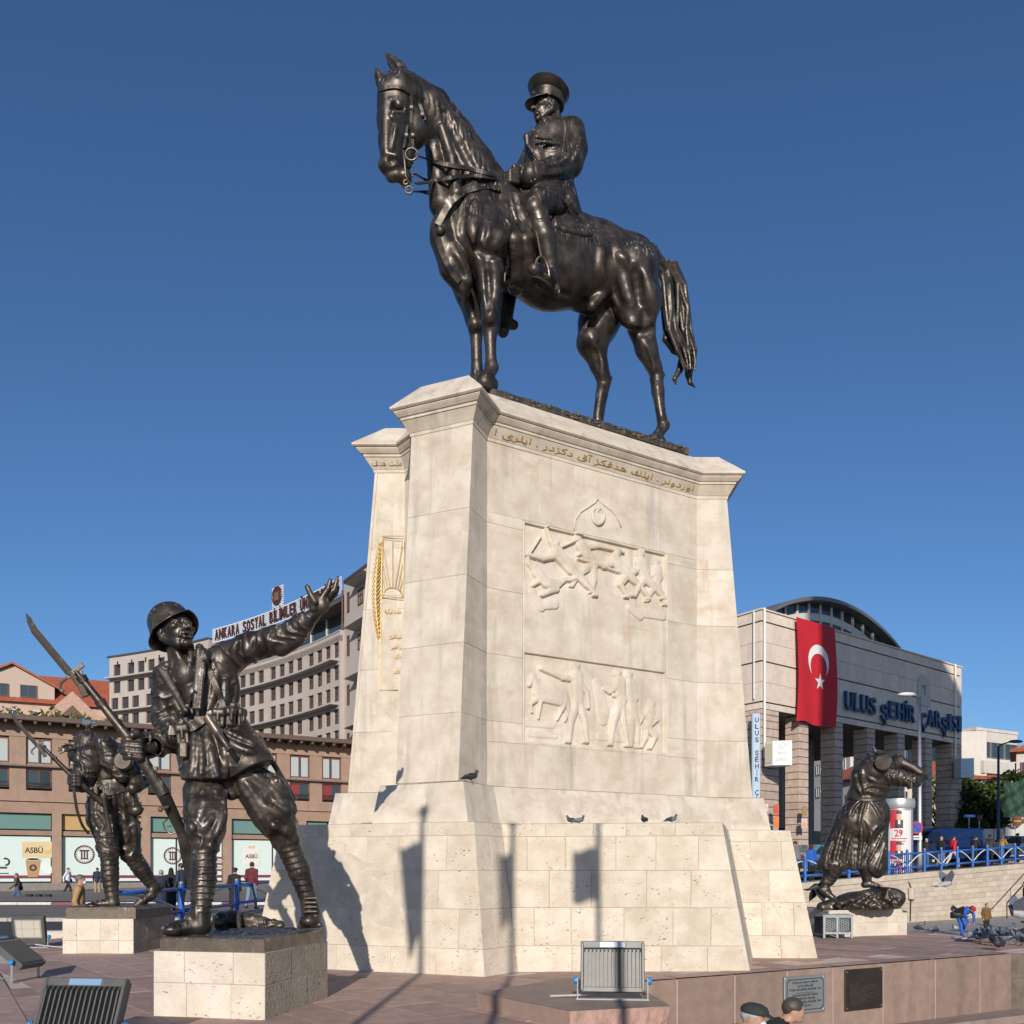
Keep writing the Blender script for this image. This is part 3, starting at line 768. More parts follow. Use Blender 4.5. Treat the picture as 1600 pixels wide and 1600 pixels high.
def soldier_shading_eyes():
	D0 = 15.6
	root = thing('soldier_statue', 'stooping bronze soldier statue with a pack on his back, hand shading his eyes', 'statue',
				at(180, 1425, D0), 'bronze statues around the monument')
	q = D0 / FPX
	P = lambda x, y, D=D0: np.array(at(x, y, D), np.float32)
	r = lambda px: px * q * .93
	F = Field((-8.0, 14.3, .5), (-5.9, 17.0, 3.95), .0155)
	# trunk in a belted greatcoat, stooping forward (to the viewer's left)
	F.cone(P(176, 1240, 15.6), P(158, 1180, 15.6), r(33), r(34), .05, sq=.9, fold=(.014, 15, (.4, 0, 1), .4))
	F.ell(P(143, 1192, 15.35), (r(24), r(24), r(27)), .04, fold=(.014, 18, (.6, 0, 1), .2))
	F.chain([(P(140, 1185, 15.3), r(23)), (P(128, 1222, 15.2), r(17)), (P(119, 1220, 15.0), r(13))], .04, fold=(.016, 20, (.5, 0, 1), .7))
	F.cone(P(148, 1170, 15.9), P(118, 1180, 16.1), r(18), r(13), .05)
	# coat skirts: front panel turned back, long tail behind
	F.cone(P(165, 1238, 15.55), P(160, 1280, 15.5), r(30), r(26), .04, sq=.9, fold=(.02, 14, (1, 0, .2), .3))
	F.cone(P(150, 1262, 15.5), P(162, 1290, 15.5), r(15), r(14), .04)
	F.cone(P(190, 1240, 15.65), P(198, 1300, 15.75), r(24), r(23), .04, sq=.9, fold=(.02, 16, (1, 0, .1), 1.3))
	F.cone(P(200, 1290, 15.8), P(205, 1340, 15.85), r(20), r(17), .03, sq=.9, fold=(.016, 18, (1, 0, .1), .6))
	F.box(P(205, 1346, 15.8), (r(40), .7, r(18)), .006, 's', R=Matrix.Rotation(math.radians(10), 3, 'Y'))
	for pts, D in (([(152, 1245), (150, 1270), (158, 1296)], 15.2), ([(178, 1240), (176, 1275), (182, 1310)], 15.2), ([(192, 1240), (194, 1280), (198, 1322)], 15.3),
				([(205, 1250), (210, 1290), (212, 1325)], 15.45), ([(166, 1236), (160, 1260), (168, 1290)], 15.22)):
		F.drape(pts, 4.2, .05)
	# breeches and wound lower legs
	F.cone(P(164, 1285, 15.5), P(170, 1332, 15.4), r(23), r(17), .02, fold=(.016, 20, (1, 0, .8), .2))
	F.cone(P(188, 1300, 15.75), P(204, 1335, 15.8), r(20), r(17), .02, fold=(.012, 20, (1, 0, .8), .2))
	F.cone(P(171, 1336, 15.4), P(172, 1368, 15.4), r(14.5), r(14), .01, ring=(4, .013, .15)); F.cone(P(172, 1368, 15.4), P(175, 1402, 15.4), r(14), r(10), .006, ring=(4, .013, .15))
	F.cone(P(203, 1332, 15.8), P(222, 1360, 15.95), r(15), r(14.5), .01, ring=(4, .013, .15)); F.cone(P(222, 1360, 15.95), P(240, 1385, 16.1), r(14), r(9.5), .006, ring=(4, .013, .15))
	# boots: one flat, one rolling over the toe
	F.cone(P(175, 1398, 15.4), P(177, 1411, 15.4), r(10), r(10), .02); F.cone(P(178, 1411, 15.4), P(150, 1413, 15.3), r(8.5), r(7), .03); F.ell(P(144, 1415, 15.28), (r(11), r(11), r(5)), .02)
	F.cone(P(137, 1420, 15.3), P(184, 1420, 15.4), r(3), r(3), .01)
	F.chain([(P(240, 1386, 16.1), r(10)), (P(236, 1398, 16.05), r(9.5)), (P(222, 1408, 15.95), r(8)), (P(212, 1415, 15.9), r(5.5))], .02); F.cone(P(244, 1390, 16.15), P(252, 1384, 16.2), r(7), r(6), .01)
	# head (face away to the left), hand shading the eyes
	sculpt_head(F, P(136, 1164, 15.6), (-.80, .55, -.05), (.05, 0, 1), r(36), k=.015)
	F.cone(P(148, 1185, 15.65), P(140, 1168, 15.62), r(13), r(11), .03)
	F.cone(P(122, 1188, 15.95), P(120, 1172, 15.75), r(8), r(6), .02)
	F.ell(P(114, 1169, 15.55), (r(9), r(7), r(4.5)), .015)
	for i, (dy, L) in enumerate(((-4, 10), (-1.5, 15), (1.5, 16), (4, 13), )):
		F.chain([(P(108, 1169 + dy, 15.5), r(2.5)), (P(108 - L * .55, 1168 + dy * 1.2, 15.45), r(2.2)), (P(107 - L, 1171 + dy * 1.5, 15.42), r(1.7))], .006)
	F.cone(P(118, 1166, 15.5), P(108, 1162, 15.45), r(2.6), r(2), .01)
	# gun hand at the fore-end
	F.ell(P(120, 1218, 14.92), (r(8), r(9), r(9)), .02)
	for i in range(4): F.chain([(P(124, 1211 + i * 5, 14.86), r(3)), (P(116, 1211 + i * 5, 14.82), r(3)), (P(112, 1213 + i * 5, 14.88), r(2.5))], .006)
	F.mesh('figure', BRONZE, root)
	helmet_mesh(P(137, 1159, 15.6), (-.82, .52, -.10), (.03, 0, 1), r(20.5), root, rim=1.3)
	# pack, rolled blanket, mess tin, haversack
	K = Field((-7.6, 14.6, 2.2), (-6.2, 16.5, 3.7), .0155)
	K.box(P(178, 1192, 15.55), (r(22), r(26), r(30)), .02, R=Matrix.Rotation(math.radians(-18), 3, 'Y'), rd=.06)
	K.chain([(P(163, 1160, 15.3), r(14)), (P(172, 1190, 15.25), r(15)), (P(190, 1212, 15.3), r(12))], .03, fold=(.010, 30, (.6, 0, 1), .4))
	K.chain([(P(196, 1178, 15.4), r(13)), (P(207, 1205, 15.45), r(14)), (P(214, 1228, 15.5), r(11))], .03, fold=(.010, 30, (.6, 0, 1), 1.4))
	K.cone(P(208, 1232, 15.4), P(224, 1222, 15.7), r(10), r(11), .03)
	K.mesh('pack', BRONZE, root)
	mb = MB(); mb.lathe([(.001, 0), (r(14), 0), (r(15), .02), (r(15), .10), (r(13), .13), (.001, .13)], Vector(P(196, 1190, 15.18)), 18, Matrix(((1, 0, 0), (0, 0, -1), (0, 1, 0))))
	mb.build('mess_tin', BRONZE, root, smooth=True, sharp=40)
	H = Field((-7.2, 14.8, 1.9), (-6.0, 16.4, 3.0), .0155)
	H.chain([(P(202, 1242, 15.5), r(10)), (P(212, 1262, 15.55), r(12))], .03, sq=.7, fold=(.022, 26, (1, 0, -.4), .5)); H.ell(P(211, 1266, 15.5), (r(13), r(9), r(10)), .03)
	H.mesh('haversack', BRONZE, root)
	strap(root, 'belt', snapped(F, [(146, 1233), (154, 1236), (164, 1238), (174, 1238), (184, 1236), (194, 1233), (203, 1230)]), r(9), .03)
	for x, y in ((141, 1238), (150, 1236)):
		mb = MB(); mb.box(P(x, y, 15.1), (r(8), r(9), r(15)), bev=.012); mb.build('ammunition_pouch', BRONZE, root)
	mb = MB(); a, b = Vector(P(161, 1240, 15.08)), Vector(P(172, 1302, 15.1)); d = b - a
	mb.tube([a, a + d * .1, a + d * .12, a + d * .96, b], [r(4.6), r(4.4), r(3.6), r(2.6), r(1.2)], 10); mb.build('scabbard', BRONZE, root, smooth=True, sharp=40)
	rifle_mesh(root, [P(62, 1162, 14.7), P(112, 1212, 14.85), P(160, 1255, 15.1), P(185, 1275, 15.5), P(215, 1300, 15.9)], 1.12, P(17, 1112, 14.6))
	strap(root, 'rifle_sling', [P(114, 1222, 14.85), P(117, 1245, 14.85), P(121, 1268, 14.9), P(129, 1290, 15.0), P(139, 1303, 15.1)], r(5), .01, (-.3, -1, 0))
	# cast ground plate
	mb = MB(); z0 = .592
	base = [at(103, 1437, 15.16), at(212, 1438, 15.16), at(268, 1432, 16.6), at(150, 1432, 17.2)]; base = [(p.x, p.y) for p in base]
	c = (sum(p[0] for p in base) / 4, sum(p[1] for p in base) / 4)
	mb.loft([[(c[0] + (x - c[0]) * s_, c[1] + (y - c[1]) * s_, z) for x, y in base] for s_, z in ((1, z0), (1, z0 + .15), (.98, z0 + .19), (.92, z0 + .21))])
	mb.build('statue_base', BRONZE, root)
	return root

def woman_carrying_shell():
	D0 = 19.3
	root = thing('woman_statue', 'bronze barefoot woman bent under an artillery shell, standing on a bronze rock', 'statue',
				at(1340, 1420, D0), 'bronze statues around the monument')
	q = D0 / FPX
	P = lambda x, y, D=D0: np.array(at(x, y, D), np.float32)
	r = lambda px: px * q
	F = Field((6.2, 18.2, .4), (9.3, 20.6, 4.0), .0165)
	# bent back, blouse
	F.cone(P(1354, 1243, 19.2), P(1366, 1208, 19.1), r(28), r(29), .06, sq=.85, fold=(.012, 14, (1, 0, .8), .5))
	F.ell(P(1352, 1212, 19.1), (r(22), r(20), r(20)), .05); F.cone(P(1378, 1200, 19.2), P(1366, 1205, 19.0), r(20), r(22), .06)
	for pts in ([(1384, 1232), (1366, 1226), (1350, 1232)], [(1388, 1222), (1372, 1222), (1358, 1216)], [(1386, 1240), (1372, 1240), (1356, 1236)], [(1336, 1210), (1340, 1228), (1346, 1242)], [(1346, 1200), (1348, 1220), (1352, 1240)]):
		F.drape(pts, 2.6, .05)
	# skirt over the hips, flaring to the hem
	F.ell(P(1333, 1284, 19.2), (r(27), r(25), r(30)), .04); F.ell(P(1365, 1274, 19.2), (r(25), r(24), r(30)), .05)
	F.cone(P(1352, 1250, 19.25), P(1348, 1290, 19.25), r(29), r(37), .05, sq=.85)
	F.cone(P(1330, 1288, 19.25), P(1304, 1356, 19.4), r(26), r(28), .05, sq=.85)
	F.cone(P(1345, 1290, 19.3), P(1336, 1350, 19.3), r(30), r(29), .05, sq=.85)
	F.cone(P(1366, 1282, 19.2), P(1364, 1352, 19.15), r(21), r(22), .04, sq=.9)
	F.cone(P(1372, 1295, 19.1), P(1376, 1330, 19.1), r(10), r(8), .05)
	F.box(P(1306, 1385, 19.2), (r(44), .9, r(26)), .006, 's')
	F.box(P(1366, 1402, 19.2), (r(44), .9, r(26)), .006, 's', R=Matrix.Rotation(math.radians(32), 3, 'Y'))
	for pts, D in (([(1316, 1292), (1308, 1325), (1300, 1356)], 18.75), ([(1330, 1300), (1322, 1330), (1318, 1357)], 18.7), ([(1338, 1290), (1336, 1320), (1332, 1356)], 18.7), ([(1346, 1298), (1346, 1325), (1342, 1354)], 18.72),
				([(1378, 1284), (1362, 1304), (1348, 1338)], 18.72), ([(1382, 1298), (1372, 1318), (1358, 1346)], 18.72), ([(1300, 1315), (1293, 1335), (1289, 1356)], 18.85), ([(1382, 1315), (1378, 1336), (1368, 1360)], 18.8),
				([(1342, 1252), (1333, 1262), (1326, 1276)], 18.78), ([(1350, 1254), (1346, 1270), (1342, 1286)], 18.76), ([(1362, 1254), (1370, 1264), (1376, 1278)], 18.78)):
		F.drape(pts, 3.6, .045); F.drape([(a + 4.5, b) for a, b in pts], 2.4, .03, 's')
	F.drape([(1338, 1288), (1337, 1310), (1334, 1345)], 3, .05, 's'); F.drape([(1350, 1284), (1354, 1300), (1352, 1320)], 3, .05, 's'); F.drape([(1318, 1300), (1312, 1330), (1306, 1354)], 2.5, .04, 's'); F.drape([(1376, 1300), (1366, 1325), (1352, 1344)], 2.5, .04, 's')
	# legs and feet
	F.cone(P(1302, 1352, 19.3), P(1296, 1376, 19.3), r(19), r(9), .01, fold=(.012, 24, (1, 0, .6), .2)); F.cone(P(1310, 1350, 19.3), P(1290, 1378, 19.3), r(12), r(8), .02)
	F.cone(P(1291, 1374, 19.3), P(1289, 1386, 19.3), r(7), r(6.5), .01)
	F.chain([(P(1284, 1390, 19.3), r(6)), (P(1292, 1396, 19.25), r(6)), (P(1300, 1402, 19.2), r(4.5)), (P(1305, 1404, 19.18), r(3.5))], .02); F.cone(P(1289, 1386, 19.3), P(1296, 1398, 19.25), r(6.5), r(5), .02)
	F.cone(P(1352, 1358, 19.1), P(1355, 1378, 19.1), r(10), r(6.5), .01)
	F.chain([(P(1351, 1382, 19.1), r(5.5)), (P(1362, 1382, 19.05), r(5)), (P(1374, 1385, 19.0), r(3.5))], .02)
	for i in range(4): F.cone(P(1374, 1384, 19.06 - i * .04), P(1379, 1386, 19.05 - i * .045), r(1.8), r(1.5), .005)
	# arms wrapped up round the shell
	F.chain([(P(1380, 1212, 18.95), r(16)), (P(1402, 1215, 18.85), r(13)), (P(1424, 1220, 18.8), r(11))], .03, fold=(.018, 28, (1, 0, .3), .6))
	F.chain([(P(1422, 1221, 18.8), r(8)), (P(1432, 1224, 18.8), r(7))], .01)
	F.chain([(P(1388, 1200, 19.25), r(13)), (P(1402, 1190, 19.3), r(11)), (P(1425, 1200, 19.2), r(8.5)), (P(1443, 1212, 19.1), r(7.5))], .03)
	F.chain([(P(1443, 1213, 19.1), r(7)), (P(1432, 1220, 18.95), r(6)), (P(1418, 1222, 18.85), r(5.5))], .02)
	for i in range(4): F.chain([(P(1431, 1219 + i * 3, 18.74), r(2.2)), (P(1424, 1220 + i * 3.3, 18.68), r(2.1)), (P(1419, 1222 + i * 3.3, 18.72), r(1.8))], .006)
	# head bowed beyond the shell
	sculpt_head(F, P(1402, 1205, 19.45), (.75, .4, -.5), (.3, .2, .9), r(34), k=.015)
	F.mesh('figure', BRONZE, root)
	mb = MB()
	ax = Vector((.42, .90, .06)).normalized(); x = ax.cross(Vector((0, 0, 1))).normalized(); y = x.cross(ax); R = Matrix((x, y, ax)).transposed()
	mb.lathe([(.001, -.012), (.03, -.012), (.034, 0), (.045, 0), (.05, -.01), (.075, -.01), (.08, 0), (.155, 0), (.172, .012), (.172, .05), (.15, .06), (.15, .09), (.165, .11), (.165, .55), (.14, .72), (.08, .9), (.001, 1.0)],
			at(1380, 1191, 18.55), 28, R)
	mb.build('artillery_shell', BRONZE, root, smooth=True, sharp=35)
	strap(root, 'apron_string', snapped(F, [(1326, 1246), (1334, 1248), (1342, 1249), (1352, 1250), (1362, 1250), (1372, 1249), (1381, 1247)]), r(3.5), .03)
	G = Field((6.2, 18.1, .45), (9.1, 20.6, 1.45), .017)
	G.cone(P(1285, 1418, 19.2), P(1330, 1410, 19.3), r(9), r(15), .05, sq=1); G.ell(P(1350, 1412, 19.3), (r(48), r(45), r(20)), .05)
	G.ell(P(1372, 1406, 19.3), (r(32), r(40), r(19)), .03); G.ell(P(1392, 1403, 19.1), (r(17), .5, r(16)), .04); G.box(P(1386, 1400, 19.0), (r(15), .4, r(11)), .08, R=Matrix.Rotation(.35, 3, 'Y'), rd=.06); G.cone(P(1352, 1398, 18.95), P(1400, 1410, 18.9), r(8), r(10), .03)
	G.cone(P(1312, 1411, 18.8), P(1345, 1399, 18.95), r(5), r(7), .03)
	for pts in ([(1318, 1420), (1332, 1408), (1350, 1398)], [(1345, 1422), (1356, 1408), (1374, 1396)], [(1372, 1424), (1380, 1412), (1398, 1402)], [(1298, 1420), (1312, 1414), (1326, 1406)]):
		G.drape(pts, 5, .02); G.drape([(a + 7, b + 2) for a, b in pts], 3, .02, 's')
	for pts, w in (([(1300, 1412), (1316, 1416), (1330, 1424)], 3), ([(1352, 1400), (1366, 1404), (1382, 1420)], 4), ([(1388, 1392), (1396, 1404), (1404, 1412)], 3), ([(1330, 1412), (1346, 1414), (1362, 1424)], 3)): G.drape(pts, w, .015, 's')
	G.box((7.7, 19.4, -.42), (4, 4, 1.0), .01, 's')
	G.mesh('rock_base', BRONZE, root)
	return root

def horse_and_rider():
	Dm = lambda px: 13.91 + .00633 * (px - 755)
	root = thing('equestrian_statue', 'bronze officer in a peaked cap on a standing horse atop the pale pedestal', 'statue', at(880, 640, 14.1))
	def P(x, y, o=0.0, D=None): return np.array(at(x, y, (Dm(x) if D is None else D) - 1.17 * o), np.float32)
	r = lambda px: px * .0095
	F = Field((-2.5, 11.5, 8.5), (3.5, 16.9, 14.6), .0185)
	C = lambda pts, k=.05, **kw: F.chain([(P(*p[:-1]), r(p[-1])) for p in pts], k, **kw)
	# barrel, shoulders, croup
	C([(745, 365, 0, 62), (800, 385, 0, 66), (860, 412, 0, 72), (920, 420, 0, 66), (975, 430, 0, 60)], .10, sq=.78)
	F.ell(P(985, 425, .05), (r(50), r(52), r(60)), .10)
	C([(800, 330, 0, 36), (870, 362, 0, 40), (935, 392, 0, 44), (985, 412, 0, 42)], .10)
	F.ell(P(735, 350, .22), (r(46), r(30), r(66)), .10); F.ell(P(712, 365, -.15), (r(38), r(34), r(62)), .10)
	F.ell(P(690, 365, .05), (r(19), r(22), r(28)), .08); C([(690, 375, .1, 18), (705, 420, .1, 18), (722, 445, .1, 16)], .06)
	F.ell(P(778, 350, .30), (r(34), r(20), r(40)), .06)
	# neck with crest
	C([(770, 335, 0, 52), (735, 285, .0, 46), (705, 230, 0, 36), (672, 178, 0, 30), (648, 152, .0, 26)], .08)
	C([(790, 300, 0, 16), (755, 250, 0, 16), (722, 205, 0, 16), (685, 158, 0, 15), (640, 128, 0, 13)], .05)
	C([(690, 320, .1, 20), (684, 275, .1, 15), (678, 235, .1, 14)], .05)
	C([(712, 300, .33, 10), (706, 250, .30, 9), (690, 200, .27, 7)], .05)
	# head, turned towards the viewer
	hD = 12.65
	h = lambda x, y, dD=0: P(x, y, 0, hD + dD)
	F.ell(h(628, 150), (r(33), r(26), r(34)), .05)
	F.chain([(h(622, 152), r(31)), (h(617, 190), r(26)), (h(614, 222), r(21)), (h(613, 248, -.02), r(18))], .05)
	F.ell(h(645, 196, .10), (r(25), r(22), r(34)), .05); F.cone(h(640, 218, .1), h(632, 255, .05), r(13), r(11), .04)
	F.ell(h(609, 258, -.06), (r(17), r(16), r(14)), .03); F.cone(h(612, 275, -.03), h(620, 274, -.03), r(9), r(9), .02)
	F.ell(h(632, 277, .02), (r(11), r(12), r(11)), .03)
	F.cone(h(604, 140, -.18), h(604, 235, -.17), r(10), r(8), .04)
	F.ell(h(611, 247, -.24), (r(7), r(9), r(6)), .02, 's'); F.ell(h(596, 258, -.10), (r(5), r(6), r(5)), .02)
	F.cone(h(603, 240, -.2), h(618, 243, -.2), r(3.5), r(3), .02); F.cone(h(606, 265, -.22), h(628, 262, -.08), r(1.5), r(1.5), .012, 's')
	F.ell(h(623, 166, -.26), (r(11), r(10), r(9)), .03, 's'); F.ell(h(623, 166, -.18), (r(8), r(8), r(7)), .006)
	F.cone(h(611, 157, -.25), h(634, 156, -.19), r(3.5), r(3.5), .02); F.cone(h(614, 175, -.25), h(632, 176, -.19), r(2.5), r(2.5), .015)
	F.cone(h(612, 183, -.24), h(630, 205, -.1), r(4), r(3), .03); F.cone(h(618, 200, -.22), h(612, 232, -.2), r(3), r(3), .025)
	F.ell(h(593, 166, -.05), (r(4), r(5), r(5)), .02)
	for pts, w in (([(629, 126, -.06), (624, 110, -.05), (613, 96, -.03), (602, 82, 0)], (11, 11, 7.5, 1.2)), ([(595, 130, .08), (592, 118, .08), (587, 105, .08)], (7.5, 6.5, 1.2))):
		F.chain([(h(*p), r(a)) for p, a in zip(pts, w)], .02)
	F.drape([(622, 118), (614, 103), (607, 92)], 5, .012, 's')
	# fore legs
	C([(752, 385, .33, 36), (763, 425, .30, 24), (766, 465, .30, 17), (766, 503, .30, 14.5)], .05)
	C([(766, 498, .30, 14), (766, 515, .30, 12.5), (766, 530, .30, 9.5), (767, 562, .30, 9)], .03)
	C([(767, 562, .30, 9), (768, 574, .30, 11.5), (764, 586, .32, 9.5), (760, 594, .36, 12)], .02); F.cone(P(757, 599, .36), P(767, 601, .30), r(13), r(12), .02)
	C([(722, 425, -.20, 28), (731, 460, -.2, 20), (741, 500, -.2, 14), (744, 515, -.2, 13)], .05)
	C([(744, 512, -.2, 12.5), (744, 530, -.2, 9.5), (745, 572, -.2, 9), (746, 586, -.2, 11), (742, 600, -.16, 10)], .03); C([(744, 598, -.2, 10), (742, 616, -.2, 10)], .02); F.cone(P(738, 624, -.16), P(747, 626, -.2), r(13), r(12), .02)
	# forearm, breast and shoulder muscles
	for pts, w in (([(748, 400), (756, 440), (762, 495)], 7), ([(768, 400), (774, 440), (770, 492)], 7), ([(744, 385), (738, 352), (745, 318)], 14), ([(775, 385), (790, 355)], 14), ([(722, 445), (732, 475), (741, 505)], 5),
				([(758, 498), (770, 498)], 7), ([(736, 508), (748, 508)], 6), ([(708, 385), (718, 415), (732, 445)], 12), ([(758, 460), (764, 480), (766, 500)], 4), ([(690, 345), (700, 320), (716, 300)], 7)):
		F.drape(pts, w * .8, .09)
	for pts, w in (([(742, 388), (760, 396), (782, 398)], 4), ([(728, 330), (722, 360), (738, 392)], 5), ([(758, 345), (752, 370), (746, 390)], 5), ([(706, 400), (724, 430)], 4), ([(762, 425), (764, 460), (762, 485)], 2.5)):
		F.drape(pts, w, .06, 's')
	# hind legs
	C([(985, 430, .28, 50), (1000, 470, .30, 38), (1002, 510, .28, 24), (1010, 545, .27, 19), (1024, 578, .25, 13.5)], .06)
	C([(968, 450, .30, 24), (985, 492, .34, 21)], .06); F.ell(P(985, 497, .36), (r(16), r(14), r(18)), .04)
	C([(1034, 586, .25, 6), (1026, 592, .25, 12), (1028, 612, .25, 11.5), (1032, 640, .25, 8.5), (1034, 655, .25, 9)], .025); C([(1012, 545, .32, 6), (1030, 580, .28, 5)], .03)
	C([(1034, 652, .25, 9), (1037, 665, .25, 11), (1030, 677, .28, 9), (1024, 684, .32, 10)], .02); F.cone(P(1020, 689, .33), P(1032, 692, .27), r(12), r(11), .02)
	C([(955, 460, -.22, 46), (935, 505, -.24, 36), (926, 535, -.24, 28), (935, 568, -.24, 16), (942, 588, -.24, 14)], .06); F.ell(P(922, 528, -.1), (r(18), r(16), r(16)), .04)
	C([(952, 592, -.24, 6), (944, 597, -.24, 12.5), (940, 618, -.24, 11), (936, 645, -.24, 9.5), (934, 660, -.22, 10)], .025); C([(934, 660, -.22, 10), (930, 674, -.2, 9.5)], .02); F.cone(P(924, 682, -.2), P(934, 684, -.24), r(12), r(11), .02)
	for pts, w in (([(962, 385), (972, 430), (986, 478)], 12), ([(1006, 425), (1016, 465), (1018, 500)], 11), ([(940, 385), (936, 420), (944, 452)], 7), ([(1000, 520), (1012, 555), (1022, 580)], 6), ([(925, 530), (936, 565), (942, 590)], 6), ([(985, 505), (998, 508)], 7),
				([(1026, 600), (1030, 635), (1034, 655)], 3.5), ([(940, 605), (936, 630), (933, 650)], 3.5), ([(968, 400), (990, 420)], 7)):
		F.drape(pts, w * .8, .09)
	for pts, w in (([(985, 400), (996, 440), (998, 480)], 6), ([(950, 400), (956, 440), (966, 470)], 6), ([(980, 512), (1005, 520), (1022, 512)], 3.5), ([(1006, 545), (1016, 575)], 3), ([(800, 400), (840, 440), (890, 462)], 4), ([(930, 548), (934, 575)], 3)):
		F.drape(pts, w, .07, 's')
	for i in range(6):
		F.drape([(664 + i * 4, 212 + i * 3), (672 + i * 3.2, 236), (678 + i * 2.2, 262)], 1.4, .012, 's')
	F.drape([(690, 165), (720, 225), (748, 280)], 7, .05, 's')
	for i in range(15):
		t = i / 14; x0, y0 = lerp(652, 778, t), lerp(134, 284, t) - 20 * math.sin(t * math.pi); F.drape([(x0, y0), (x0 + 3, y0 + 14), (x0 + 2 + 3 * math.sin(i * 2.1), y0 + 30)], 1.5, .02, 's')
	for a_, b_ in (((668, 249), (760, 270)), ((676, 284), (758, 276))): F.drape([a_, ((a_[0] + b_[0]) / 2, (a_[1] + b_[1]) / 2), b_], 2.5, .01, taper=False)
	# flank fold, sheath
	F.cone(P(945, 455, .30), P(925, 478, .25), r(10), r(8), .06)
	C([(905, 470, .0, 18), (938, 482, .02, 12)], .05); F.cone(P(948, 494, .05), P(955, 497, .05), r(9), r(9), .02)
	C([(1012, 405, 0, 26), (1026, 415, 0, 18)], .05)
	F.box(P(890, 700, 0, 14.2) * np.array([1, 1, 0], np.float32) + np.array([0, 0, 8.55], np.float32), (4, 4, .12), .005, 's')
	F.mesh('horse', BRONZE, root)
	# tail of long locks
	T = Field((2.1, 14.1, 9.2), (3.8, 16.2, 12.6), .0145)
	rnd = random.Random(4)
	main = [(1022, 408), (1042, 420), (1054, 445), (1058, 480), (1058, 515), (1070, 545), (1078, 575)]
	for i in range(44):
		u = (i % 22) / 21 - .5; o = rnd.uniform(-.12, .22); pts = []
		for j, (a, b) in enumerate(main):
			w = (6, 18, 30, 40, 38, 28, 12)[j]
			pts.append((P(a + u * w + math.sin(j * 1.5 + i * .9) * 3.4, b + rnd.uniform(-3, 3) - u * (10 if j == 1 else 0), o), r((5, 5.5, 4.4, 3.8, 3.4, 3.0, 1.6)[j])))
		T.chain(pts, .007)
	T.chain([(P(1045, 500), r(7)), (P(1040, 530), r(6)), (P(1052, 548), r(5)), (P(1064, 556), r(4)), (P(1062, 578), r(6)), (P(1054, 592), r(4)), (P(1056, 600), r(2))], .02)
	T.chain([(P(1078, 560), r(9)), (P(1076, 585), r(7)), (P(1078, 598), r(4)), (P(1086, 605), r(1.5))], .02)
	T.mesh('tail', BRONZE, root)
	# ---- rider
	o0 = 0.0
	R = Field((-.4, 12.6, 9.7), (1.9, 15.9, 14.0), .0145)
	CR = lambda pts, k=.04, **kw: R.chain([(P(*p[:-1]), r(p[-1])) for p in pts], k, **kw)
	CR([(864, 290, 0, 35), (860, 250, 0, 36), (864, 224, 0, 37)], .04, sq=.95)
	CR([(842, 226, -.05, 24), (838, 250, 0, 20), (842, 275, 0, 22)], .05); R.cone(P(891, 207, .22), P(852, 208, -.28), r(22), r(20), .05)
	# jacket skirts, cut off at the hem
	CR([(862, 292, .05, 38), (872, 330, .12, 38)], .03); CR([(872, 310, .20, 27), (892, 340, .16, 21)], .03); CR([(846, 298, .28, 21), (862, 318, .38, 22)], .02)
	# near arm: full sleeve, forearm across the body, buttoned cuff
	CR([(894, 207, .26, 22), (899, 233, .33, 21), (893, 258, .38, 19)], .018); CR([(893, 256, .38, 19), (862, 265, .43, 18), (834, 275, .42, 17)], .018)
	CR([(840, 273, .42, 19), (828, 277, .41, 19.5)], .006)
	for x, y in ((830, 284), (836, 281)): R.ell(P(x, y, .58), (r(2.4),) * 3, .004)
	R.ell(P(806, 276, .32), (r(14), r(14), r(13)), .015)
	for i in range(4): R.chain([(P(808, 266 + i * 6, .46), r(4.4)), (P(797, 268 + i * 5, .44), r(4.4)), (P(790, 273 + i * 4, .34), r(3.6))], .006)
	CR([(814, 263, .44, 4.4), (803, 261, .42, 4.2)], .008)
	CR([(838, 228, -.32, 18), (822, 262, -.34, 16), (812, 280, -.1, 12)], .03)
	# object hung at the far breast
	CR([(823, 214, .1, 6), (824, 226, .1, 5)], .01); CR([(826, 228, .16, 3), (842, 250, .28, 3)], .006)
	# legs
	CR([(866, 305, .22, 27), (840, 318, .54, 22), (835, 330, .57, 20)], .02); CR([(836, 328, .57, 19.5), (848, 368, .60, 19), (858, 412, .58, 13.5)], .015); CR([(851, 372, .62, 19), (857, 400, .60, 15)], .03)
	CR([(858, 408, .58, 13.5), (862, 428, .58, 12)], .02); CR([(865, 436, .58, 11), (852, 426, .70, 11), (840, 422, .80, 10), (834, 422, .86, 9)], .02); R.cone(P(868, 446, .58), P(870, 452, .58), r(7), r(6), .02); R.cone(P(860, 340, .56), P(832, 338, .58), r(3), r(3), .02)
	CR([(850, 320, -.45, 22), (815, 370, -.52, 20), (795, 455, -.52, 15), (790, 500, -.52, 12), (786, 518, -.50, 10)], .03); CR([(792, 505, -.52, 10), (803, 508, -.52, 8)], .02)
	# neck, collar, head
	CR([(866, 205, 0, 17), (864, 185, 0, 14.5)], .03); CR([(848, 204, .12, 5), (866, 200, .16, 5), (882, 198, .05, 5)], .02)
	sculpt_head(R, P(853, 170), (-.90, -.42, -.02), (-.03, 0, 1), r(55), k=.012)
	for pts, w in (([(906, 215), (902, 236), (894, 252)], 4), ([(884, 214), (888, 234), (886, 250)], 3), ([(852, 258), (872, 256), (890, 246)], 3.5), ([(846, 272), (868, 270), (890, 262)], 3.5), ([(866, 300), (880, 318), (898, 344)], 4), ([(856, 296), (862, 312), (860, 326)], 3), ([(880, 296), (892, 316), (906, 344)], 4)):
		R.drape(pts, w, .03)
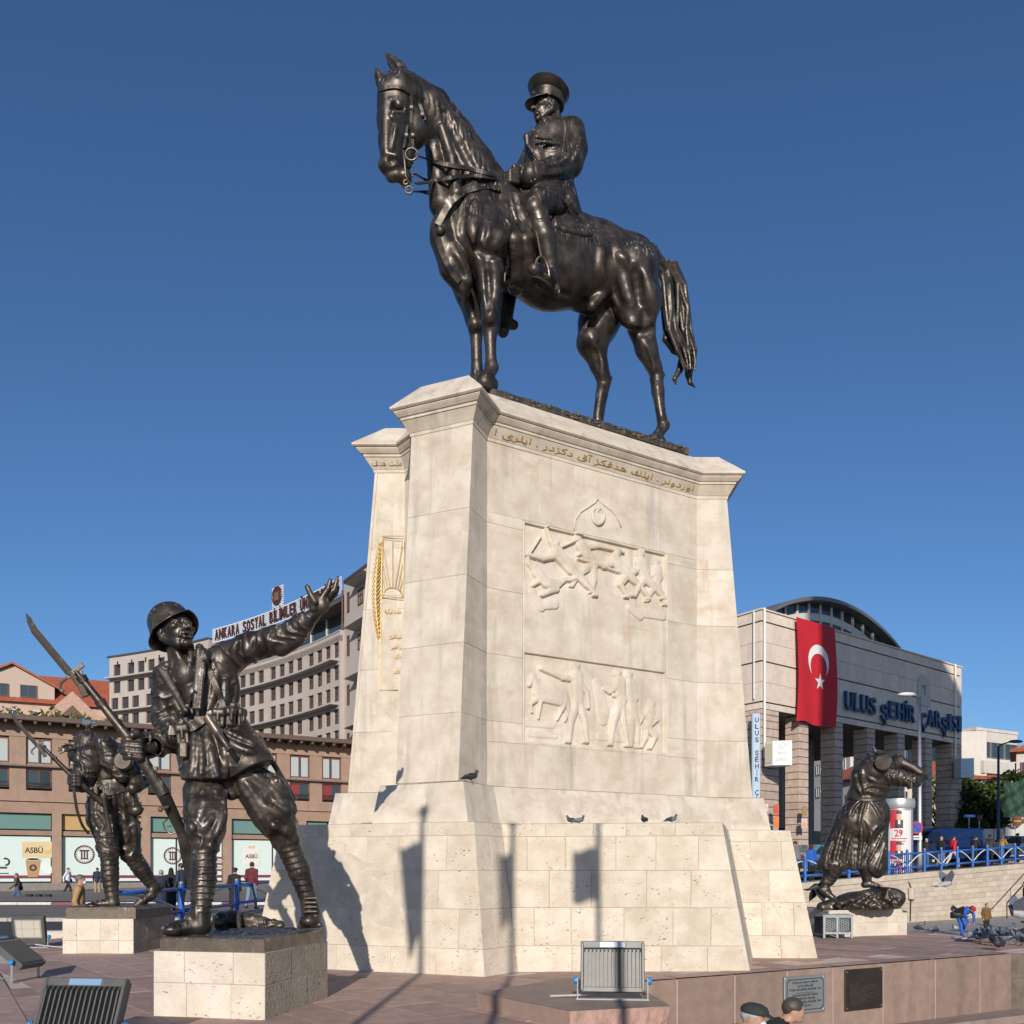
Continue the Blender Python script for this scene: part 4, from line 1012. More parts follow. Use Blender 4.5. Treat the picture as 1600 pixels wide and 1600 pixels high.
	for pts, w in (([(838, 218), (834, 245), (836, 268)], 1.6), ([(846, 232), (860, 235), (874, 233)], 1.4), ([(846, 216), (860, 221), (874, 218)], 1.4), ([(860, 220), (860, 234)], 1.4), ([(878, 262), (874, 250), (880, 240)], 2.4), ([(868, 262), (866, 254)], 2), ([(846, 288), (868, 290), (892, 286)], 2.2), ([(846, 284), (868, 286), (892, 282)], 1.5),
				([(872, 300), (884, 322), (892, 344)], 3.4), ([(838, 345), (850, 342), (862, 344)], 1.4), ([(836, 262), (840, 288)], 1.2), ([(896, 240), (888, 250), (872, 258)], 2.5)):
		R.drape(pts, w, .015, 's')
	for x, y, o in ((838, 214, .24), (850, 222, .28)): R.cone(P(x, y, o), P(x + 22, y + 3, o + .06), r(3), r(3), .02)
	R.mesh('rider', BRONZE, root)
	# peaked cap
	f, u, s_ = axes((-.90, -.42, -.02), (.05, -.04, 1)); M = Matrix((f, s_, u)).transposed(); c = Vector(P(857, 160))
	mb = MB(); n = 40
	def cring(rx, ry, z, tilt=0.0, dx=0.0):
		return [c + M @ Vector((dx + rx * math.cos(a), ry * math.sin(a), z + tilt * math.cos(a))) for a in [2 * math.pi * k / n for k in range(n)]]
	mb.loft([cring(.18, .15, -.05), cring(.262, .222, -.05, .01), cring(.268, .226, .015, .01), cring(.268, .228, .085, .02), cring(.28, .24, .09, .03), cring(.325, .30, .15, .05), cring(.345, .32, .18, .06), cring(.335, .31, .195, .06), cring(.2, .18, .225, .03), cring(.02, .02, .228)])
	cap = mb.build('peaked_cap', BRONZE, root, smooth=True, sharp=35)
	mb = MB(); top = []; bot = []
	for k in range(17):
		a = -1.15 + 2.3 * k / 16
		top.append((Vector((.262 * math.cos(a), .222 * math.sin(a), -.035)), Vector((.262 * math.cos(a) + .15 * math.cos(a * 1.15) ** 1, .24 * math.sin(a), -.035 - .085 * max(0, math.cos(a * 1.2))))))
	for k in range(16):
		(a0, a1), (b0, b1) = top[k], top[k + 1]; d = Vector((0, 0, .014))
		mb.add([c + M @ v for v in (a0, a1, b1, b0, a0 - d, a1 - d, b1 - d, b0 - d)], [(0, 1, 2, 3), (7, 6, 5, 4), (1, 5, 6, 2)])
	mb.build('visor', BRONZE, cap, smooth=True)
	mb = MB(); mb.ell(c + M @ Vector((.275, 0, .05)), (.02, .035, .04), 10, 6, M); mb.build('cap_badge', BRONZE, cap, smooth=True)
	# saddle, cloth, flap, stirrup, breast collar, bridle, reins
	S = Field((-.4, 12.5, 9.6), (2.0, 15.9, 12.5), .0185)
	def onto(Fs, pts, w, D_off=0.0, k=.03):
		o = []
		for (x, y) in pts:
			d = F.hit(x, y)
			if d: o.append((np.array(at(x, y, d + r(w) * .35), np.float32), r(w)))
		if len(o) > 1: Fs.chain(o, k)
	onto(S, [(797, 312), (800, 328), (806, 345), (816, 360), (830, 372)], 5.5); onto(S, [(806, 312), (810, 330), (818, 346), (830, 358)], 10); onto(S, [(822, 312), (830, 335), (842, 352)], 13)
	onto(S, [(868, 354), (880, 359), (895, 363), (910, 366), (922, 366)], 6); onto(S, [(868, 350), (890, 355), (912, 360)], 8)
	S.chain([(P(800, 300, 0), r(13)), (P(812, 306, .25), r(10))], .03); S.ell(P(870, 345, .1), (r(32), r(34), r(14)), .03)
	S.mesh('saddle', BRONZE, root)
	S2 = Field((-.4, 12.5, 9.4), (1.4, 15.9, 12.0), .0185)
	onto(S2, [(802, 378), (806, 395), (808, 412), (808, 430), (806, 446)], 15); onto(S2, [(820, 378), (822, 395), (824, 412), (822, 430)], 13)
	for i in range(4): S2.drape([(794 + i * 3, 385), (791 + i * 3, 410), (788 + i * 4, 440)], 2, .012, taper=False)
	S2.drape([(800, 446), (812, 450), (822, 444)], 3, .01, taper=False)
	S2.mesh('girth', BRONZE, root)
	mb = MB(); ring = []
	for k in range(13):
		a = math.pi * k / 12; ring.append(Vector(P(849 + 11 * math.cos(a) - 2, 428 - 26 * math.sin(a) + 6 * math.cos(a), .82)))
	mb.tube(ring, .018, 6); mb.bar(ring[0], ring[-1], .06, .022); mb.tube([Vector(P(846, 403, .82)), Vector(P(840, 372, .74)), Vector(P(836, 352, .6))], .016, 6)
	mb.build('stirrup', BRONZE, root, smooth=True, sharp=40)
	mb = MB(); mb.tube([Vector(P(868, 440, .62)), Vector(P(874, 450, .62)), Vector(P(873, 458, .62))], .012, 6); mb.build('spur', BRONZE, root)
	strap(root, 'breast_collar', snapped(F, [(684, 352), (692, 336), (702, 320), (714, 308), (728, 300), (744, 295), (762, 293), (782, 296)], .01), .09, .04, (.3, -1, .2))
	strap(root, 'breast_collar', snapped(F, [(684, 372), (688, 386), (693, 400), (700, 414), (708, 428), (718, 440)], .01), .08, .04, (-.3, -1, 0))
	mb = MB(); mb.lathe([(.001, .05), (.05, .04), (.075, 0), (.06, -.03), (.001, -.04)], at(688, 360, (F.hit(688, 360) or 13) - .01), 14, Matrix(((1, 0, 0), (0, 0, -1), (0, 1, 0)))); mb.build('breast_boss', BRONZE, root, smooth=True)
	H3 = lambda x, y, d=0: Vector(h(x, y, d))
	for nm, pts, w in (('browband', [(594, 142), (600, 139), (608, 137), (616, 136), (624, 137), (632, 140), (640, 145)], .05),
					('cheek_strap', [(642, 146), (643, 160), (643, 175), (643, 190), (644, 205), (645, 220), (645, 231)], .045),
					('cheek_strap', [(637, 196), (635, 208), (633, 220), (631, 232)], .04),
					('throat_strap', [(648, 146), (654, 160), (660, 174), (664, 188)], .04)):
		strap(root, nm, snapped(F, pts, .006), w, .03, (-.2, -1, 0))
	mb = MB()
	for x, y in ((643, 168), (635, 211), (645, 211), (660, 179)): mb.box(at(x, y, (F.hit(x, y) or hD) - .02), (.06, .03, .055), bev=.012)
	mb.build('bridle_buckle', BRONZE, root)
	mb = MB()
	for (x, y, R_) in ((643, 241, .085), (639, 297, .05), (634, 285, .03)):
		cc = H3(x, y, -.14); mb.tube([cc + Vector((R_ * math.cos(a), 0, R_ * math.sin(a))) for a in [2 * math.pi * k / 18 for k in range(19)]], .014, 6)
	mb.tube([H3(630, 235, -.2), H3(632, 252, -.2), H3(634, 275, -.18), H3(639, 286, -.15), H3(644, 283, -.13)], .014, 6); mb.tube([H3(628, 291, -.06), H3(633, 296, -.1), H3(638, 297, -.14)], .012, 6)
	for k in range(5): mb.ell(H3(645 + k % 2, 255 + k * 5, -.1), (.014, .014, .02), 6, 5)
	mb.build('curb_bit', BRONZE, root, smooth=True)
	strap(root, 'rein', [H3(650, 243, -.12), *snapped(F, [(668, 249), (684, 254), (700, 258), (720, 262), (740, 266), (758, 270)], .05), P(776, 276, .46), P(793, 282, .42)], .06, .02, (0, -1, 0))
	strap(root, 'rein', [H3(650, 287, -.12), *snapped(F, [(676, 284), (690, 281), (705, 278), (722, 276), (740, 275), (756, 276)], .05), P(778, 280, .46), P(794, 285, .42)], .055, .02, (0, -1, 0))
	strap(root, 'rein', [H3(644, 299, .0), P(660, 300, .0), P(680, 302, .12)], .05, .02, (0, -1, 0)); strap(root, 'rein', [H3(648, 272, .05), P(662, 280, .02), P(680, 290, .1)], .05, .02, (0, -1, 0))
	# plinth
	return root

# ---------------------------------------------------------------- the stone monument
GOLD = mat('gilt_lettering', (.55, .36, .10), .45, .3, var=.35, scale=30)
GOLDPALE = mat('worn_gilt_lettering', (.42, .28, .10), .6, .1, var=.4, scale=30)
def stone_blocks(parent, m, A0, B0, A1, B1, rows, rng, name='stone_block', proud=.0, t=.05, gap=.0014, colsf=None, skew=0):
	"""Facing stones on the quad A0-B0 (foot) / A1-B1 (head); rows are fractions of the height.
	Each stone is its own object with bevelled edges; joints are recessed."""
	A0, B0, A1, B1 = map(Vector, (A0, B0, A1, B1))
	nrm = (B0 - A0).cross(A1 - A0).normalized()
	out = []
	def pt(u, v): return (A0.lerp(B0, u)).lerp(A1.lerp(B1, u), v)
	L = (B0 - A0).length; H = (A1 - A0).length; dr = (B0 - A0) / L; sa, sb = (A1 - A0).dot(dr), (B1 - A0).dot(dr)
	def plumb(u, v, vm):
		if u <= 0 or u >= 1: return u
		s_ = lerp(lerp(0, sa, vm), lerp(L, sb, vm), u); return min(.995, max(.005, (s_ - sa * v) / (L + (sb - L) * v - sa * v)))
	for ri in range(len(rows) - 1):
		v0, v1 = rows[ri], rows[ri + 1]
		cuts = colsf(ri) if colsf else [0, 1]
		for ci in range(len(cuts) - 1):
			u0, u1 = cuts[ci], cuts[ci + 1]
			gu, gv = gap / L, gap / H
			e = rng.uniform(-.0015, .003) + proud
			vm = (v0 + v1) / 2; gl, gr = (gu if ci else gu * .3), (gu if ci < len(cuts) - 2 else gu * .3)
			q = [pt(plumb(u0, v0, vm) + gl, v0 + gv), pt(plumb(u1, v0, vm) - gr, v0 + gv), pt(plumb(u1, v1, vm) - gr, v1 - gv), pt(plumb(u0, v1, vm) + gl, v1 - gv)]
			b = .0032
			c = sum(q, Vector()) / 4
			inn = []
			for i in range(4):
				d1 = (q[(i + 1) % 4] - q[i]).normalized(); d2 = (q[(i - 1) % 4] - q[i]).normalized()
				inn.append(q[i] + (d1 + d2) * b + nrm * e)
			mid = [p + nrm * (e - b) for p in q]; back = [p - nrm * t for p in q]
			mb = MB(); mb.add(inn + mid + back, [(0, 1, 2, 3)] + [(4 + i, 4 + (i + 1) % 4, (i + 1) % 4, i) for i in range(4)] + [(8 + i, 8 + (i + 1) % 4, 4 + (i + 1) % 4, 4 + i) for i in range(4)])
			out.append(mb.build(name, m, parent))
	return out
def P2(px, D): return ((px - 800) / FPX * D, D)

def monument():
	rng = random.Random(11)
	root = thing('monument_pedestal', 'tall cream stone pedestal with battered piers, carved reliefs and a moulded cornice, carrying the horse', 'monument', (1.0, 13.5, 0))
	# outline corners (plan), going counter-clockwise seen from above: names -> (foot, head) per stage
	names = ['far', 'rcor', 'rc', 'conc', 'N', 'pl', 'q', 'lr', 'll', 'bl', 'br']
	body_b = dict(N=(-.748, 12.41), conc=(-.37, 13.16), rc=(3.13, 15.2), rcor=(4.12, 15.35), pl=(-1.667, 12.86), q=(-1.42, 13.6), lr=(-1.72, 14.2), ll=(-2.63, 14.34), bl=(-2.4, 15.0), br=(1.3, 17.2), far=(4.05, 16.6))
	body_t = dict(N=(-.565, 12.85), conc=(-.372, 13.35), rc=(3.18, 15.46), rcor=(3.71, 15.46), pl=(-1.49, 13.25), q=(-1.30, 13.9), lr=(-1.72, 14.44), ll=(-2.21, 14.44), bl=(-2.05, 15.0), br=(1.4, 17.0), far=(3.7, 16.5))
	t2_t = dict(N=(-.674, 12.25), conc=(-.265, 13.0), rc=(3.56, 15.08), rcor=(4.24, 15.1), pl=(-1.92, 12.98), q=(-1.6, 13.4), lr=(-1.85, 13.95), ll=(-2.79, 14.15), bl=(-2.6, 15.0), br=(1.3, 17.4), far=(4.2, 16.8))
	t2_b = dict(N=(-.60, 12.14), conc=(-.165, 12.86), rc=(3.62, 14.78), rcor=(4.28, 14.8), pl=(-2.0, 12.74), q=(-1.7, 13.3), lr=(-1.95, 13.75), ll=(-2.87, 13.95), bl=(-2.7, 15.1), br=(1.3, 17.6), far=(4.3, 17.0))
	base_t = dict(N=(-.51, 12.06), conc=(-.145, 12.66), re=(2.89, 12.32), rb=(3.52, 14.6), rcor=(4.55, 14.66), l=(-3.37, 13.1), bl=(-3.0, 15.4), br=(1.3, 17.9), far=(4.5, 17.4))
	base_b = dict(N=(-.363, 11.81), conc=(.08, 12.4), re=(3.31, 12.46), rb=(3.86, 14.36), rcor=(4.88, 14.3), l=(-3.84, 13.2), bl=(-3.4, 15.6), br=(1.3, 18.2), far=(4.9, 17.8))
	Z0, Z1, Z2, Z3, ZC = 0.0, 2.066, 2.63, 2.652, 7.825
	v = lambda d, k, z: Vector((*d[k], z))
	# cores behind the facing stones
	def core(d0, d1, keys, z0, z1, shrink, m, nm):
		def ins(d):
			c = Vector((sum(d[k][0] for k in keys) / len(keys), sum(d[k][1] for k in keys) / len(keys)))
			out = []
			for i, k in enumerate(keys):
				p = Vector(d[k]); a = Vector(d[keys[i - 1]]); b = Vector(d[keys[(i + 1) % len(keys)]])
				n1 = (p - a).normalized(); n2 = (b - p).normalized()
				n1 = Vector((n1.y, -n1.x)); n2 = Vector((n2.y, -n2.x)); nn = (n1 + n2).normalized()
				out.append(p + nn * shrink / max(.4, nn.dot(n1)))
			return out
		r0, r1 = ins(d0), ins(d1)
		mb = MB(); mb.loft([[(p.x, p.y, z0) for p in r0], [(p.x, p.y, z1) for p in r1]])
		return mb.build(nm, m, root)
	kb = ['rcor', 'rb', 're', 'conc', 'N', 'l', 'bl', 'br', 'far']
	k2 = ['rcor', 'rc', 'conc', 'N', 'pl', 'q', 'lr', 'll', 'bl', 'br', 'far']
	core(base_b, base_t, kb, -.25, Z1 - .004, .011, MORTAR, 'base_core')
	core(t2_b, t2_t, k2, Z1 - .05, Z2, .011, MORTAR, 'plinth_core')
	ax = Vector((-.515, .857)) * .09
	sh = lambda d: {k: ((p[0] + ax.x, p[1] + ax.y) if k in ('conc', 'rc') else p) for k, p in d.items()}
	core(sh(body_b), sh(body_t), k2, Z2 - .05, ZC, .011, MORTAR, 'body_core')

	# base courses of pitted travertine in broken bond
	rows = [0, .36 / 2.066, .89 / 2.066, 1.41 / 2.066, 1.885 / 2.066, 1]
	def cols(n, rg, lo=.75, hi=1.3):
		def f(ri):
			w = [rg.uniform(lo, hi) for _ in range(n + (ri % 2))]
			if ri % 2: w[0] *= .6; w[-1] *= .6
			s = sum(w); c = [0]
			for x in w: c.append(c[-1] + x / s)
			c[-1] = 1; return c
		return f
	def face(d0, d1, a, b, z0, z1, m, rows, cf, **kw):
		return stone_blocks(root, m, v(d0, a, z0), v(d0, b, z0), v(d1, a, z1), v(d1, b, z1), rows, rng, colsf=cf, **kw)
	face(base_b, base_t, 'l', 'N', Z0, Z1, TRAV, rows, cols(5, rng))
	face(base_b, base_t, 'N', 'conc', Z0, Z1, TRAV, rows, cols(1, rng))
	face(base_b, base_t, 'conc', 're', Z0, Z1, TRAV, rows, cols(5, rng))
	face(base_b, base_t, 're', 'rb', Z0, Z1, TRAV, rows, cols(3, rng))
	face(base_b, base_t, 'rb', 'rcor', Z0, Z1, TRAV, rows, cols(2, rng))
	face(base_b, base_t, 'rcor', 'far', Z0, Z1, TRAV, rows, cols(4, rng)); face(base_b, base_t, 'bl', 'l', Z0, Z1, TRAV, rows, cols(4, rng))
	mb = MB(); mb.add([v(base_t, k, Z1 + .001) for k in kb], [tuple(range(len(kb)))[::-1]]); mb.build('base_ledge', TRAV, root)
	# second step
	pale = MARBLE
	one = [0, 1]
	for a, b, n in (('ll', 'lr', 1), ('pl', 'N', 2), ('N', 'conc', 1), ('conc', 'rc', 4), ('rc', 'rcor', 1), ('rcor', 'far', 2), ('bl', 'll', 1), ('q', 'pl', 1)):
		face(t2_b, t2_t, a, b, Z1, Z2, pale, one, cols(n, rng))
	mb = MB(); mb.add([v(t2_t, k, Z2 + .003) for k in k2], [tuple(range(len(k2)))[::-1]]); mb.build('plinth_ledge', pale, root)
	# body: five tall courses
	zs = [Z3, 3.62, 4.62, 5.6, 6.58, ZC]; rows = [(z - Z3) / (ZC - Z3) for z in zs]
	face(body_b, body_t, 'pl', 'N', Z3, ZC, pale, rows, lambda r: [0, 1]); face(body_b, body_t, 'N', 'conc', Z3, ZC, pale, rows, lambda r: [0, 1])
	face(body_b, body_t, 'rc', 'rcor', Z3, ZC, pale, rows, lambda r: [0, 1]); face(body_b, body_t, 'rcor', 'far', Z3, ZC, pale, rows, lambda r: [0, .5, 1])
	face(body_b, body_t, 'll', 'lr', Z3, ZC, pale, rows, lambda r: [0, 1]); face(body_b, body_t, 'lr', 'q', Z3, ZC, pale, rows, lambda r: [0, 1]); face(body_b, body_t, 'q', 'pl', Z3, ZC, pale, rows, lambda r: [0, 1])
	face(body_b, body_t, 'bl', 'll', Z3, ZC, pale, rows, lambda r: [0, 1])
	# long face: plain stones at both ends and over the panel, the carved panel between
	A0, B0, A1, B1 = v(body_b, 'conc', Z3), v(body_b, 'rc', Z3), v(body_t, 'conc', ZC), v(body_t, 'rc', ZC)
	pt = lambda a, b: A0.lerp(B0, a).lerp(A1.lerp(B1, a), b)
	def uv_of(px, py):
		"""where a photo pixel falls on the long face"""
		o = Vector((0, 0, CAMZ)); d = at(px, py, 1) - o; n = (B0 - A0).cross(A1 - A0)
		p = o + d * ((A0 - o).dot(n) / d.dot(n)); b = (p.z - Z3) / (ZC - Z3)
		l, r_ = A0.lerp(A1, b), B0.lerp(B1, b); return (p - l).dot(r_ - l) / (r_ - l).length_squared, b
	ul = (uv_of(817, 815)[0] + uv_of(817, 1164)[0]) / 2; ur = (uv_of(1043, 860)[0] + uv_of(1044, 1180)[0]) / 2
	vt, vb = uv_of(930, 838)[1], uv_of(930, 1172)[1]
	def strip(u0, u1, rws, cf):
		for i in range(len(rws) - 1):
			c = cf(i)
			for j in range(len(c) - 1):
				a, b = lerp(u0, u1, c[j]), lerp(u0, u1, c[j + 1])
				stone_blocks(root, pale, pt(a, rws[i]), pt(b, rws[i]), pt(a, rws[i + 1]), pt(b, rws[i + 1]), [0, 1], rng)
	rin = sorted([vb, vt] + [r_ for r_ in rows if vb + .02 < r_ < vt - .02])
	nb_ = (B0 - A0).cross(A1 - A0).normalized() * -.011
	mb = MB()
	for u0, u1, w0, w1 in ((0, ul, vb, vt), (ur, 1, vb, vt), (0, 1, 0, vb), (0, 1, vt, 1)): mb.quad(pt(u0, w0) + nb_, pt(u1, w0) + nb_, pt(u1, w1) + nb_, pt(u0, w1) + nb_)
	mb.build('mortar_bed', MORTAR, root)
	strip(0, ul, rin, lambda i: [0, 1]); strip(ur, 1, rin, lambda i: [0, 1])
	strip(0, 1, [0, vb], lambda i: [0, .2, .45, .72, 1]); strip(0, 1, [vt, 1], lambda i: [0, .22, .38, .60, .8, 1])
	# carved panel: a height field with two scenes, groove frame and the pointed arch above
	W = (pt(ur, .5) - pt(ul, .5)).length; H = (pt(.5, vt) - pt(.5, vb)).length
	nx, ny = 420, int(420 * H / W)
	X, Y = np.meshgrid(np.linspace(0, 1, nx), np.linspace(0, 1, ny)); hgt = np.zeros_like(X)
	Xm, Ym = X * W, Y * H
	def to(px, py):
		u, b = uv_of(px, py); return ((u - ul) / (ur - ul) * W, (b - vb) / (vt - vb) * H)
	def dist(a, b, ra, rb):
		ax, ay = a; bx, by = b; dx, dy = bx - ax, by - ay; L2 = max(dx * dx + dy * dy, 1e-9)
		t = np.clip(((Xm - ax) * dx + (Ym - ay) * dy) / L2, 0, 1)
		return np.hypot(Xm - ax - t * dx, Ym - ay - t * dy) - (ra + (rb - ra) * t)
	def rect(x0, y0, x1, y1):
		return np.maximum(np.maximum(x0 - Xm, Xm - x1), np.maximum(y0 - Ym, Ym - y1))
	# sunk grounds
	lo1 = [to(822, 816), to(1040, 862)]; s1b = to(930, 930)[1]
	lo2t, lo2b = to(930, 1035)[1], 0.0
	fr = .035
	g1 = rect(fr, s1b, W - fr, H - .03); g2 = rect(fr, .05, W - fr, lo2t)
	sunk = lambda g, dp, w=.012: -dp * np.clip(-g / w, 0, 1)
	hgt += sunk(g1, .052) * np.clip((Ym - s1b) / .35, 0, 1) + sunk(g2, .042)
	def body(segs, rise, soft=.020):
		"""one figure: the union of its limbs, cushioned up from the ground and cut in steeply at its outline"""
		d = np.full_like(X, 9.0)
		for a, b, ra, rb in segs:
			e = dist(to(*a), to(*b), ra * 1.42, rb * 1.4); k = .02; q_ = np.maximum(k - np.abs(d - e), 0) / k; d = np.minimum(d, e) - q_ * q_ * k * .25
		return rise * 1.35 * (np.clip(-d / .006, 0, 1) * .55 + np.clip(-d / soft, 0, 1) * .30 + np.clip(-d / .07, 0, 1) * .30)
	figs = []
	def man(head, neck, hip, hands, feet, s=1.0, rise=.05, cap=True):
		segs = [(head, head, .055 * s, .055 * s), (neck, hip, .085 * s, .075 * s), (head, neck, .04 * s, .05 * s)]
		if cap: segs.append(((head[0] - 3 * s, head[1] - 4 * s), (head[0] + 4 * s, head[1] - 3 * s), .03 * s, .03 * s))
		for e, hnd in hands: segs += [((neck[0], neck[1] + 5), e, .042 * s, .036 * s), (e, hnd, .034 * s, .026 * s)]
		for k, ft in feet: segs += [((hip[0], hip[1]), k, .062 * s, .048 * s), (k, ft, .044 * s, .03 * s), (ft, (ft[0] - 5 * s, ft[1] + 1), .022 * s, .02 * s)]
		figs.append((segs, rise))
	# upper scene: a charge with rifles
	man((869, 850), (872, 862), (893, 888), [((850, 872), (824, 866)), ((862, 845), (855, 825))], [((908, 898), (892, 906)), ((915, 912), (930, 930))], 1.0)
	man((835, 886), (840, 894), (852, 910), [((828, 880), (826, 868)), ((842, 908), (830, 916))], [((872, 912), (886, 904)), ((868, 920), (846, 930))], .95, .04)
	man((905, 838), (910, 850), (930, 880), [((920, 858), (905, 866)), ((935, 852), (955, 856))], [((905, 896), (894, 915)), ((930, 905), (925, 925))], .9, .035)
	man((966, 862), (962, 874), (982, 896), [((945, 884), (930, 878)), ((970, 890), (985, 896))], [((970, 912), (980, 932)), ((1000, 912), (1014, 935))], 1.0)
	man((1003, 866), (1004, 880), (1010, 902), [((992, 894), (976, 894)), ((1014, 892), (1004, 904))], [((1000, 914), (992, 930)), ((1026, 918), (1038, 934))], 1.05)
	man((1028, 878), (1030, 890), (1028, 912), [((1018, 900), (1006, 902)), ((1036, 900), (1030, 912))], [((1018, 924), (1012, 938)), ((1036, 926), (1040, 944))], .9, .035)
	for a, b in (((905, 872), (985, 898)), ((930, 852), (976, 862)), ((846, 838), (826, 868)), ((870, 858), (905, 842))): figs.append(([(a, b, .016, .022)], .045))
	for a, b in (((832, 925), (845, 948)), ((850, 946), (866, 944)), ((1000, 958), (1036, 962)), ((985, 950), (1000, 962))): figs.append(([(a, b, .05, .06)], .022))
	# lower scene: officer pointing, horse, two soldiers and a seated woman
	man((900, 1042), (902, 1056), (904, 1090), [((880, 1058), (846, 1044)), ((918, 1082), (920, 1105))], [((894, 1122), (890, 1158)), ((914, 1125), (918, 1158))], 1.05, .045)
	man((966, 1052), (970, 1066), (972, 1096), [((954, 1080), (944, 1076)), ((978, 1092), (960, 1086))], [((960, 1128), (956, 1162)), ((976, 1130), (982, 1164))], 1.0, .04)
	man((984, 1054), (988, 1070), (990, 1110), [((996, 1090), (985, 1092))], [((990, 1130), (988, 1164)), ((998, 1130), (998, 1166))], 1.0, .032)
	man((1020, 1100), (1018, 1112), (1012, 1136), [((1006, 1120), (1002, 1128)), ((1028, 1124), (1018, 1134))], [((1010, 1152), (1004, 1166)), ((1026, 1150), (1018, 1168))], .9, .038)
	horse = [((846, 1082), (880, 1090), .10, .10), ((842, 1078), (834, 1058), .06, .045), ((834, 1056), (828, 1070), .04, .028), ((840, 1092), (830, 1100), .035, .025), ((830, 1100), (832, 1112), .022, .02), ((846, 1096), (842, 1122), .032, .02),
			((884, 1096), (880, 1108), .045, .03), ((880, 1108), (872, 1124), .022, .018), ((888, 1096), (890, 1110), .04, .025), ((890, 1110), (884, 1126), .022, .018)]
	figs.append((horse, .035)); figs.append(([((936, 1068), (944, 1110), .07, .09), ((944, 1110), (944, 1124), .09, .07)], .018))
	for a, b in (((826, 1128), (866, 1134)), ((830, 1144), (870, 1150)), ((940, 1150), (1000, 1158))): figs.append(([(a, b, .05, .03)], .012))
	for segs, rise in figs: hgt = np.maximum(hgt, sunk(g1, .052) * np.clip((Ym - s1b) / .35, 0, 1) + sunk(g2, .042) + body(segs, rise))
	# frame grooves
	ed = np.minimum(np.minimum(Xm, W - Xm), np.minimum(Ym, H - Ym)); hgt -= .014 * np.clip(1 - np.abs(ed - .008) / .007, 0, 1)
	hgt -= .006 * np.clip(1 - np.abs(Ym - s1b + .02) / .006, 0, 1) * 0
	nrm = (B0 - A0).cross(A1 - A0).normalized()
	U = ul + (ur - ul) * X; Vv = vb + (vt - vb) * Y
	a0, b0, a1, b1 = (np.array(q_) for q_ in (A0, B0, A1, B1))
	lo = a0 + (b0 - a0) * U[..., None]; hi = a1 + (b1 - a1) * U[..., None]
	Pp = lo + (hi - lo) * Vv[..., None] + np.array(nrm) * hgt[..., None]
	idx = np.arange(nx * ny).reshape(ny, nx)
	Q = np.stack([idx[:-1, :-1], idx[:-1, 1:], idx[1:, 1:], idx[1:, :-1]], -1).reshape(-1, 4)
	me = bpy.data.meshes.new('relief_panel'); off = np.array(worldpos(root))
	me.vertices.add(nx * ny); me.vertices.foreach_set('co', (Pp.reshape(-1, 3) - off).astype(np.float32).ravel())
	me.loops.add(Q.size); me.loops.foreach_set('vertex_index', Q.astype(np.int32).ravel()); me.polygons.add(len(Q)); me.polygons.foreach_set('loop_start', np.arange(0, Q.size, 4, dtype=np.int32))
	me.materials.append(pale); me.update(calc_edges=True)
	o = bpy.data.objects.new('relief_panel', me); link(o, root)
	# raised pointed arch with crescent and star over the panel
	n3 = nrm
	def onface(px, py, e=0.0):
		u, b = uv_of(px, py); return pt(u, b) + n3 * e
	mb = MB()
	mb.tube([onface(x, y, .008) for x, y in ((897, 828), (899, 812), (907, 800), (920, 792), (930, 785), (935, 779))], .014, 6); mb.tube([onface(x, y, .008) for x, y in ((935, 779), (944, 789), (956, 798), (965, 808), (971, 824))], .012, 6)
	mb.build('carved_arch', pale, root, smooth=True)
	mb = MB(); ring = [onface(935 + 9 * math.sin(a), 806 - 13 * math.cos(a), .012) for a in [.55 + (2 * math.pi - 1.1) * k / 20 for k in range(21)]]
	mb.tube(ring, [.010 + .026 * math.sin(math.pi * k / 20) for k in range(21)], 6); mb.build('carved_crescent', pale, root, smooth=True)
	mb = MB(); st = []
	for k in range(10):
		a = math.pi / 2 + k * math.pi / 5; q_ = (7.5 if k % 2 == 0 else 3.2); st.append(onface(936 + q_ * math.cos(a) * .8, 796 - q_ * math.sin(a), .004))
	c = onface(936, 796, .03)
	mb.add(st + [c], [(i, (i + 1) % 10, 10) for i in range(10)]); mb.build('carved_star', pale, root)
	# cornice, mitred round the outline
	def off(d, o):
		out = []
		for i, k in enumerate(k2):
			p = Vector(d[k]); a = Vector(d[k2[i - 1]]); b = Vector(d[k2[(i + 1) % len(k2)]])
			n1 = (p - a).normalized(); n2 = (b - p).normalized()
			n1 = Vector((-n1.y, n1.x)); n2 = Vector((-n2.y, n2.x)); nn = (n1 + n2).normalized()
			out.append(p + nn * o / max(.5, nn.dot(n1)))
		return out
	flip = 1 if (Vector(body_t['N']) - Vector((1, 15))).dot(off(body_t, .1)[k2.index('N')] - Vector(body_t['N'])) > 0 else -1
	ring = lambda o, z: [(p.x, p.y, z) for p in off(body_t, o * flip)]
	def course(prof, nm, m=None):
		mb = MB(); mb.loft([ring(o, z) for o, z in prof]); return mb.build(nm, m or pale, root)
	course([(-.05, ZC - .01), (.012, ZC - .01), (.018, ZC + .03), (.018, ZC + .036), (-.05, ZC + .037)], 'cornice_fillet')
	course([(-.05, ZC + .038), (.022, ZC + .04), (.11, ZC + .19), (-.05, ZC + .191)], 'inscription_band')
	course([(-.05, ZC + .192), (.120, ZC + .20), (.128, ZC + .235), (.150, ZC + .24), (.185, ZC + .275), (.205, ZC + .30), (.205, ZC + .31), (-.05, ZC + .311)], 'cornice_moulding')
	course([(-.05, ZC + .313), (.225, ZC + .318), (.25, ZC + .335), (.25, ZC + .36), (.235, ZC + .378), (-.115, ZC + .77), (-.16, ZC + .785)], 'coping')
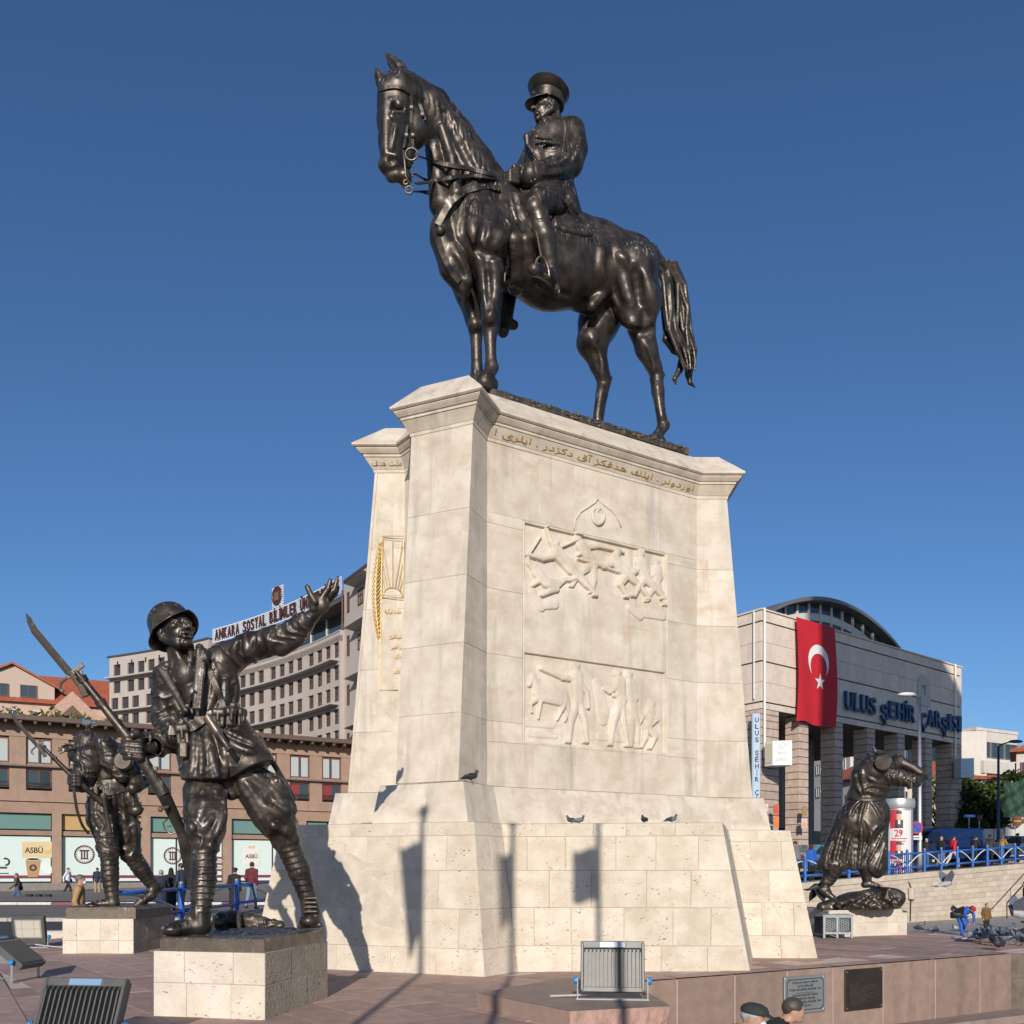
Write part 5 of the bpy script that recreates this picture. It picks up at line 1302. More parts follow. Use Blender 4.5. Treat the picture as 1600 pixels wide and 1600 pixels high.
	# gilt inscription along the band
	def shape_ar(txt):
		F_ = dict(zip('ابتدذرزسشفقکگلمنوهیآ!.', range(99)))
		forms = {'ا': ('FE8D', 'FE8E'), 'آ': ('FE81', 'FE82'), 'ب': ('FE8F', 'FE90', 'FE91', 'FE92'), 'د': ('FEA9', 'FEAA'), 'ر': ('FEAD', 'FEAE'), 'ز': ('FEAF', 'FEB0'), 'ش': ('FEB5', 'FEB6', 'FEB7', 'FEB8'), 'س': ('FEB1', 'FEB2', 'FEB3', 'FEB4'),
				'ف': ('FED1', 'FED2', 'FED3', 'FED4'), 'ق': ('FED5', 'FED6', 'FED7', 'FED8'), 'ك': ('FED9', 'FEDA', 'FEDB', 'FEDC'), 'ل': ('FEDD', 'FEDE', 'FEDF', 'FEE0'), 'م': ('FEE1', 'FEE2', 'FEE3', 'FEE4'), 'ن': ('FEE5', 'FEE6', 'FEE7', 'FEE8'),
				'و': ('FEED', 'FEEE'), 'ه': ('FEE9', 'FEEA', 'FEEB', 'FEEC'), 'ى': ('FEEF', 'FEF0', 'FEF3', 'FEF4'), 'ي': ('FEF1', 'FEF2', 'FEF3', 'FEF4'), 'ت': ('FE95', 'FE96', 'FE97', 'FE98')}
		out = []
		for i, ch in enumerate(txt):
			if ch not in forms: out.append(ch); continue
			f = forms[ch]; pv = txt[i - 1] if i else ' '; nx_ = txt[i + 1] if i + 1 < len(txt) else ' '
			jp = pv in forms and len(forms[pv]) == 4; jn = len(f) == 4 and nx_ in forms
			k = (3 if jp and jn else 1 if jp else 2 if jn else 0); out.append(chr(int(f[k], 16)))
		return ''.join(out)[::-1]
	def band_text(a, b, txt, m0=.06, h=.115, m=GOLD):
		i, j = k2.index(a), k2.index(b)
		p0, p1 = off(body_t, .022 * flip), off(body_t, .11 * flip)
		q0, q1 = Vector((*p0[i], ZC + .04)), Vector((*p0[j], ZC + .04)); t0 = Vector((*p1[i], ZC + .19)); t1 = Vector((*p1[j], ZC + .19))
		up = (t0.lerp(t1, .5) - q0.lerp(q1, .5)); x = (q1 - q0)
		n_ = x.cross(up).normalized(); o = q0 + x * .02 + up * .30 + n_ * .003
		text('gilt_inscription', shape_ar(txt), .12, frame3(o, x, up), m, root, ext=.006, width=x.length * .95)
	band_text('conc', 'rc', 'اوردولر . ايلك هدفكز آق دكزدر . ايلرى !', m=GOLD); band_text('ll', 'lr', 'ملت هدف', m=GOLDPALE)
	# gilt sun, wheat ear and writing on the left face
	L0, R0, L1, R1 = v(body_b, 'll', Z3), v(body_b, 'lr', Z3), v(body_t, 'll', ZC), v(body_t, 'lr', ZC)
	fn = (R0 - L0).cross(L1 - L0).normalized()
	def lf(px, py, e=.006):
		o = Vector((0, 0, CAMZ)); d = at(px, py, 1) - o; return o + d * ((L0 - o).dot(fn) / d.dot(fn)) + fn * e
	mb = MB(); g = .006
	T = lambda pts, r_=g: mb.tube([lf(*p) for p in pts], r_, 5)
	T([(596, 838), (632, 838)]); T([(598, 842), (630, 842)], .004); T([(597, 838), (594, 1078), (622, 1078)], .006); T([(631, 842), (630, 932)], .005); T([(599, 842), (597, 932)], .004); T([(597, 934), (630, 935)], .006); T([(597, 930), (630, 931)], .003)
	cx_, cy_ = 613.5, 931
	T([(cx_ + 15 * math.cos(a), cy_ - 14 * math.sin(a)) for a in [math.pi * k / 10 for k in range(11)]], .006)
	for a, L in ((20, 22), (40, 40), (58, 60), (74, 86), (90, 88), (106, 86), (122, 60), (140, 40), (160, 22)):
		c_, s_ = math.cos(math.radians(a)), math.sin(math.radians(a)); q_ = min(L, 15.5 / max(abs(c_), .01) if abs(c_) > .2 else 99)
		T([(cx_ + 15 * c_, cy_ - 14 * s_), (cx_ + q_ * c_, cy_ - L * s_)], .005)
	mb.build('gilt_sun', GOLD, root)
	mb = MB()
	for k in range(22):
		y = 850 + k * 6.8; w = 1.5 + 6.5 * math.sin(math.pi * (k + 1) / 24) ** .8; x0 = 594.5 - 7 * math.sin(math.pi * k / 24) + .2
		for sg in (-1, 1):
			a, b = lf(x0, y + 6, .004), lf(x0 + sg * w * .9, y - 4, .012); mb.tube([a, a.lerp(b, .5) + fn * .006, b], [.006, .016, .003], 5)
	mb.tube([lf(594 - 7 * math.sin(math.pi * k / 12), 846 + k * 13.2, .008) for k in range(13)], .006, 5)
	mb.build('gilt_wheat_ear', GOLD, root)
	for body_, x, y, w in (('ملت تركيه', 601, 958, .27), ('ميدانلرى', 608, 997, .20), ('زافر', 611, 1013, .17), ('دياى', 617, 1027, .12), ('اول', 615, 1050, .12)):
		text('gilt_inscription', shape_ar(body_), .1, frame3(lf(x, y, .004), R0 - L0, L1 - L0), GOLD, root, ext=.004, width=w)
	# bronze ground plate under the horse
	zt = ZC + .785
	c0, c1 = Vector((-.52, 13.86)), Vector((2.85, 15.80)); d = (c1 - c0).normalized(); n_ = Vector((d.y, -d.x))
	mb = MB(); rr = random.Random(3); Nn = 40
	top = [];
	for sd in (1, -1):
		for k in range(Nn + 1):
			kk = k if sd > 0 else Nn - k
			p = c0 + d * ((c1 - c0).length * (kk / Nn)) + n_ * sd * (.40 + rr.uniform(-.012, .012)); top.append(p)
	mb.loft([[(p.x, p.y, zt - .02) for p in top], [(p.x, p.y, zt + .05 + rr.uniform(-.01, .02)) for p in top], [(c0.x + (p.x - c0.x) * .999, p.y, zt + .085 + rr.uniform(-.01, .012)) for p in top]])
	hp = bpy.data.objects.get('equestrian_statue')
	mb.build('statue_base', BRONZE, hp)
	mb = MB()
	for k in range(110):
		p = c0 + d * ((c1 - c0).length * rr.random()) + n_ * (.38 + rr.uniform(-.05, .03)); mb.ell((p.x, p.y, zt + rr.uniform(.0, .08)), (rr.uniform(.03, .09), .03, rr.uniform(.015, .03)), 6, 4)
	tag(mb.build('cast_ground', BRONZE, hp), kind='stuff')
	return root

def statue_pedestal(label, corners, zt, rows, mats, cuts, zb=0.0):
	"""low block under a statue; corners: front-left, front-right, back-right, back-left"""
	rng = random.Random(len(label))
	c = [Vector((*p, 0)) for p in corners]; m = sum(c, Vector()) / 4
	root = thing('statue_pedestal', label, 'pedestal', (m.x, m.y, zb), 'travertine pedestals under the statues')
	ins = [m + (p - m) * .988 for p in c]
	mb = MB(); mb.prism([(p.x, p.y) for p in ins], zb - .05, zt - .004); mb.build('pedestal_core', MORTAR, root)
	mb = MB(); mb.add([(m + (p - m) * .999).to_tuple()[:2] + (zt,) for p in c], [(0, 1, 2, 3)]); mb.build('pedestal_top', mats[0], root)
	for i, cf in enumerate(cuts):
		a, b = c[i], c[(i + 1) % 4]
		stone_blocks(root, mats[min(i, len(mats) - 1)], (a.x, a.y, zb), (b.x, b.y, zb), (a.x, a.y, zt), (b.x, b.y, zt), rows, rng, colsf=cf)
	return root
TRAV2 = stone_material('weathered_travertine', (.67, .605, .51), (.57, .50, .41), (.42, .36, .26), pits=.8, tint=.05, bump=.5)
ROUGH_SHADED = stone_material('rough_shaded_travertine', (.46, .40, .31), (.36, .31, .24), (.30, .25, .18), pits=.7, tint=.05, bump=1.3)  # side faces: grazing shade put into a darker colour, with coarser bump
def statue_pedestals():
	statue_pedestal('pale stone block with a rough shaded side under the pointing soldier, nearest the viewer', [(-3.45, 8.63), (-2.31, 8.376), (-2.026, 9.85), (-3.2, 10.25)], .632, [0, .52, 1], [TRAV2, ROUGH_SHADED, TRAV2, TRAV2],
					[lambda r: [0, .28, .72, 1] if r else [0, .3, .7, 1], lambda r: [0, .38, .62, .82, 1] if r else [0, .38, .64, 1], lambda r: [0, .5, 1], lambda r: [0, .5, 1]])
	statue_pedestal('pale stone block under the statue of the soldier shading his eyes, beside the blue railing', [(-7.6, 15.15), (-6.4, 15.15), (-6.3, 16.75), (-7.6, 17.3)], .592, [0, .38, 1], [TRAV2, ROUGH_SHADED, TRAV2, TRAV2],
					[lambda r: [0, .2, .53, .79, 1], lambda r: [0, .3, .62, 1], lambda r: [0, .5, 1], lambda r: [0, .5, 1]])
	a, b = atz(1296, 1465, 0), atz(1417, 1461, 0)
	statue_pedestal('pale stone block built of small squares under the statue of the bent woman', [(a.x, a.y), (b.x, b.y), (b.x + .35, b.y + 1.6), (a.x - .1, a.y + 1.7)], .572, [0, .5, 1], [TRAV2, ROUGH_SHADED, TRAV2, TRAV2],
					[lambda r: [0, .12, .3, .46, .6, .74, .88, 1], lambda r: [0, .3, .6, 1], lambda r: [0, .5, 1], lambda r: [0, .5, 1]])

# ---------------------------------------------------------------- ground, terrace, streets
def tile_mat(name, c, c2, tint=.10, bump=.25, rough=.75, scale=5.0):
	return mat(name, c, rough, var=.2, col2=c2, scale=scale, bump=bump, bscale=45, tint=tint, streak=.25)
PAVER = tile_mat('brown_paver', (.44, .30, .245), (.33, .225, .185), .15)
WALLST = tile_mat('brown_andesite', (.33, .225, .175), (.24, .17, .14), .12, .35)
PINKROCK = mat('split_pink_stone', (.40, .25, .20), .85, var=.3, scale=7, bump=1.0, bscale=12, tint=.05)
ASPHALT = mat('asphalt', (.055, .055, .058), .85, var=.2, scale=3, bump=.3, bscale=120)
PLAZA = mat('plaza_paving', (.23, .215, .20), .8, var=.18, scale=1.2, bump=.15, bscale=60, streak=.2)
STREET = mat('street_paving', (.17, .155, .145), .85, var=.2, scale=.8, bump=.2, bscale=60)
KERB = mat('kerb_stone', (.42, .39, .35), .8, var=.2, scale=5, tint=.06)
JOINT = mat('paving_joint', (.55, .45, .40), .9)
def structure(o): o['kind'] = 'structure'; return o
TERR = [(-2.6, 5.3), (.30, 5.3), (.47, 7.9), (.62, 9.3), (1.55, 11.3), (8.45, 15.2), (9.7, 16.0), (9.75, 19.5), (9.0, 21.0), (-2.0, 21.5), (-9.3, 19.4), (-9.95, 17.2), (-7.05, 12.3), (-4.43, 8.2)]
TERX = [(-2.6, 5.1), (.30, 5.1), (.47, 7.9), (.62, 9.3), (1.6, 11.26), (8.5, 15.15), (9.75, 16.0), (9.8, 19.5), (9.0, 21.05), (-2.0, 21.55), (-9.4, 19.45), (-10.2, 17.2), (-7.3, 12.2), (-4.7, 8.0)]
FOOT = [(-3.5, 13.5), (-.3, 12.2), (.1, 12.8), (3.15, 12.9), (3.7, 14.8), (4.6, 14.8), (4.6, 17.5), (-3.1, 15.5)]
def inside(p, poly):
	x, y = p; r = False
	for i in range(len(poly)):
		(x0, y0), (x1, y1) = poly[i], poly[i - 1]
		if (y0 > y) != (y1 > y) and x < (x1 - x0) * (y - y0) / (y1 - y0) + x0: r = not r
	return r
def setting():
	mb = MB(); mb.quad((-900, -300, -1.06), (900, -300, -1.06), (900, 1500, -1.06), (-900, 1500, -1.06)); structure(mb.build('ground', PLAZA))
	# lower plaza slabs are told by their joints only: thin lines of paler stone
	mb = MB(); mb.quad((-3.2, 21.5, -1.05), (45, 21.5, -1.05), (45, 49, -1.05), (-3.2, 49, -1.05)); plz = structure(mb.build('plaza', mat('pale_plaza_paving', (.33, .31, .285), .75, var=.16, scale=.9, bump=.15, bscale=50, streak=.25)))
	mb = MB(); mb.prism(TERR, -1.3, -.004); ter = structure(mb.build('terrace', JOINT))
	# pavers: long bands parallel to the monument front
	rng = random.Random(5); d = Vector((.62, -.785)); n = Vector((.785, .62)); o = Vector((-4.0, 11.0)); band = .52; got = []
	for i in range(-16, 34):
		s = -14 + rng.uniform(0, 1.0)
		while s < 16:
			L = rng.uniform(.7, 1.25); q = [o + n * (i * band + .006) + d * (s + .006), o + n * (i * band + .006) + d * (s + L - .006), o + n * ((i + 1) * band - .006) + d * (s + L - .006), o + n * ((i + 1) * band - .006) + d * (s + .006)]
			s += L; c = sum(q, Vector((0, 0))) / 4
			if not inside(c, TERR) or not all(inside(p, TERX) for p in q): continue
			if inside(c, FOOT): continue
			px = 800 + c.x / c.y * FPX; py = HOR + 1960 / c.y
			got.append((c.y if (-60 < px < 1660 and py < 1640) else 99 + c.y, q))
	got.sort(key=lambda a: a[0])
	rest = MB()
	for k, (_, q) in enumerate(got):
		e = rng.uniform(-.003, .003)
		mb = MB() if k < 300 else rest
		t_ = [(p.x, p.y, .008 + e) for p in q]; c = sum(q, Vector((0, 0))) / 4
		lo = [(c.x + (p.x - c.x) * 1.004, c.y + (p.y - c.y) * 1.004, -.02) for p in q]
		mb.add(t_ + lo, [(3, 2, 1, 0), (0, 1, 5, 4), (1, 2, 6, 5), (2, 3, 7, 6), (3, 0, 4, 7)])
		if k < 300: mb.build('paver', PAVER, ter)
	if rest.v: tag(rest.build('outer_pavers', PAVER, ter), kind='stuff')
	# sloping brick apron at the lower left
	a, b = Vector((-7.05, 12.3)), Vector((-4.43, 8.2)); dd = (b - a); dl = dd.length; dd.normalize(); nn = Vector((dd.y, -dd.x)) * -1
	if nn.x > 0: nn = -nn
	for i in range(24):
		for j in range(3):
			s0, s1 = i * .22, i * .22 + .212; w0, w1 = .36 + j * .55, .36 + j * .55 + .53
			z = lambda w: -.02 - (w - .34) * .33
			mb = MB(); q = [a + dd * s0 + nn * w0, a + dd * s1 + nn * w0, a + dd * s1 + nn * w1, a + dd * s0 + nn * w1]
			mb.add([(p.x, p.y, z(w)) for p, w in zip(q, (w0, w0, w1, w1))] + [(p.x, p.y, z(w) - .05) for p, w in zip(q, (w0, w0, w1, w1))], [(0, 1, 2, 3), (4, 5, 1, 0), (5, 6, 2, 1), (6, 7, 3, 2), (7, 4, 0, 3)])
			mb.build('brick', tile_mat('apron_brick', (.36, .23, .19), (.28, .18, .15), .12), ter)
	mb = MB()
	for s in range(5):
		p0, p1 = a + dd * (s * 1.0 + .005), a + dd * (s * 1.0 + .99); mb.cur = 0
		mb.add([(*(p0), .016), (*(p1), .016), (*(p1 + nn * .33), .016), (*(p0 + nn * .33), .016), (*(p0), -.3), (*(p1), -.3), (*(p1 + nn * .33), -.3), (*(p0 + nn * .33), -.3)], [(0, 1, 2, 3), (4, 5, 1, 0), (5, 6, 2, 1), (6, 7, 3, 2), (7, 4, 0, 3)])
	mb.build('edging', PAVER, ter)
	mb = MB(); q = [a + nn * .34, b + dd * .6 + nn * .34, b + dd * .6 + nn * 5, a + nn * 5]
	mb.add([(q[0].x, q[0].y, -.05), (q[1].x, q[1].y, -.05), (q[2].x, q[2].y, -1.04), (q[3].x, q[3].y, -1.04)], [(0, 1, 2, 3)]); mb.build('slope', JOINT, ter)
	# left street: asphalt lane, kerb, paved street rising to the arcade
	def sheet(name, y0, y1, z0, z1, x0, x1, m):
		mb = MB(); mb.quad((x0, y0, z0), (x1, y0, z0), (x1, y1, z1), (x0, y1, z1)); return structure(mb.build(name, m))
	sheet('road', 19.0, 30.2, -.36, -.30, -60, -9.2, ASPHALT); sheet('road', 21.4, 30.2, -.36, -.30, -9.2, -2.2, ASPHALT)
	sheet('street', 30.45, 42, -.20, -.18, -70, 3, STREET); sheet('street', 42.25, 57.5, -.03, .12, -80, 3, STREET); sheet('street', 57.5, 120, .12, 3.0, -120, 3, STREET)
	def kerb(name, y, z0, z1, x0, x1, mats, L):
		mb = MB(); k = 0; x = x0
		while x < x1:
			mb.cur = k % len(mats); mb.box(((x + L / 2), y, (z0 + z1) / 2), (L - .015, .25, z1 - z0), bev=.02); x += L; k += 1
		return structure(mb.build(name, mats))
	kerb('kerb', 30.32, -.45, -.18, -60, 2, [KERB], 1.0); kerb('kerb', 42.12, -.3, -.06, -60, -3, [mat('white_kerb_paint', (.60, .57, .54), .7, var=.15)] * 4 + [mat('maroon_kerb_paint', (.22, .07, .09), .7, var=.2)], 1.6)
	mb = MB(); mb.prism([(-9.2, 19.2), (-2, 21.3), (-2, 21.6), (-9.2, 19.6)], -.5, .02); structure(mb.build('kerb', KERB))
	mb = MB(); mb.box((-9.75, 19.4, -.1), (.8, .5, .42), rz=.25, bev=.05); t = mb.build('stone_block', TRAV2); tag(t, 'rough pale stone block lying beside the floodlight at the edge of the terrace', 'stone block')
	# right street behind the stone wall, a slope climbing to the right
	mb = MB(); w0, w1 = Vector((7.2, 33.65)), Vector((43.7, 61.9)); zz = lambda p: .94 + (p.x - 12.3) * .0551
	far0, far1 = Vector((3, 130)), Vector((110, 130))
	mb.add([(w0.x, w0.y, .66), (w1.x, w1.y, 2.67), (far1.x, far1.y, 4.2), (far0.x, far0.y, 1.6)], [(0, 1, 2, 3)]); structure(mb.build('street', STREET))
	mb = MB(); mb.add([(9, 44, .9), (44, 70, 2.75), (47, 66.5, 2.75), (11, 40.5, .9)], [(3, 2, 1, 0)]);
	for v in mb.v: pass
	mb.v = [(x, y, z + .12) for x, y, z in mb.v]; structure(mb.build('road', ASPHALT))

def plaque_wall():
	root = thing('plaque_wall', 'low brown stone wall edging the terrace, two metal plaques fixed to it', 'wall', (5, 13.3, -1))
	rng = random.Random(3)
	a, b = Vector((1.30, 11.15)), Vector((8.45, 15.2)); d = (b - a).normalized(); n = Vector((d.y, -d.x)); L = (b - a).length
	cuts = [0, .95, 1.95, 2.93, 3.86, 4.95, 6.2, 7.35, L]
	mb = MB(); mb.prism([(a - n * .3).to_tuple(), (a + n * .02).to_tuple(), (b + n * .02).to_tuple(), (b - n * .3).to_tuple()], -1.2, -.012); mb.build('wall_core', mat('pale_wall_mortar', (.48, .36, .31), .9), root)
	for i in range(len(cuts) - 1):
		p, q = a + d * (cuts[i] + .012) + n * .03, a + d * (cuts[i + 1] - .012) + n * .03
		stone_blocks(root, WALLST, (p.x, p.y, -1.1), (q.x, q.y, -1.1), (p.x, p.y, -.0), (q.x, q.y, -.0), [0, 1] , rng, 'stone_slab', t=.06)
		c = MB(); c.add([(*(p - n * .34), .016), (*p, .016), (*q, .016), (*(q - n * .34), .016)], [(0, 1, 2, 3)]); c.build('coping_slab', PAVER, root)
	# return wall at the far corner
	p, q = b + n * .03, Vector((9.7, 15.55)); stone_blocks(root, mat('dark_andesite', (.16, .125, .10), .85, var=.35, scale=4, bump=.5, bscale=20), (p.x, p.y, -1.1), (q.x, q.y, -1.1), (p.x, p.y, -.0), (q.x, q.y, -.0), [0, .62, 1], rng, 'stone_slab')
	mb = MB(); mb.prism([(b.x, b.y), (9.7, 15.58), (9.7, 16.1), (8.4, 15.5)], -1.2, -.01); mb.build('wall_core', WALLST, root)
	# low step of worn stone along its foot
	mb = MB(); s = a + d * 4.6 + n * .05; e = b + n * .05; mb.prism([s.to_tuple(), (s + n * .35).to_tuple(), (e + n * .5).to_tuple(), e.to_tuple()], -1.2, -.93); mb.build('foot_step', tile_mat('worn_step', (.33, .25, .21), (.25, .19, .16), .05, .5), root)
	# block with split face carrying the floodlight
	blk = thing('stone_plinth', 'brown stone plinth with a split rock face under the middle floodlight', 'plinth', (.6, 8.6, -1))
	P = [(-.355, 9.06), (.51, 7.9), (1.45, 8.2), (1.30, 10.2), (.6, 10.3)]
	mb = MB(); mb.prism(P, -1.2, .165); mb.build('plinth_body', WALLST, blk)
	mb = MB(); mb.add([(x, y, .168) for x, y in P], [tuple(range(5))]); mb.build('plinth_top', tile_mat('plinth_top_stone', (.34, .245, .195), (.27, .19, .155), .03), blk)
	F = Field((.35, 7.6, -1.0), (1.75, 8.5, .25), .02); F.box((.99, 8.06, -.43), (.50, .10, .575), .02, R=Matrix.Rotation(.308, 3, 'Z'), fold=None, rd=.02) if False else None
	mb = MB(); A, B = Vector((.51, 7.9)), Vector((1.45, 8.2)); dn = Vector(((B - A).y, -(B - A).x)).normalized(); rows = []
	for i in range(19):
		for j in range(13):
			u, w = i / 18, j / 12; p = A.lerp(B, u); e = (rng.random() * .055 + .05 * math.sin(3 * u + 2 * w) ** 2) * (min(1, 6 * u, 6 * (1 - u), 6 * (1 - w) + .1)); rows.append((p.x + dn.x * e, p.y + dn.y * e, lerp(-1.1, .16, w)))
	mb.add(rows, [(i * 13 + j, (i + 1) * 13 + j, (i + 1) * 13 + j + 1, i * 13 + j + 1) for i in range(18) for j in range(12)]); mb.build('split_face', PINKROCK, blk)
	# plaques
	STEEL = mat('plaque_steel', (.50, .51, .50), .38, .75, var=.1, scale=3); INK = mat('engraved_black', (.03, .03, .03), .6); DARKPL = mat('dark_bronze_plaque', (.085, .07, .055), .35, .7, var=.3, scale=5); RAISED = mat('raised_bronze_text', (.17, .14, .11), .4, .7)
	def plaque(x0, x1, yt, yb, label, m):
		o_ = Vector((0, 0, CAMZ)); N_ = Vector((n.x, n.y, 0)); wp = Vector((*(a + n * .055), 0))
		def hit(px, py): dd = at(px, py, 1) - o_; return o_ + dd * ((wp - o_).dot(N_) / dd.dot(N_))
		p0, p1 = hit(x0, yb), hit(x1, yb); t0 = hit((x0 + x1) / 2, yt).z; b0 = hit((x0 + x1) / 2, yb).z; w = (p1 - p0).length; c = (p0 + p1) / 2
		M = frame3((p0.x, p0.y, b0), (d.x, d.y, 0), (0, 0, 1)); th = thing('plaque', label, 'plaque', (p0.x, p0.y, b0)); h = t0 - b0
		mb = MB(); R = M.to_3x3(); cc = M @ Vector((w / 2, h / 2, .005)); mb.box(cc, (w, h, .02), R=R, bev=.004); mb.build('plate', m, th)
		mb = MB()
		for sx in (.035, w - .035):
			for sy in (.035, h - .035): mb.lathe([(.001, .02), (.012, .02), (.012, .012)], M @ Vector((sx, sy, 0)), 8, R)
		mb.build('screw', mat('screw_steel', (.6, .6, .6), .3, .9), th)
		return th, M, w, h
	th, M, w, h = plaque(1224.5, 1288.5, 1524, 1583, 'silver plaque with black framed text on the brown wall behind the two men', STEEL)
	z = .0165
	mb = MB(); i0 = .05; R = M.to_3x3()
	for c, s in (((w / 2, h - i0), (w - 2 * i0 - .06, .012)), ((w / 2, i0), (w - 2 * i0 - .06, .012)), ((i0, h / 2), (.012, h - 2 * i0 - .06)), ((w - i0, h / 2), (.012, h - 2 * i0 - .06))): mb.box(M @ Vector((*c, z)), (*s, .003), R=R)
	for sx, sy in ((1, 1), (1, -1), (-1, 1), (-1, -1)):
		for k in (0, 1): mb.box(M @ Vector((w / 2 + sx * (w / 2 - i0 - (.03 if k == 0 else .015)), h / 2 + sy * (h / 2 - i0 - (.015 if k == 0 else .03)), z)), ((.012, .03, .003) if k == 0 else (.03, .012, .003)), R=R)
	mb.build('frame_line', INK, th)
	for i, (tx, ww) in enumerate((('Düşmanın anayurt saflarına', .62), ('veriş edileceğii', .38), ('Ordular, ilk hedefiniz Akdenizdir. İleri!', .78), ('Düşmanın anayurdun kanatları', .62), ('kökünden yok edileceğii', .46), ('Ordular, ilk hedefiniz Akdenizdir. İleri!', .78), ('30 Ağustos', .26))):
		y = h * (.80 - i * .095 - (.05 if i > 2 else 0)); text('plaque_lettering', tx, .05, M @ Matrix.Translation((w / 2, y, z)), INK, th, ext=.0015, align='CENTER', width=w * ww)
	mb = MB(); mb.box(M @ Vector((w / 2, h * .545, z)), (w * .42, .006, .003), R=R); mb.build('rule_line', INK, th)
	th, M, w, h = plaque(1320, 1378, 1513, 1577, 'dark bronze plaque with worn raised text at the right on the brown wall', DARKPL)
	for i in range(11): text('plaque_lettering', ['Zafer Anıtı', 'Bu anıt Türk milletinin', 'istiklal mücadelesini anlatır', 'Ulus Meydanı', 'açılış 1927', 'heykeltıraş eseri', 'kaide traverten', 'bronz heykeller', 'asker ve kadın', 'figürleri', 'Ankara'][i], .04, M @ Matrix.Translation((w * .12, h * (.62 - i * .05), z)), RAISED, th, ext=.0015, width=w * (.25, .7, .76, .62, .5, .66, .55, .6, .45, .5, .3)[i])
	return root

def stone_wall():
	"""retaining wall under the right-hand railing"""
	W = stone_material('cream_wall_stone', (.62, .53, .42), (.52, .44, .34), (.42, .35, .26), pits=.3, tint=.10, bump=.4)
	root = thing('retaining_wall', 'cream ashlar wall below the blue railing on the right', 'wall', (18, 42, -1))
	rng = random.Random(8); a, b = Vector((7.2, 33.65)), Vector((31.5, 52.5)); d = (b - a); L = d.length; d.normalize(); n = Vector((d.y, -d.x))
	zt = lambda s: .94 + (a.x + d.x * s - 12.3) * .0551 - .02
	mb = MB(); mb.add([(*(a - n * .012), -1.2), (*(b - n * .012), -1.2), (*(b - n * .012), zt(L) - .02), (*(a - n * .012), zt(0) - .02), (*(a - n * .6), -1.2), (*(b - n * .6), -1.2), (*(b - n * .6), zt(L) - .02), (*(a - n * .6), zt(0) - .02)], [(0, 1, 2, 3), (3, 2, 6, 7), (1, 5, 6, 2), (4, 0, 3, 7)]); mb.build('wall_core', mat('wall_joint', (.47, .40, .32), .9), root)
	rows = 9; H = lambda s: zt(s) - .26 + 1.06
	for i in range(rows):
		s = 3.5
		while s < L - .2:
			w = rng.uniform(.6, 1.45); e = min(s + w, L); split = rng.random() < .25
			p, q = a + d * (s + .008) + n * rng.uniform(0, .02), a + d * (e - .008); q = a + d * (e - .008) + (p - a - d * (s + .008))
			z = lambda ss, k: -1.06 + H(ss) * k / rows
			if i < rows: stone_blocks(root, W, (p.x, p.y, z(s, i)), (q.x, q.y, z(e, i)), (p.x, p.y, z(s, i + 1) - .004), (q.x, q.y, z(e, i + 1) - .004), [0, 1], rng, t=.05, gap=.003)
			s = e
	for i in range(22):
		s, e = i * L / 22, (i + 1) * L / 22; p, q = a + d * (s + .01), a + d * (e - .01)
		mb = MB(); A = [(*(p + n * .06), zt(s) - .26), (*(q + n * .06), zt(e) - .26), (*(q + n * .06), zt(e)), (*(p + n * .06), zt(s)), (*(p - n * .5), zt(s) - .26), (*(q - n * .5), zt(e) - .26), (*(q - n * .5), zt(e)), (*(p - n * .5), zt(s))]
		mb.add(A, [(0, 1, 2, 3), (3, 2, 6, 7), (1, 5, 6, 2), (4, 0, 3, 7), (1, 0, 4, 5)]); mb.build('coping_slab', W, root)
	# steps and their flank at the far right
	st = thing('stone_steps', 'flight of stone steps behind the cream wall at the right edge', 'steps', (27.5, 46, -1))
	M = mat('step_stone', (.30, .26, .22), .8, var=.2, tint=.08)
	p0 = Vector((24.4, 45.2))
	for i in range(13):
		mb = MB(); c = p0 + d * (3.0 + i * .02) + Vector((.35, .5)) * 0 + n * (.9 - i * .0) + d * (i * .32); mb.box((c.x + n.x * .4, c.y + n.y * .4, -1.06 + .09 + i * .18), (.36, 2.6, .18), rz=math.atan2(d.y, d.x), bev=.01); mb.build('step', M, st)
	mb = MB(); c0 = a + d * 20.8 + n * 1.9; c1 = c0 + d * 6.5; mb.tube([(c0.x, c0.y, -.2), (c1.x, c1.y, 2.9)], .035, 8)
	for k in (0, .5, 1): p = c0.lerp(c1, k); mb.tube([(p.x, p.y, -1.0 + 2.6 * k), (p.x, p.y, -.2 + 3.1 * k)], .03, 6)
	tag(mb.build('handrail', mat('dark_steel', (.04, .045, .05), .5, .5)), 'thin dark handrail slanting up the steps at the right', 'handrail')
	# junction box with cables
	o = atz(1444, 1382, .95); t = thing('junction_box', 'pale metal junction box with a black cable on the cream wall', 'junction box', (19.0, 42.4, .2))
	s = 14.9; p = a + d * s + n * .16
	mb = MB(); mb.box((p.x, p.y, .33), (.42, .2, .55), rz=math.atan2(d.y, d.x), bev=.03); mb.build('box_body', mat('box_grey', (.52, .48, .40), .5, var=.15), t)
	q = p - n * .08; mb = MB(); mb.tube([(q.x - .5, q.y - .1, 1.15), (q.x - .2, q.y, 1.0), (q.x - .05, q.y, .75), (q.x, q.y, .6)], .03, 6); mb.tube([(q.x, q.y, .05), (q.x - .02, q.y, -.5), (q.x - .03, q.y, -1.0)], .025, 6); mb.build('cable', mat('black_cable', (.02, .02, .02), .6), t)

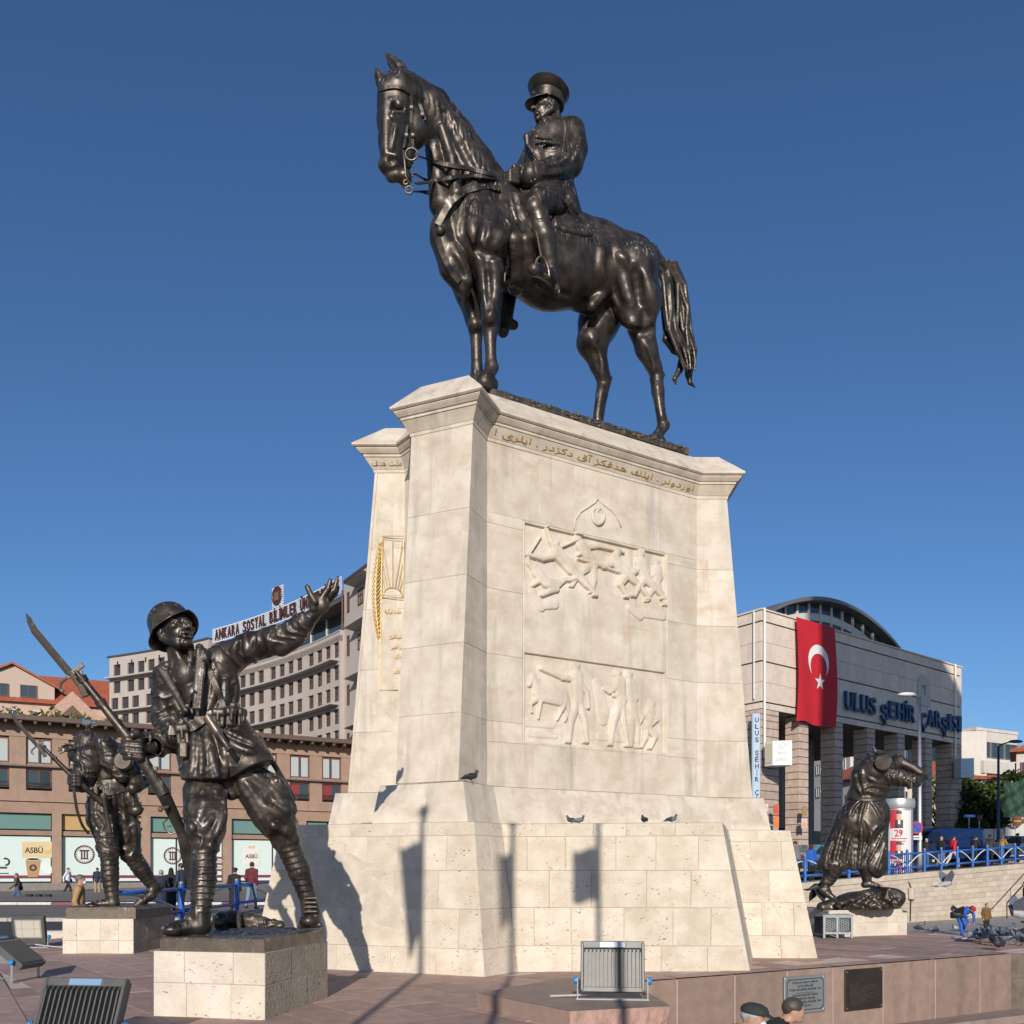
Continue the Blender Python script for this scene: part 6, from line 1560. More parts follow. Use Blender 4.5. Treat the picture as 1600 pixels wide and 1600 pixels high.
RBLUE = mat('rail_blue', (.025, .13, .46), .38, .0, var=.18, scale=5, spec=.6)
RWHITE = mat('rail_white', (.74, .73, .70), .45, var=.1)
RCAP = mat('rail_cap', (.42, .32, .16), .4, .5)
def railing(name, label, pts, h=1.08, r=.055, phase=0):
	c = Vector(pts[0]); root = thing(name, label, 'railing', c)
	proto = {}
	for i, p in enumerate(pts):
		if not proto:
			mb = MB(); mb.lathe([(r * 1.15, 0), (r * 1.15, h), (r * .9, h + .01)], (0, 0, 0), 10); me = mb.mesh('post', RBLUE, smooth=True); me.set_sharp_from_angle(angle=.7); proto['p'] = me
			mb = MB(); mb.ell((0, 0, h + .02), (r * 1.0, r * 1.0, r * .8), 10, 6); proto['c'] = mb.mesh('post_cap', RCAP, smooth=True)
		o = link(bpy.data.objects.new('post', proto['p']), root); o.location = Vector(p) - c
		k = link(bpy.data.objects.new('post_cap', proto['c']), o)
	for i in range(len(pts) - 1):
		a, b = Vector(pts[i]), Vector(pts[i + 1])
		for nm, z in (('top_rail', h * .86), ('bottom_rail', h * .26)):
			mb = MB(); mb.tube([a + Vector((0, 0, z)), b + Vector((0, 0, z))], r * .75, 8); mb.build(nm, RBLUE, root, smooth=True)
		mb = MB(); up = (i + phase) % 2 == 0; P = []
		for k in range(11):
			u = k / 10; w = u if up else 1 - u; P.append(a.lerp(b, u) + Vector((0, 0, h * (.28 + .56 * math.sin(w * math.pi / 2)))))
		mb.tube(P, r * .45, 6); mb.build('arch_rail', RWHITE, root, smooth=True)
	return root
def railings():
	P = [(-9.75, 22.0, -.12), (-9.97, 27.0, -.10), (-9.83, 32.0, -.06), (-9.9, 37.0, 0), (-9.9, 42, 0)]
	railing('railing', 'blue tube railing with white arches along the street behind the left statues', P, h=1.12, r=.075, phase=1)
	a, b = Vector((12.3, 37.6)), Vector((27.9, 49.7)); pts = []
	for k in range(-3, 15):
		p = a.lerp(b, k / 12); pts.append((p.x, p.y, .94 + (p.x - 12.3) * .0551 - .02))
	railing('railing', 'blue tube railing with white arches on top of the cream wall at the right', pts, h=1.1, r=.06, phase=0)

# ---------------------------------------------------------------- floodlights and street furniture
FLOODG = mat('floodlight_grey', (.115, .115, .11), .5, .4, var=.15, scale=8, bump=.1); BRACK = mat('bracket_grey', (.30, .32, .33), .45, .6); KNOB = mat('knob_blue', (.02, .22, .52), .4); LENS = mat('flood_glass', (.35, .34, .30), .12, .0, spec=.8); LABELM = mat('label_film', (.20, .30, .44), .35)
def floodlight(label, loc, rz, tilt, s=1.0, w=.62, h=.52):
	"""LED floodlight: finned back, glass front, yoke bracket with knobs; front faces local +Y"""
	root = thing('floodlight', label, 'floodlight', loc, 'floodlights around the monument', rz)
	R = Matrix.Rotation(tilt, 3, 'X'); c = Vector((0, 0, .08 + h * .5)) * 1.0
	T = lambda v: (c + R @ Vector(v)) * s
	def B(name, boxes, m, par=root, bev=.006):
		mb = MB()
		for p, sz in boxes: mb.box(T(p), [q * s for q in sz], R=R, bev=bev * s)
		return mb.build(name, m, par, world=False)
	B('housing', [((0, .02, 0), (w, .05, h)), ((0, -.015, h * .46), (w, .06, .07)), ((0, -.015, -h * .47), (w, .06, .05)), ((-w * .48, -.02, 0), (.03, .07, h)), ((w * .48, -.02, 0), (.03, .07, h))], FLOODG)
	mb = MB(); n = 15
	for i in range(n):
		x = -w * .44 + w * .88 * i / (n - 1)
		v = [T((x + sx * .006, y, z)) for sx in (-1, 1) for y, z in ((0, -h * .44), (-.055, -h * .43), (-.062, h * .30), (-.03, h * .42), (0, h * .43))]
		mb.add(v, [(0, 1, 2, 3, 4), (9, 8, 7, 6, 5)] + [(k, k + 5, (k + 1) % 5 + 5, (k + 1) % 5) for k in range(5)])
	mb.build('cooling_fin', FLOODG, root, world=False)
	B('driver_label', [((0, -.045, h * .46), (w * .40, .006, .055))], LABELM); B('glass', [((0, .047, .03), (w * .82, .006, h * .72))], LENS)
	B('led_board', [((x, .052, .03 + z), (w * .18, .003, h * .30)) for x in (-w * .28, -w * .09, w * .09, w * .28) for z in (-h * .16, h * .16)], mat('led_board', (.52, .50, .42), .4), bev=.001)
	mb = MB()
	for sx in (-1, 1):
		p = T((sx * (w * .5 + .02), 0, -h * .28)); mb.bar((p.x + sx * .012 * s, p.y, p.z + .03 * s), (p.x + sx * .012 * s, p.y, .0), .035 * s, .010 * s, up=(1, 0, 0))
	p = T((0, 0, -h * .28)); mb.box((0, p.y, .008 * s), ((w + .09) * s, .05 * s, .014 * s)); mb.build('yoke', BRACK, root, world=False)
	for sx in (-1, 1):
		mb = MB(); p = T((sx * (w * .5 + .035), 0, -h * .28)); mb.lathe([(.001, 0), (.035 * s, 0), (.038 * s, .02 * s), (.03 * s, .035 * s), (.001, .036 * s)], p, 12, Matrix.Rotation(sx * math.pi / 2, 3, 'Y')); mb.build('knob', KNOB, root, world=False)
	mb = MB(); mb.tube([(-.1 * s, .02, .06 * s), (-.35 * s, .06, .03), (-.6 * s, .12, .01)], .01 * s, 6); mb.build('cable', mat('white_cable', (.5, .48, .45), .6), root, world=False)
	return root
def floodlights():
	p = atz(957, 1562, .17); floodlight('grey finned floodlight seen from behind on the stone plinth, blue knobs at its sides', (p.x, p.y, .17), -.10, math.radians(-13), 1.0, .60, .46)
	p = atz(128, 1640, .01); floodlight('grey finned floodlight cut off by the lower left edge of the picture', (p.x, p.y, .01), -.12, math.radians(-24), 1.0, .68, .46)
	p = atz(46, 1481, .01); floodlight('grey floodlight showing its glass front beside the rough stone block at the left', (p.x, p.y, .01), math.pi + .15, math.radians(-14), 1.05, .52, .46)
	p = atz(40, 1531, .01); floodlight('grey floodlight seen edge on, tipped far over on the paving at the left', (p.x - .12, p.y, .01), 1.50, math.radians(-52), .9, .55, .62)
	t = thing('vent_box', 'grey metal cabinet with mesh doors between the monument and the bent woman', 'cabinet', (6.72, 18.6, 0))
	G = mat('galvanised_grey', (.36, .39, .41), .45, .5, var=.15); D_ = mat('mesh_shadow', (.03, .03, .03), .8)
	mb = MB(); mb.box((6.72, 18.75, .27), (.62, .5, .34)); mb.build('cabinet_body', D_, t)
	mb = MB()
	for x in (6.43, 6.70, 7.0): mb.box((x, 18.47, .25), (.04, .04, .46))
	for z in (.46, .12): mb.box((6.72, 18.47, z), (.60, .045, .04))
	mb.box((6.72, 18.7, .49), (.66, .56, .02)); mb.build('cabinet_frame', G, t)
	mb = MB()
	for i in range(9):
		for sg in (-1, 1):
			for x0 in (6.45, 6.73): mb.bar((x0, 18.49, .13 + .035 * i), (x0 + .24, 18.49, .13 + .035 * i + sg * .09), .006, .008)
	mb.build('mesh_door', G, t)

# ---------------------------------------------------------------- buildings
GLASS = mat('window_glass', (.035, .05, .06), .06, .0, spec=.9); BROWNF = mat('brown_frame', (.10, .05, .032), .5, var=.2); DARK = mat('dark_interior', (.012, .012, .014), .7)
def window_meshes(w, h, d, frame, glass, mull=1, bar=.06, trans=0):
	mb = MB()
	for x in (-w / 2 + bar / 2, w / 2 - bar / 2): mb.box((x, 0, h / 2), (bar, d, h))
	for z in (bar / 2, h - bar / 2): mb.box((0, 0, z), (w - 2 * bar, d, bar))
	for i in range(mull): mb.box((-w / 2 + w * (i + 1) / (mull + 1), .0, h / 2), (bar * .8, d * .8, h - 2 * bar))
	if trans: mb.box((0, .002, h * trans), (w - 2 * bar, d * .7, bar * .7))
	f = mb.mesh('window', frame); p = MB(); p.quad((-w / 2 + bar * .5, .02, bar * .5), (w / 2 - bar * .5, .02, bar * .5), (w / 2 - bar * .5, .02, h - bar * .5), (-w / 2 + bar * .5, .02, h - bar * .5))
	return f, p.mesh('pane', glass)
def put(mesh, name, parent, M):
	o = link(bpy.data.objects.new(name, mesh), parent); o.matrix_local = M; return o
def add_window(ms, parent, M):
	w = put(ms[0], 'window', parent, M); put(ms[1], 'pane', w, Matrix.Identity(4)); return w
def fM(p, d):
	"""local x along facade direction d, y into the wall, z up"""
	d = Vector((d[0], d[1], 0)).normalized(); y = Vector((-d.y, d.x, 0)); M = Matrix((d, y, Vector((0, 0, 1)))).transposed().to_4x4(); M.translation = Vector(p); return M

def university():
	WALL = mat('beige_render', (.44, .385, .345), .85, var=.08, scale=.6, bump=.1, bscale=30, streak=.12); EDGE = mat('dark_coping', (.06, .06, .065), .5); LEDGE = mat('ledge_concrete', (.40, .37, .34), .8)
	root = thing('university_building', 'curved beige university building with rows of small brown windows', 'building', (-20, 84, 0))
	off = Vector((-20, 84, 0))
	# curve in plan, from its near right end to the far left end
	p = Vector((-14.4, 75.0)); C = [p.copy()]; n = 40; T = []
	for i in range(n):
		th = math.radians(lerp(36, 66, i / n)); T.append(Vector((-math.sin(th), math.cos(th)))); p = p + T[-1] * 1.0; C.append(p.copy())
	T.append(T[-1])
	def cp(s, o=0.0):
		i = min(int(s), n - 1); q = C[i].lerp(C[i + 1], s - i); t = T[i].lerp(T[min(i + 1, n)], s - i).normalized(); nn = Vector((-t.y, t.x))
		if nn.y > 0: nn = -nn
		return q + nn * o, t
	def band(name, s0, s1, o0, o1, z0, z1, m, par=root, step=1.0):
		mb = MB(); k = max(1, int((s1 - s0) / step)); R = []
		for i in range(k + 1):
			a, _ = cp(lerp(s0, s1, i / k), o0); b, _ = cp(lerp(s0, s1, i / k), o1); R.append([(a.x, a.y, z0), (b.x, b.y, z0), (b.x, b.y, z1), (a.x, a.y, z1)])
		mb.loft(R); return mb.build(name, m, par)
	band('wall', 0, 24, -9, -.25, 0, 21.5, WALL); band('wall', 24, 40, -9, -.25, 0, 25.2, WALL); band('coping', 24, 40.3, -9.2, .1, 25.2, 25.4, EDGE); band('coping', 0, 24, -.4, .06, 21.5, 21.6, LEDGE)
	band('roof', 0, 24.2, -9, -.5, 24.3, 24.7, mat('roof_edge', (.11, .075, .06), .6)); band('glazing', 0, 24, -3, -2.2, 21.5, 24.3, GLASS)
	for k in range(9):
		a, t = cp(1 + k * 2.8, -2.12); mb = MB(); mb.box((a.x, a.y, 22.9), (.12, .12, 2.8), rz=math.atan2(t.y, t.x)); mb.build('mullion', mat('white_frame', (.6, .62, .62), .5), root)
	wm = window_meshes(1.02, 1.28, .10, BROWNF, GLASS, 1, .09, .6)
	for z, lo, hi in ((22.8, 24, 40), (19.1, 0, 40), (15.4, 0, 40), (11.7, 0, 40), (8.0, 0, 40)):
		band('ledge', lo + .2, hi, -.2, .75, z - .06, z + .10, LEDGE)
		# wall skin with window openings: piers between, bands above and below
		s = lo; k = 0; ws = []
		while s + 1.5 < hi:
			ws.append(s + .25 + (k % 4) * .0); s += 1.62 + (.55 if k % 4 == 3 else 0); k += 1
		for zz, hh in ((z + .28, 1.28), (z - 1.62, 1.28)):
			prev = lo
			for w in ws + [hi]:
				if w > prev + .02: band('wall_pier', prev, w, -.26, 0, zz, zz + hh, WALL, step=2)
				prev = w + 1.06
			for w in ws:
				a, t = cp(w + .53, -.20); M = fM((a.x, a.y, zz), -t); M.translation -= off; add_window(wm, root, M)
		band('wall_band', lo, hi, -.26, 0, z - .34, z + .28, WALL); band('wall_band', lo, hi, -.26, .0, z + 1.56, z + 2.08 if z < 22 else 25.2, WALL)
	band('wall_band', 0, 24, -.26, .0, 20.66, 21.5, WALL); band('wall_band', 0, 40, -.26, 0, 0, 6.38, WALL)
	for k in range(7):
		a, t = cp(25.5 + k * 2.2, .01); mb = MB(); mb.box((a.x, a.y, 24.4), (.18, .06, .55), rz=math.atan2(t.y, t.x)); mb.build('slit_window', DARK, root)
	# taller right-hand block
	d = Vector((math.sin(math.radians(32)), -math.cos(math.radians(32)))); nn = Vector((d.y, -d.x)); nn = nn if nn.y < 0 else -nn
	A = Vector((-14.1, 75.3)); B = A + d * 16
	mb = MB(); mb.prism([A.to_tuple(), B.to_tuple(), (B - nn * 8).to_tuple(), (A - nn * 8).to_tuple()], 0, 25.6); mb.build('block_wall', WALL, root)
	mb = MB(); mb.prism([(A + nn * .1).to_tuple(), (B + nn * .1).to_tuple(), (B - nn * 8).to_tuple(), (A - nn * 8).to_tuple()], 25.6, 25.8); mb.build('coping', EDGE, root)
	for z in (19.3, 15.2, 11.2, 7.4, 22.9):
		for s in (1.0, 3.6, 5.2):
			M = fM((A.x + d.x * s + nn.x * .02, A.y + d.y * s + nn.y * .02, z), d); M.translation -= off
			if s < 2: q = put(wm[0], 'window', root, M @ Matrix.Diagonal((.45, 1, 1.3, 1))); put(wm[1], 'pane', q, Matrix.Identity(4))
			else: add_window(wm, root, M)
		mb = MB(); a, b = A + d * 2.6, A + d * 6.6; mb.loft([[(a.x, a.y, z + 1.6), (a.x + nn.x * 1.1, a.y + nn.y * 1.1, z + 1.75), (a.x, a.y, z + 1.95)], [(b.x, b.y, z + 1.6), (b.x + nn.x * 1.1, b.y + nn.y * 1.1, z + 1.75), (b.x, b.y, z + 1.95)]]); mb.build('canopy', LEDGE, root)
	mb = MB(); q = A + nn * .12 - d * .1; mb.tube([(q.x, q.y, 0), (q.x, q.y, 25)], .09, 8); mb.build('drainpipe', mat('pipe_brown', (.10, .055, .04), .5), root)
	# roof sign: white louvres, dark letters
	sg = thing('roof_sign', 'rooftop sign reading ANKARA SOSYAL BİLİMLER ÜNİVERSİTESİ on white louvres under a crest', 'sign', (-20, 84, 24.9))
	LV = mat('louvre_white', (.78, .78, .76), .5); LT = mat('sign_letter', (.075, .022, .018), .45, edge if False else 0.0)
	for k in range(9): band('louvre', .3, 23.6, -.30, -.22, 24.78 + k * .165, 24.87 + k * .165, LV, sg)
	txt = 'ANKARA SOSYAL BİLİMLER ÜNİVERSİTESİ'; wid = {'I': .45, 'İ': .45, ' ': .75, 'M': 1.3, 'N': 1.08}; tot = sum(wid.get(c, 1) for c in txt); s = 23.1; sc_ = 22.5 / tot
	for ch in txt:
		w = wid.get(ch, 1) * sc_
		if ch != ' ':
			a, t = cp(s - .08, -.14); x = -t; M = frame3((a.x, a.y, 24.98), (x.x, x.y, 0), (0, 0, 1)); text('letter', ch, 1.42, M, LT, sg, ext=.06, width=w * .74, height=1.05 if ch not in 'İÜ' else 1.32, bold=.012)
		s -= w
	a, t = cp(12.1, -.2); x = -t; M = frame3((a.x, a.y, 26.25), (x.x, x.y, 0), (0, 0, 1)); R = M.to_3x3(); mb = MB()
	for k in range(12): mb.box(M @ Vector((0, k * .165 + .05, 0)), (1.95, .09, .08), R=R)
	mb.build('louvre', LV, sg)
	mb = MB(); mb.lathe([(.001, 0), (.84, 0), (.9, .05), (.84, .12), (.72, .12), (.68, .07), (.001, .07)], M @ Vector((0, 1.05, .05)), 28, R); mb.build('crest', LT, sg)
	mb = MB()
	for k in range(5): mb.box(M @ Vector((-.3 + .15 * k, 1.0, .15)), (.06, .55, .04), R=R)
	mb.box(M @ Vector((0, 1.33, .15)), (.8, .1, .04), R=R); mb.box(M @ Vector((0, .68, .15)), (.8, .1, .04), R=R); mb.build('crest_emblem', mat('crest_gold', (.32, .2, .1), .4, .4), sg)

def arcade_building():
	ST = mat('brown_stone', (.335, .225, .165), .8, var=.14, scale=1.5, bump=.15, bscale=40, tint=.06, streak=.2); ST2 = mat('brown_stone_panel', (.31, .205, .15), .8, var=.14, scale=1.5, tint=.08); EAVE = mat('eave_brown', (.115, .075, .06), .7, var=.2)
	S = Vector((-32.6, 57.0)); d = Vector((.866, .5)); nn = Vector((.5, -.866)); root = thing('arcade_building', 'long brown stone building with shop windows below a row of paired windows', 'building', (-32.6, 57, 0)); off = Vector((-32.6, 57, 0))
	def W(t, o, z): p = S + d * t + nn * o; return (p.x, p.y, z)
	def slab(name, t0, t1, o0, o1, z0, z1, m, par=root, bev=0):
		mb = MB(); c = Vector(W((t0 + t1) / 2, (o0 + o1) / 2, (z0 + z1) / 2)); mb.box(c, (t1 - t0, o1 - o0, z1 - z0), rz=math.atan2(d.y, d.x), bev=bev); return mb.build(name, m, par)
	t0, t1 = -9.0, 30.0
	slab('wall', t0, t1, -9, -.75, 0, 11, mat('rear_wall', (.10, .08, .07), .9)); slab('roof', t0, t1, -10, 1.25, 11.0, 11.22, EAVE); slab('eave_board', t0, t1, 1.25, 1.35, 10.96, 11.27, EAVE)
	mbm = MB(); mbm.box((0, 0, 0), (.16, 1.3, .22)); bm = mbm.mesh('bracket', EAVE)
	t = t0 + .3
	while t < t1: put(bm, 'bracket', root, fM(Vector(W(t, .6, 10.88)) - off, d)); t += .82
	slab('wall_band', t0, t1, -.7, .05, 10.05, 10.98, ST); slab('wall_band', t0, t1, -.7, .03, 5.95, 6.62, ST); slab('wall_band', t0, t1, -.7, .0, 5.15, 5.93, ST2); slab('cornice', t0, t1, -.2, .14, 5.9, 5.98, ST)
	slab('sill_rail', t0, t1, -.3, .32, 8.12, 8.22, mat('rail_bar', (.16, .12, .11), .6)); slab('plinth', t0, t1, -.7, .12, -.3, .62, mat('grey_plinth', (.22, .20, .18), .85, var=.2, tint=.05))
	OR = mat('orange_wood_frame', (.17, .07, .035), .5, var=.2); BL = mat('white_blind', (.40, .44, .45), .6, var=.06); RC = mat('red_curtain', (.22, .03, .04), .8);
	up = window_meshes(1.46, 1.62, .10, OR, GLASS, 1, .075); lo = window_meshes(1.46, 1.18, .10, OR, GLASS, 1, .075)
	rl = MB()
	for k in range(12): rl.bar((-.7 + k * .127, 0, .0), (-.7 + k * .127, 0, .42), .018, .018)
	for k in range(8):
		c = Vector((-.62 + k * .177, -.06, .12)); rl.tube([c + Vector((.07 * math.cos(a), 0, .09 * math.sin(a))) for a in [k2_ * math.pi / 4 for k2_ in range(9)]], .012, 4)
	rl.bar((-.75, 0, .44), (.75, 0, .44), .03, .03); rlm = rl.mesh('balcony_grille', mat('iron_black', (.02, .02, .022), .6))
	bl = MB(); bl.quad((-.66, .01, .10), (-.05, .01, .10), (-.05, .01, 1.55), (-.66, .01, 1.55)); bl.quad((.14, .01, .1), (.66, .01, .1), (.66, .01, 1.55), (.14, .01, 1.55)); blm = bl.mesh('blind', BL)
	cu = MB(); cu.quad((-.66, .01, .06), (.05, .01, .06), (.05, .01, 1.1), (-.66, .01, 1.1)); cum = cu.mesh('curtain', RC)
	t = -8.3; k = 0; rng = random.Random(2)
	upc = up
	while t < t1 - 1:
		e = t + 1.46
		for ms, z in ((upc, 8.36), (lo, 6.78)):
			M = fM(Vector(W(t + .73, -.18, z)) - off, d); w = add_window(ms, root, M)
			if z > 8: put(blm, 'blind', w, Matrix.Identity(4) if k % 3 else Matrix.Diagonal((-1, 1, 1, 1)))
			else:
				put(rlm, 'balcony_grille', w, Matrix.Translation((0, -.16, -.08)))
				if k > 10: put(cum, 'curtain', w, Matrix.Identity(4))
		g = 1.0 if k % 3 else .98
		slab('pillar', e + .02, e + g - .02, -.7, 0, 6.62, 10.05, ST if k % 2 else ST2)
		slab('spandrel', t - .02, e + .02, -.7, -.12, 7.97, 8.36, ST2); t = e + g; k += 1
	# shop fronts
	TR = mat('transom_green', (.13, .24, .21), .2, spec=.7); FILM = mat('frosted_film', (.60, .70, .66), .35, var=.05); FR = mat('black_frame', (.02, .02, .022), .4); MR = mat('maroon_band', (.20, .025, .06), .6); GOLDP = mat('ochre_panel', (.45, .30, .12), .5)
	for b in range(-2, 6):
		s0 = 3.25 + (b) * 5.45 - 5.45; s1 = s0 + 5.45
		slab('pillar', s1 - .28, s1 + .28, -.7, .06, .1, 5.15, ST); a, e = s0 + .28, s1 - .28; m = a + (e - a) * (.36 if b % 2 == 0 else .62)
		if b in (1,): slab('transom_panel', a, e, -.5, -.3, 4.12, 5.1, GOLDP)
		else:
			for u0, u1 in ((a, m), (m, e)): slab('transom_panel', u0 + .05, u1 - .05, -.5, -.3, 4.12, 5.08, TR)
		slab('transom_beam', a, e, -.55, -.12, 3.72, 4.02, ST2); slab('shop_frame', a, e, -.6, -.42, .6, 5.15, FR)
		for u0, u1 in ((a, m), (m, e)):
			slab('shop_pane', u0 + .06, u1 - .06, -.5, -.34, .72, 3.66, FILM); slab('maroon_stripe', u0 + .06, u1 - .06, -.34, -.332, .92, 1.12, MR)
	def X(px):  # facade parameter of a photo column
		kx = (px - 800) / FPX; return (32.6 + kx * 57) / (.866 - kx * .5)
	def Zp(py, t): return CAMZ + (HOR - py) / FPX * (57 + .5 * t)
	def fr(px, py, o=-.325): t = X(px); return frame3(W(t, o, Zp(py, t)), (d.x, d.y, 0), (0, 0, 1))
	BR = mat('card_tan', (.62, .50, .27), .7); INKB = mat('print_dark', (.05, .03, .03), .6); CUP = mat('cup_kraft', (.42, .25, .11), .7); RED = mat('crest_maroon', (.10, .02, .025), .6)
	ad = thing('shop_poster', 'window film poster with tan card lettered ASBÜ and a paper coffee cup', 'poster', W(1.6, -.33, 1)); M = fr(31, 1357); R = M.to_3x3()
	mb = MB(); mb.box(M @ Vector((1.1, 1.23, 0)), (1.95, 1.05, .01), R=R @ Matrix.Rotation(.02, 3, 'Z')); mb.build('card', BR, ad); text('lettering', 'ASBÜ', .5, M @ Matrix.Translation((.28, 1.02, .009)), INKB, ad, ext=.002, width=1.05, bold=.012); text('lettering', 'cafe', .42, M @ Matrix.Translation((1.38, .98, .009)), mat('print_faded', (.45, .35, .18), .7), ad, ext=.002, width=.6)
	mb = MB(); mb.add([M @ Vector(v) for v in ((.32, .62, .012), (.46, -.55, .012), (1.05, -.55, .012), (1.2, .62, .012))], [(0, 1, 2, 3)]); mb.build('cup', CUP, ad)
	mb = MB(); mb.lathe([(.001, .016), (.44, .016), (.46, .02), (.001, .021)], M @ Vector((.76, .62, 0)), 24, R @ Matrix.Diagonal((1, .22, 1))); mb.build('cup_rim', mat('print_white', (.75, .78, .76), .6), ad); mb = MB(); mb.lathe([(.001, .024), (.38, .024)], M @ Vector((.76, .61, 0)), 24, R @ Matrix.Diagonal((1, .18, 1)), cap=True); mb.build('coffee', INKB, ad)
	mb = MB(); mb.lathe([(.1, .016), (.22, .016)], M @ Vector((.76, .05, 0)), 20, R, cap=False); mb.build('cup_mark', INKB, ad); mb = MB(); mb.lathe([(.001, .014), (.36, .014), (.38, .018), (.30, .02), (.001, .02)], M @ Vector((1.55, .02, 0)), 24, R @ Matrix.Rotation(.4, 3, 'Z') @ Matrix.Diagonal((.75, 1.15, 1))); mb.build('cup_lid', mat('print_pale', (.66, .72, .69), .6), ad)
	def crest(px, py, r, label):
		c = thing('window_crest', label, 'crest', W(X(px), -.33, 2)); M = fr(px, py); R = M.to_3x3(); mb = MB(); mb.lathe([(r * .86, .004), (r, .004), (r, .012), (r * .86, .012)], M.translation, 32, R, cap=False); mb.build('ring', RED, c)
		mb = MB()
		for k in range(20): a = k * math.pi / 10; mb.box(M @ Vector((.76 * r * math.cos(a), .76 * r * math.sin(a), .008)), (r * .11, r * .06, .006), R=R @ Matrix.Rotation(a + math.pi / 2, 3, 'Z'))
		mb.build('ring_text', RED, c)
		mb = MB(); mb.box(M @ Vector((0, .42 * r, .008)), (r * .95, r * .16, .006), R=R)
		for x in (-.27, 0, .27): mb.box(M @ Vector((x * r, -.02 * r, .008)), (r * .14, r * .75, .006), R=R)
		mb.box(M @ Vector((0, -.45 * r, .008)), (r * .75, r * .14, .006), R=R); mb.build('emblem', RED, c)
	crest(132.5, 1335, .62, 'round maroon crest on frosted shop window right of the coffee poster'); crest(271, 1337, .60, 'round maroon crest on frosted shop window behind the pointing soldier')
	nt = thing('shop_poster', 'small pale note lettered ASBÜ taped inside shop window near the blue railing', 'poster', W(X(395), -.33, 2)); M = fr(382, 1352); R = M.to_3x3(); w = (X(407) - X(382)); mb = MB(); mb.box(M @ Vector((w / 2, .62, 0)), (w, 1.25, .012), R=R); mb.build('note', mat('note_paper', (.68, .66, .60), .7), nt)
	text('lettering', 'ASBÜ', .4, M @ Matrix.Translation((w * .12, .52, .01)), RED, nt, ext=.002, width=w * .76, bold=.01); mb = MB(); mb.box(M @ Vector((w / 2, 1.35, .006)), (.45, .18, .012), R=R); mb.build('tape', BR, nt)
	bk = thing('shop_poster', 'window poster with a stack of maroon books beside the soldier’s leg'.replace('’', "'"), 'poster', W(X(346), -.33, 1)); M = fr(338, 1362); R = M.to_3x3(); mb = MB()
	for k in range(5): mb.cur = k % 2; mb.box(M @ Vector((.5, .1 + k * .22, 0)), (.95, .15, .012), R=R @ Matrix.Rotation(-.08, 3, 'Z'))
	mb.build('books', [mat('print_maroon', (.18, .06, .08), .7), mat('print_grey', (.4, .36, .36), .7)], bk)
	cu2 = thing('shop_poster', 'window poster at the left edge showing a coffee cup handle', 'poster', W(X(2), -.33, 1)); M = fr(-6, 1366); mb = MB(); mb.tube([M @ Vector((.5 + .22 * math.cos(a), .8 + .22 * math.sin(a), .01)) for a in [k * math.pi / 8 - math.pi / 2 for k in range(10)]], .05, 5); mb.box(M @ Vector((.35, .42, 0)), (.5, .12, .012), R=M.to_3x3()); mb.box(M @ Vector((.35, .05, 0)), (.7, .06, .012), R=M.to_3x3()); mb.build('print', INKB, cu2)

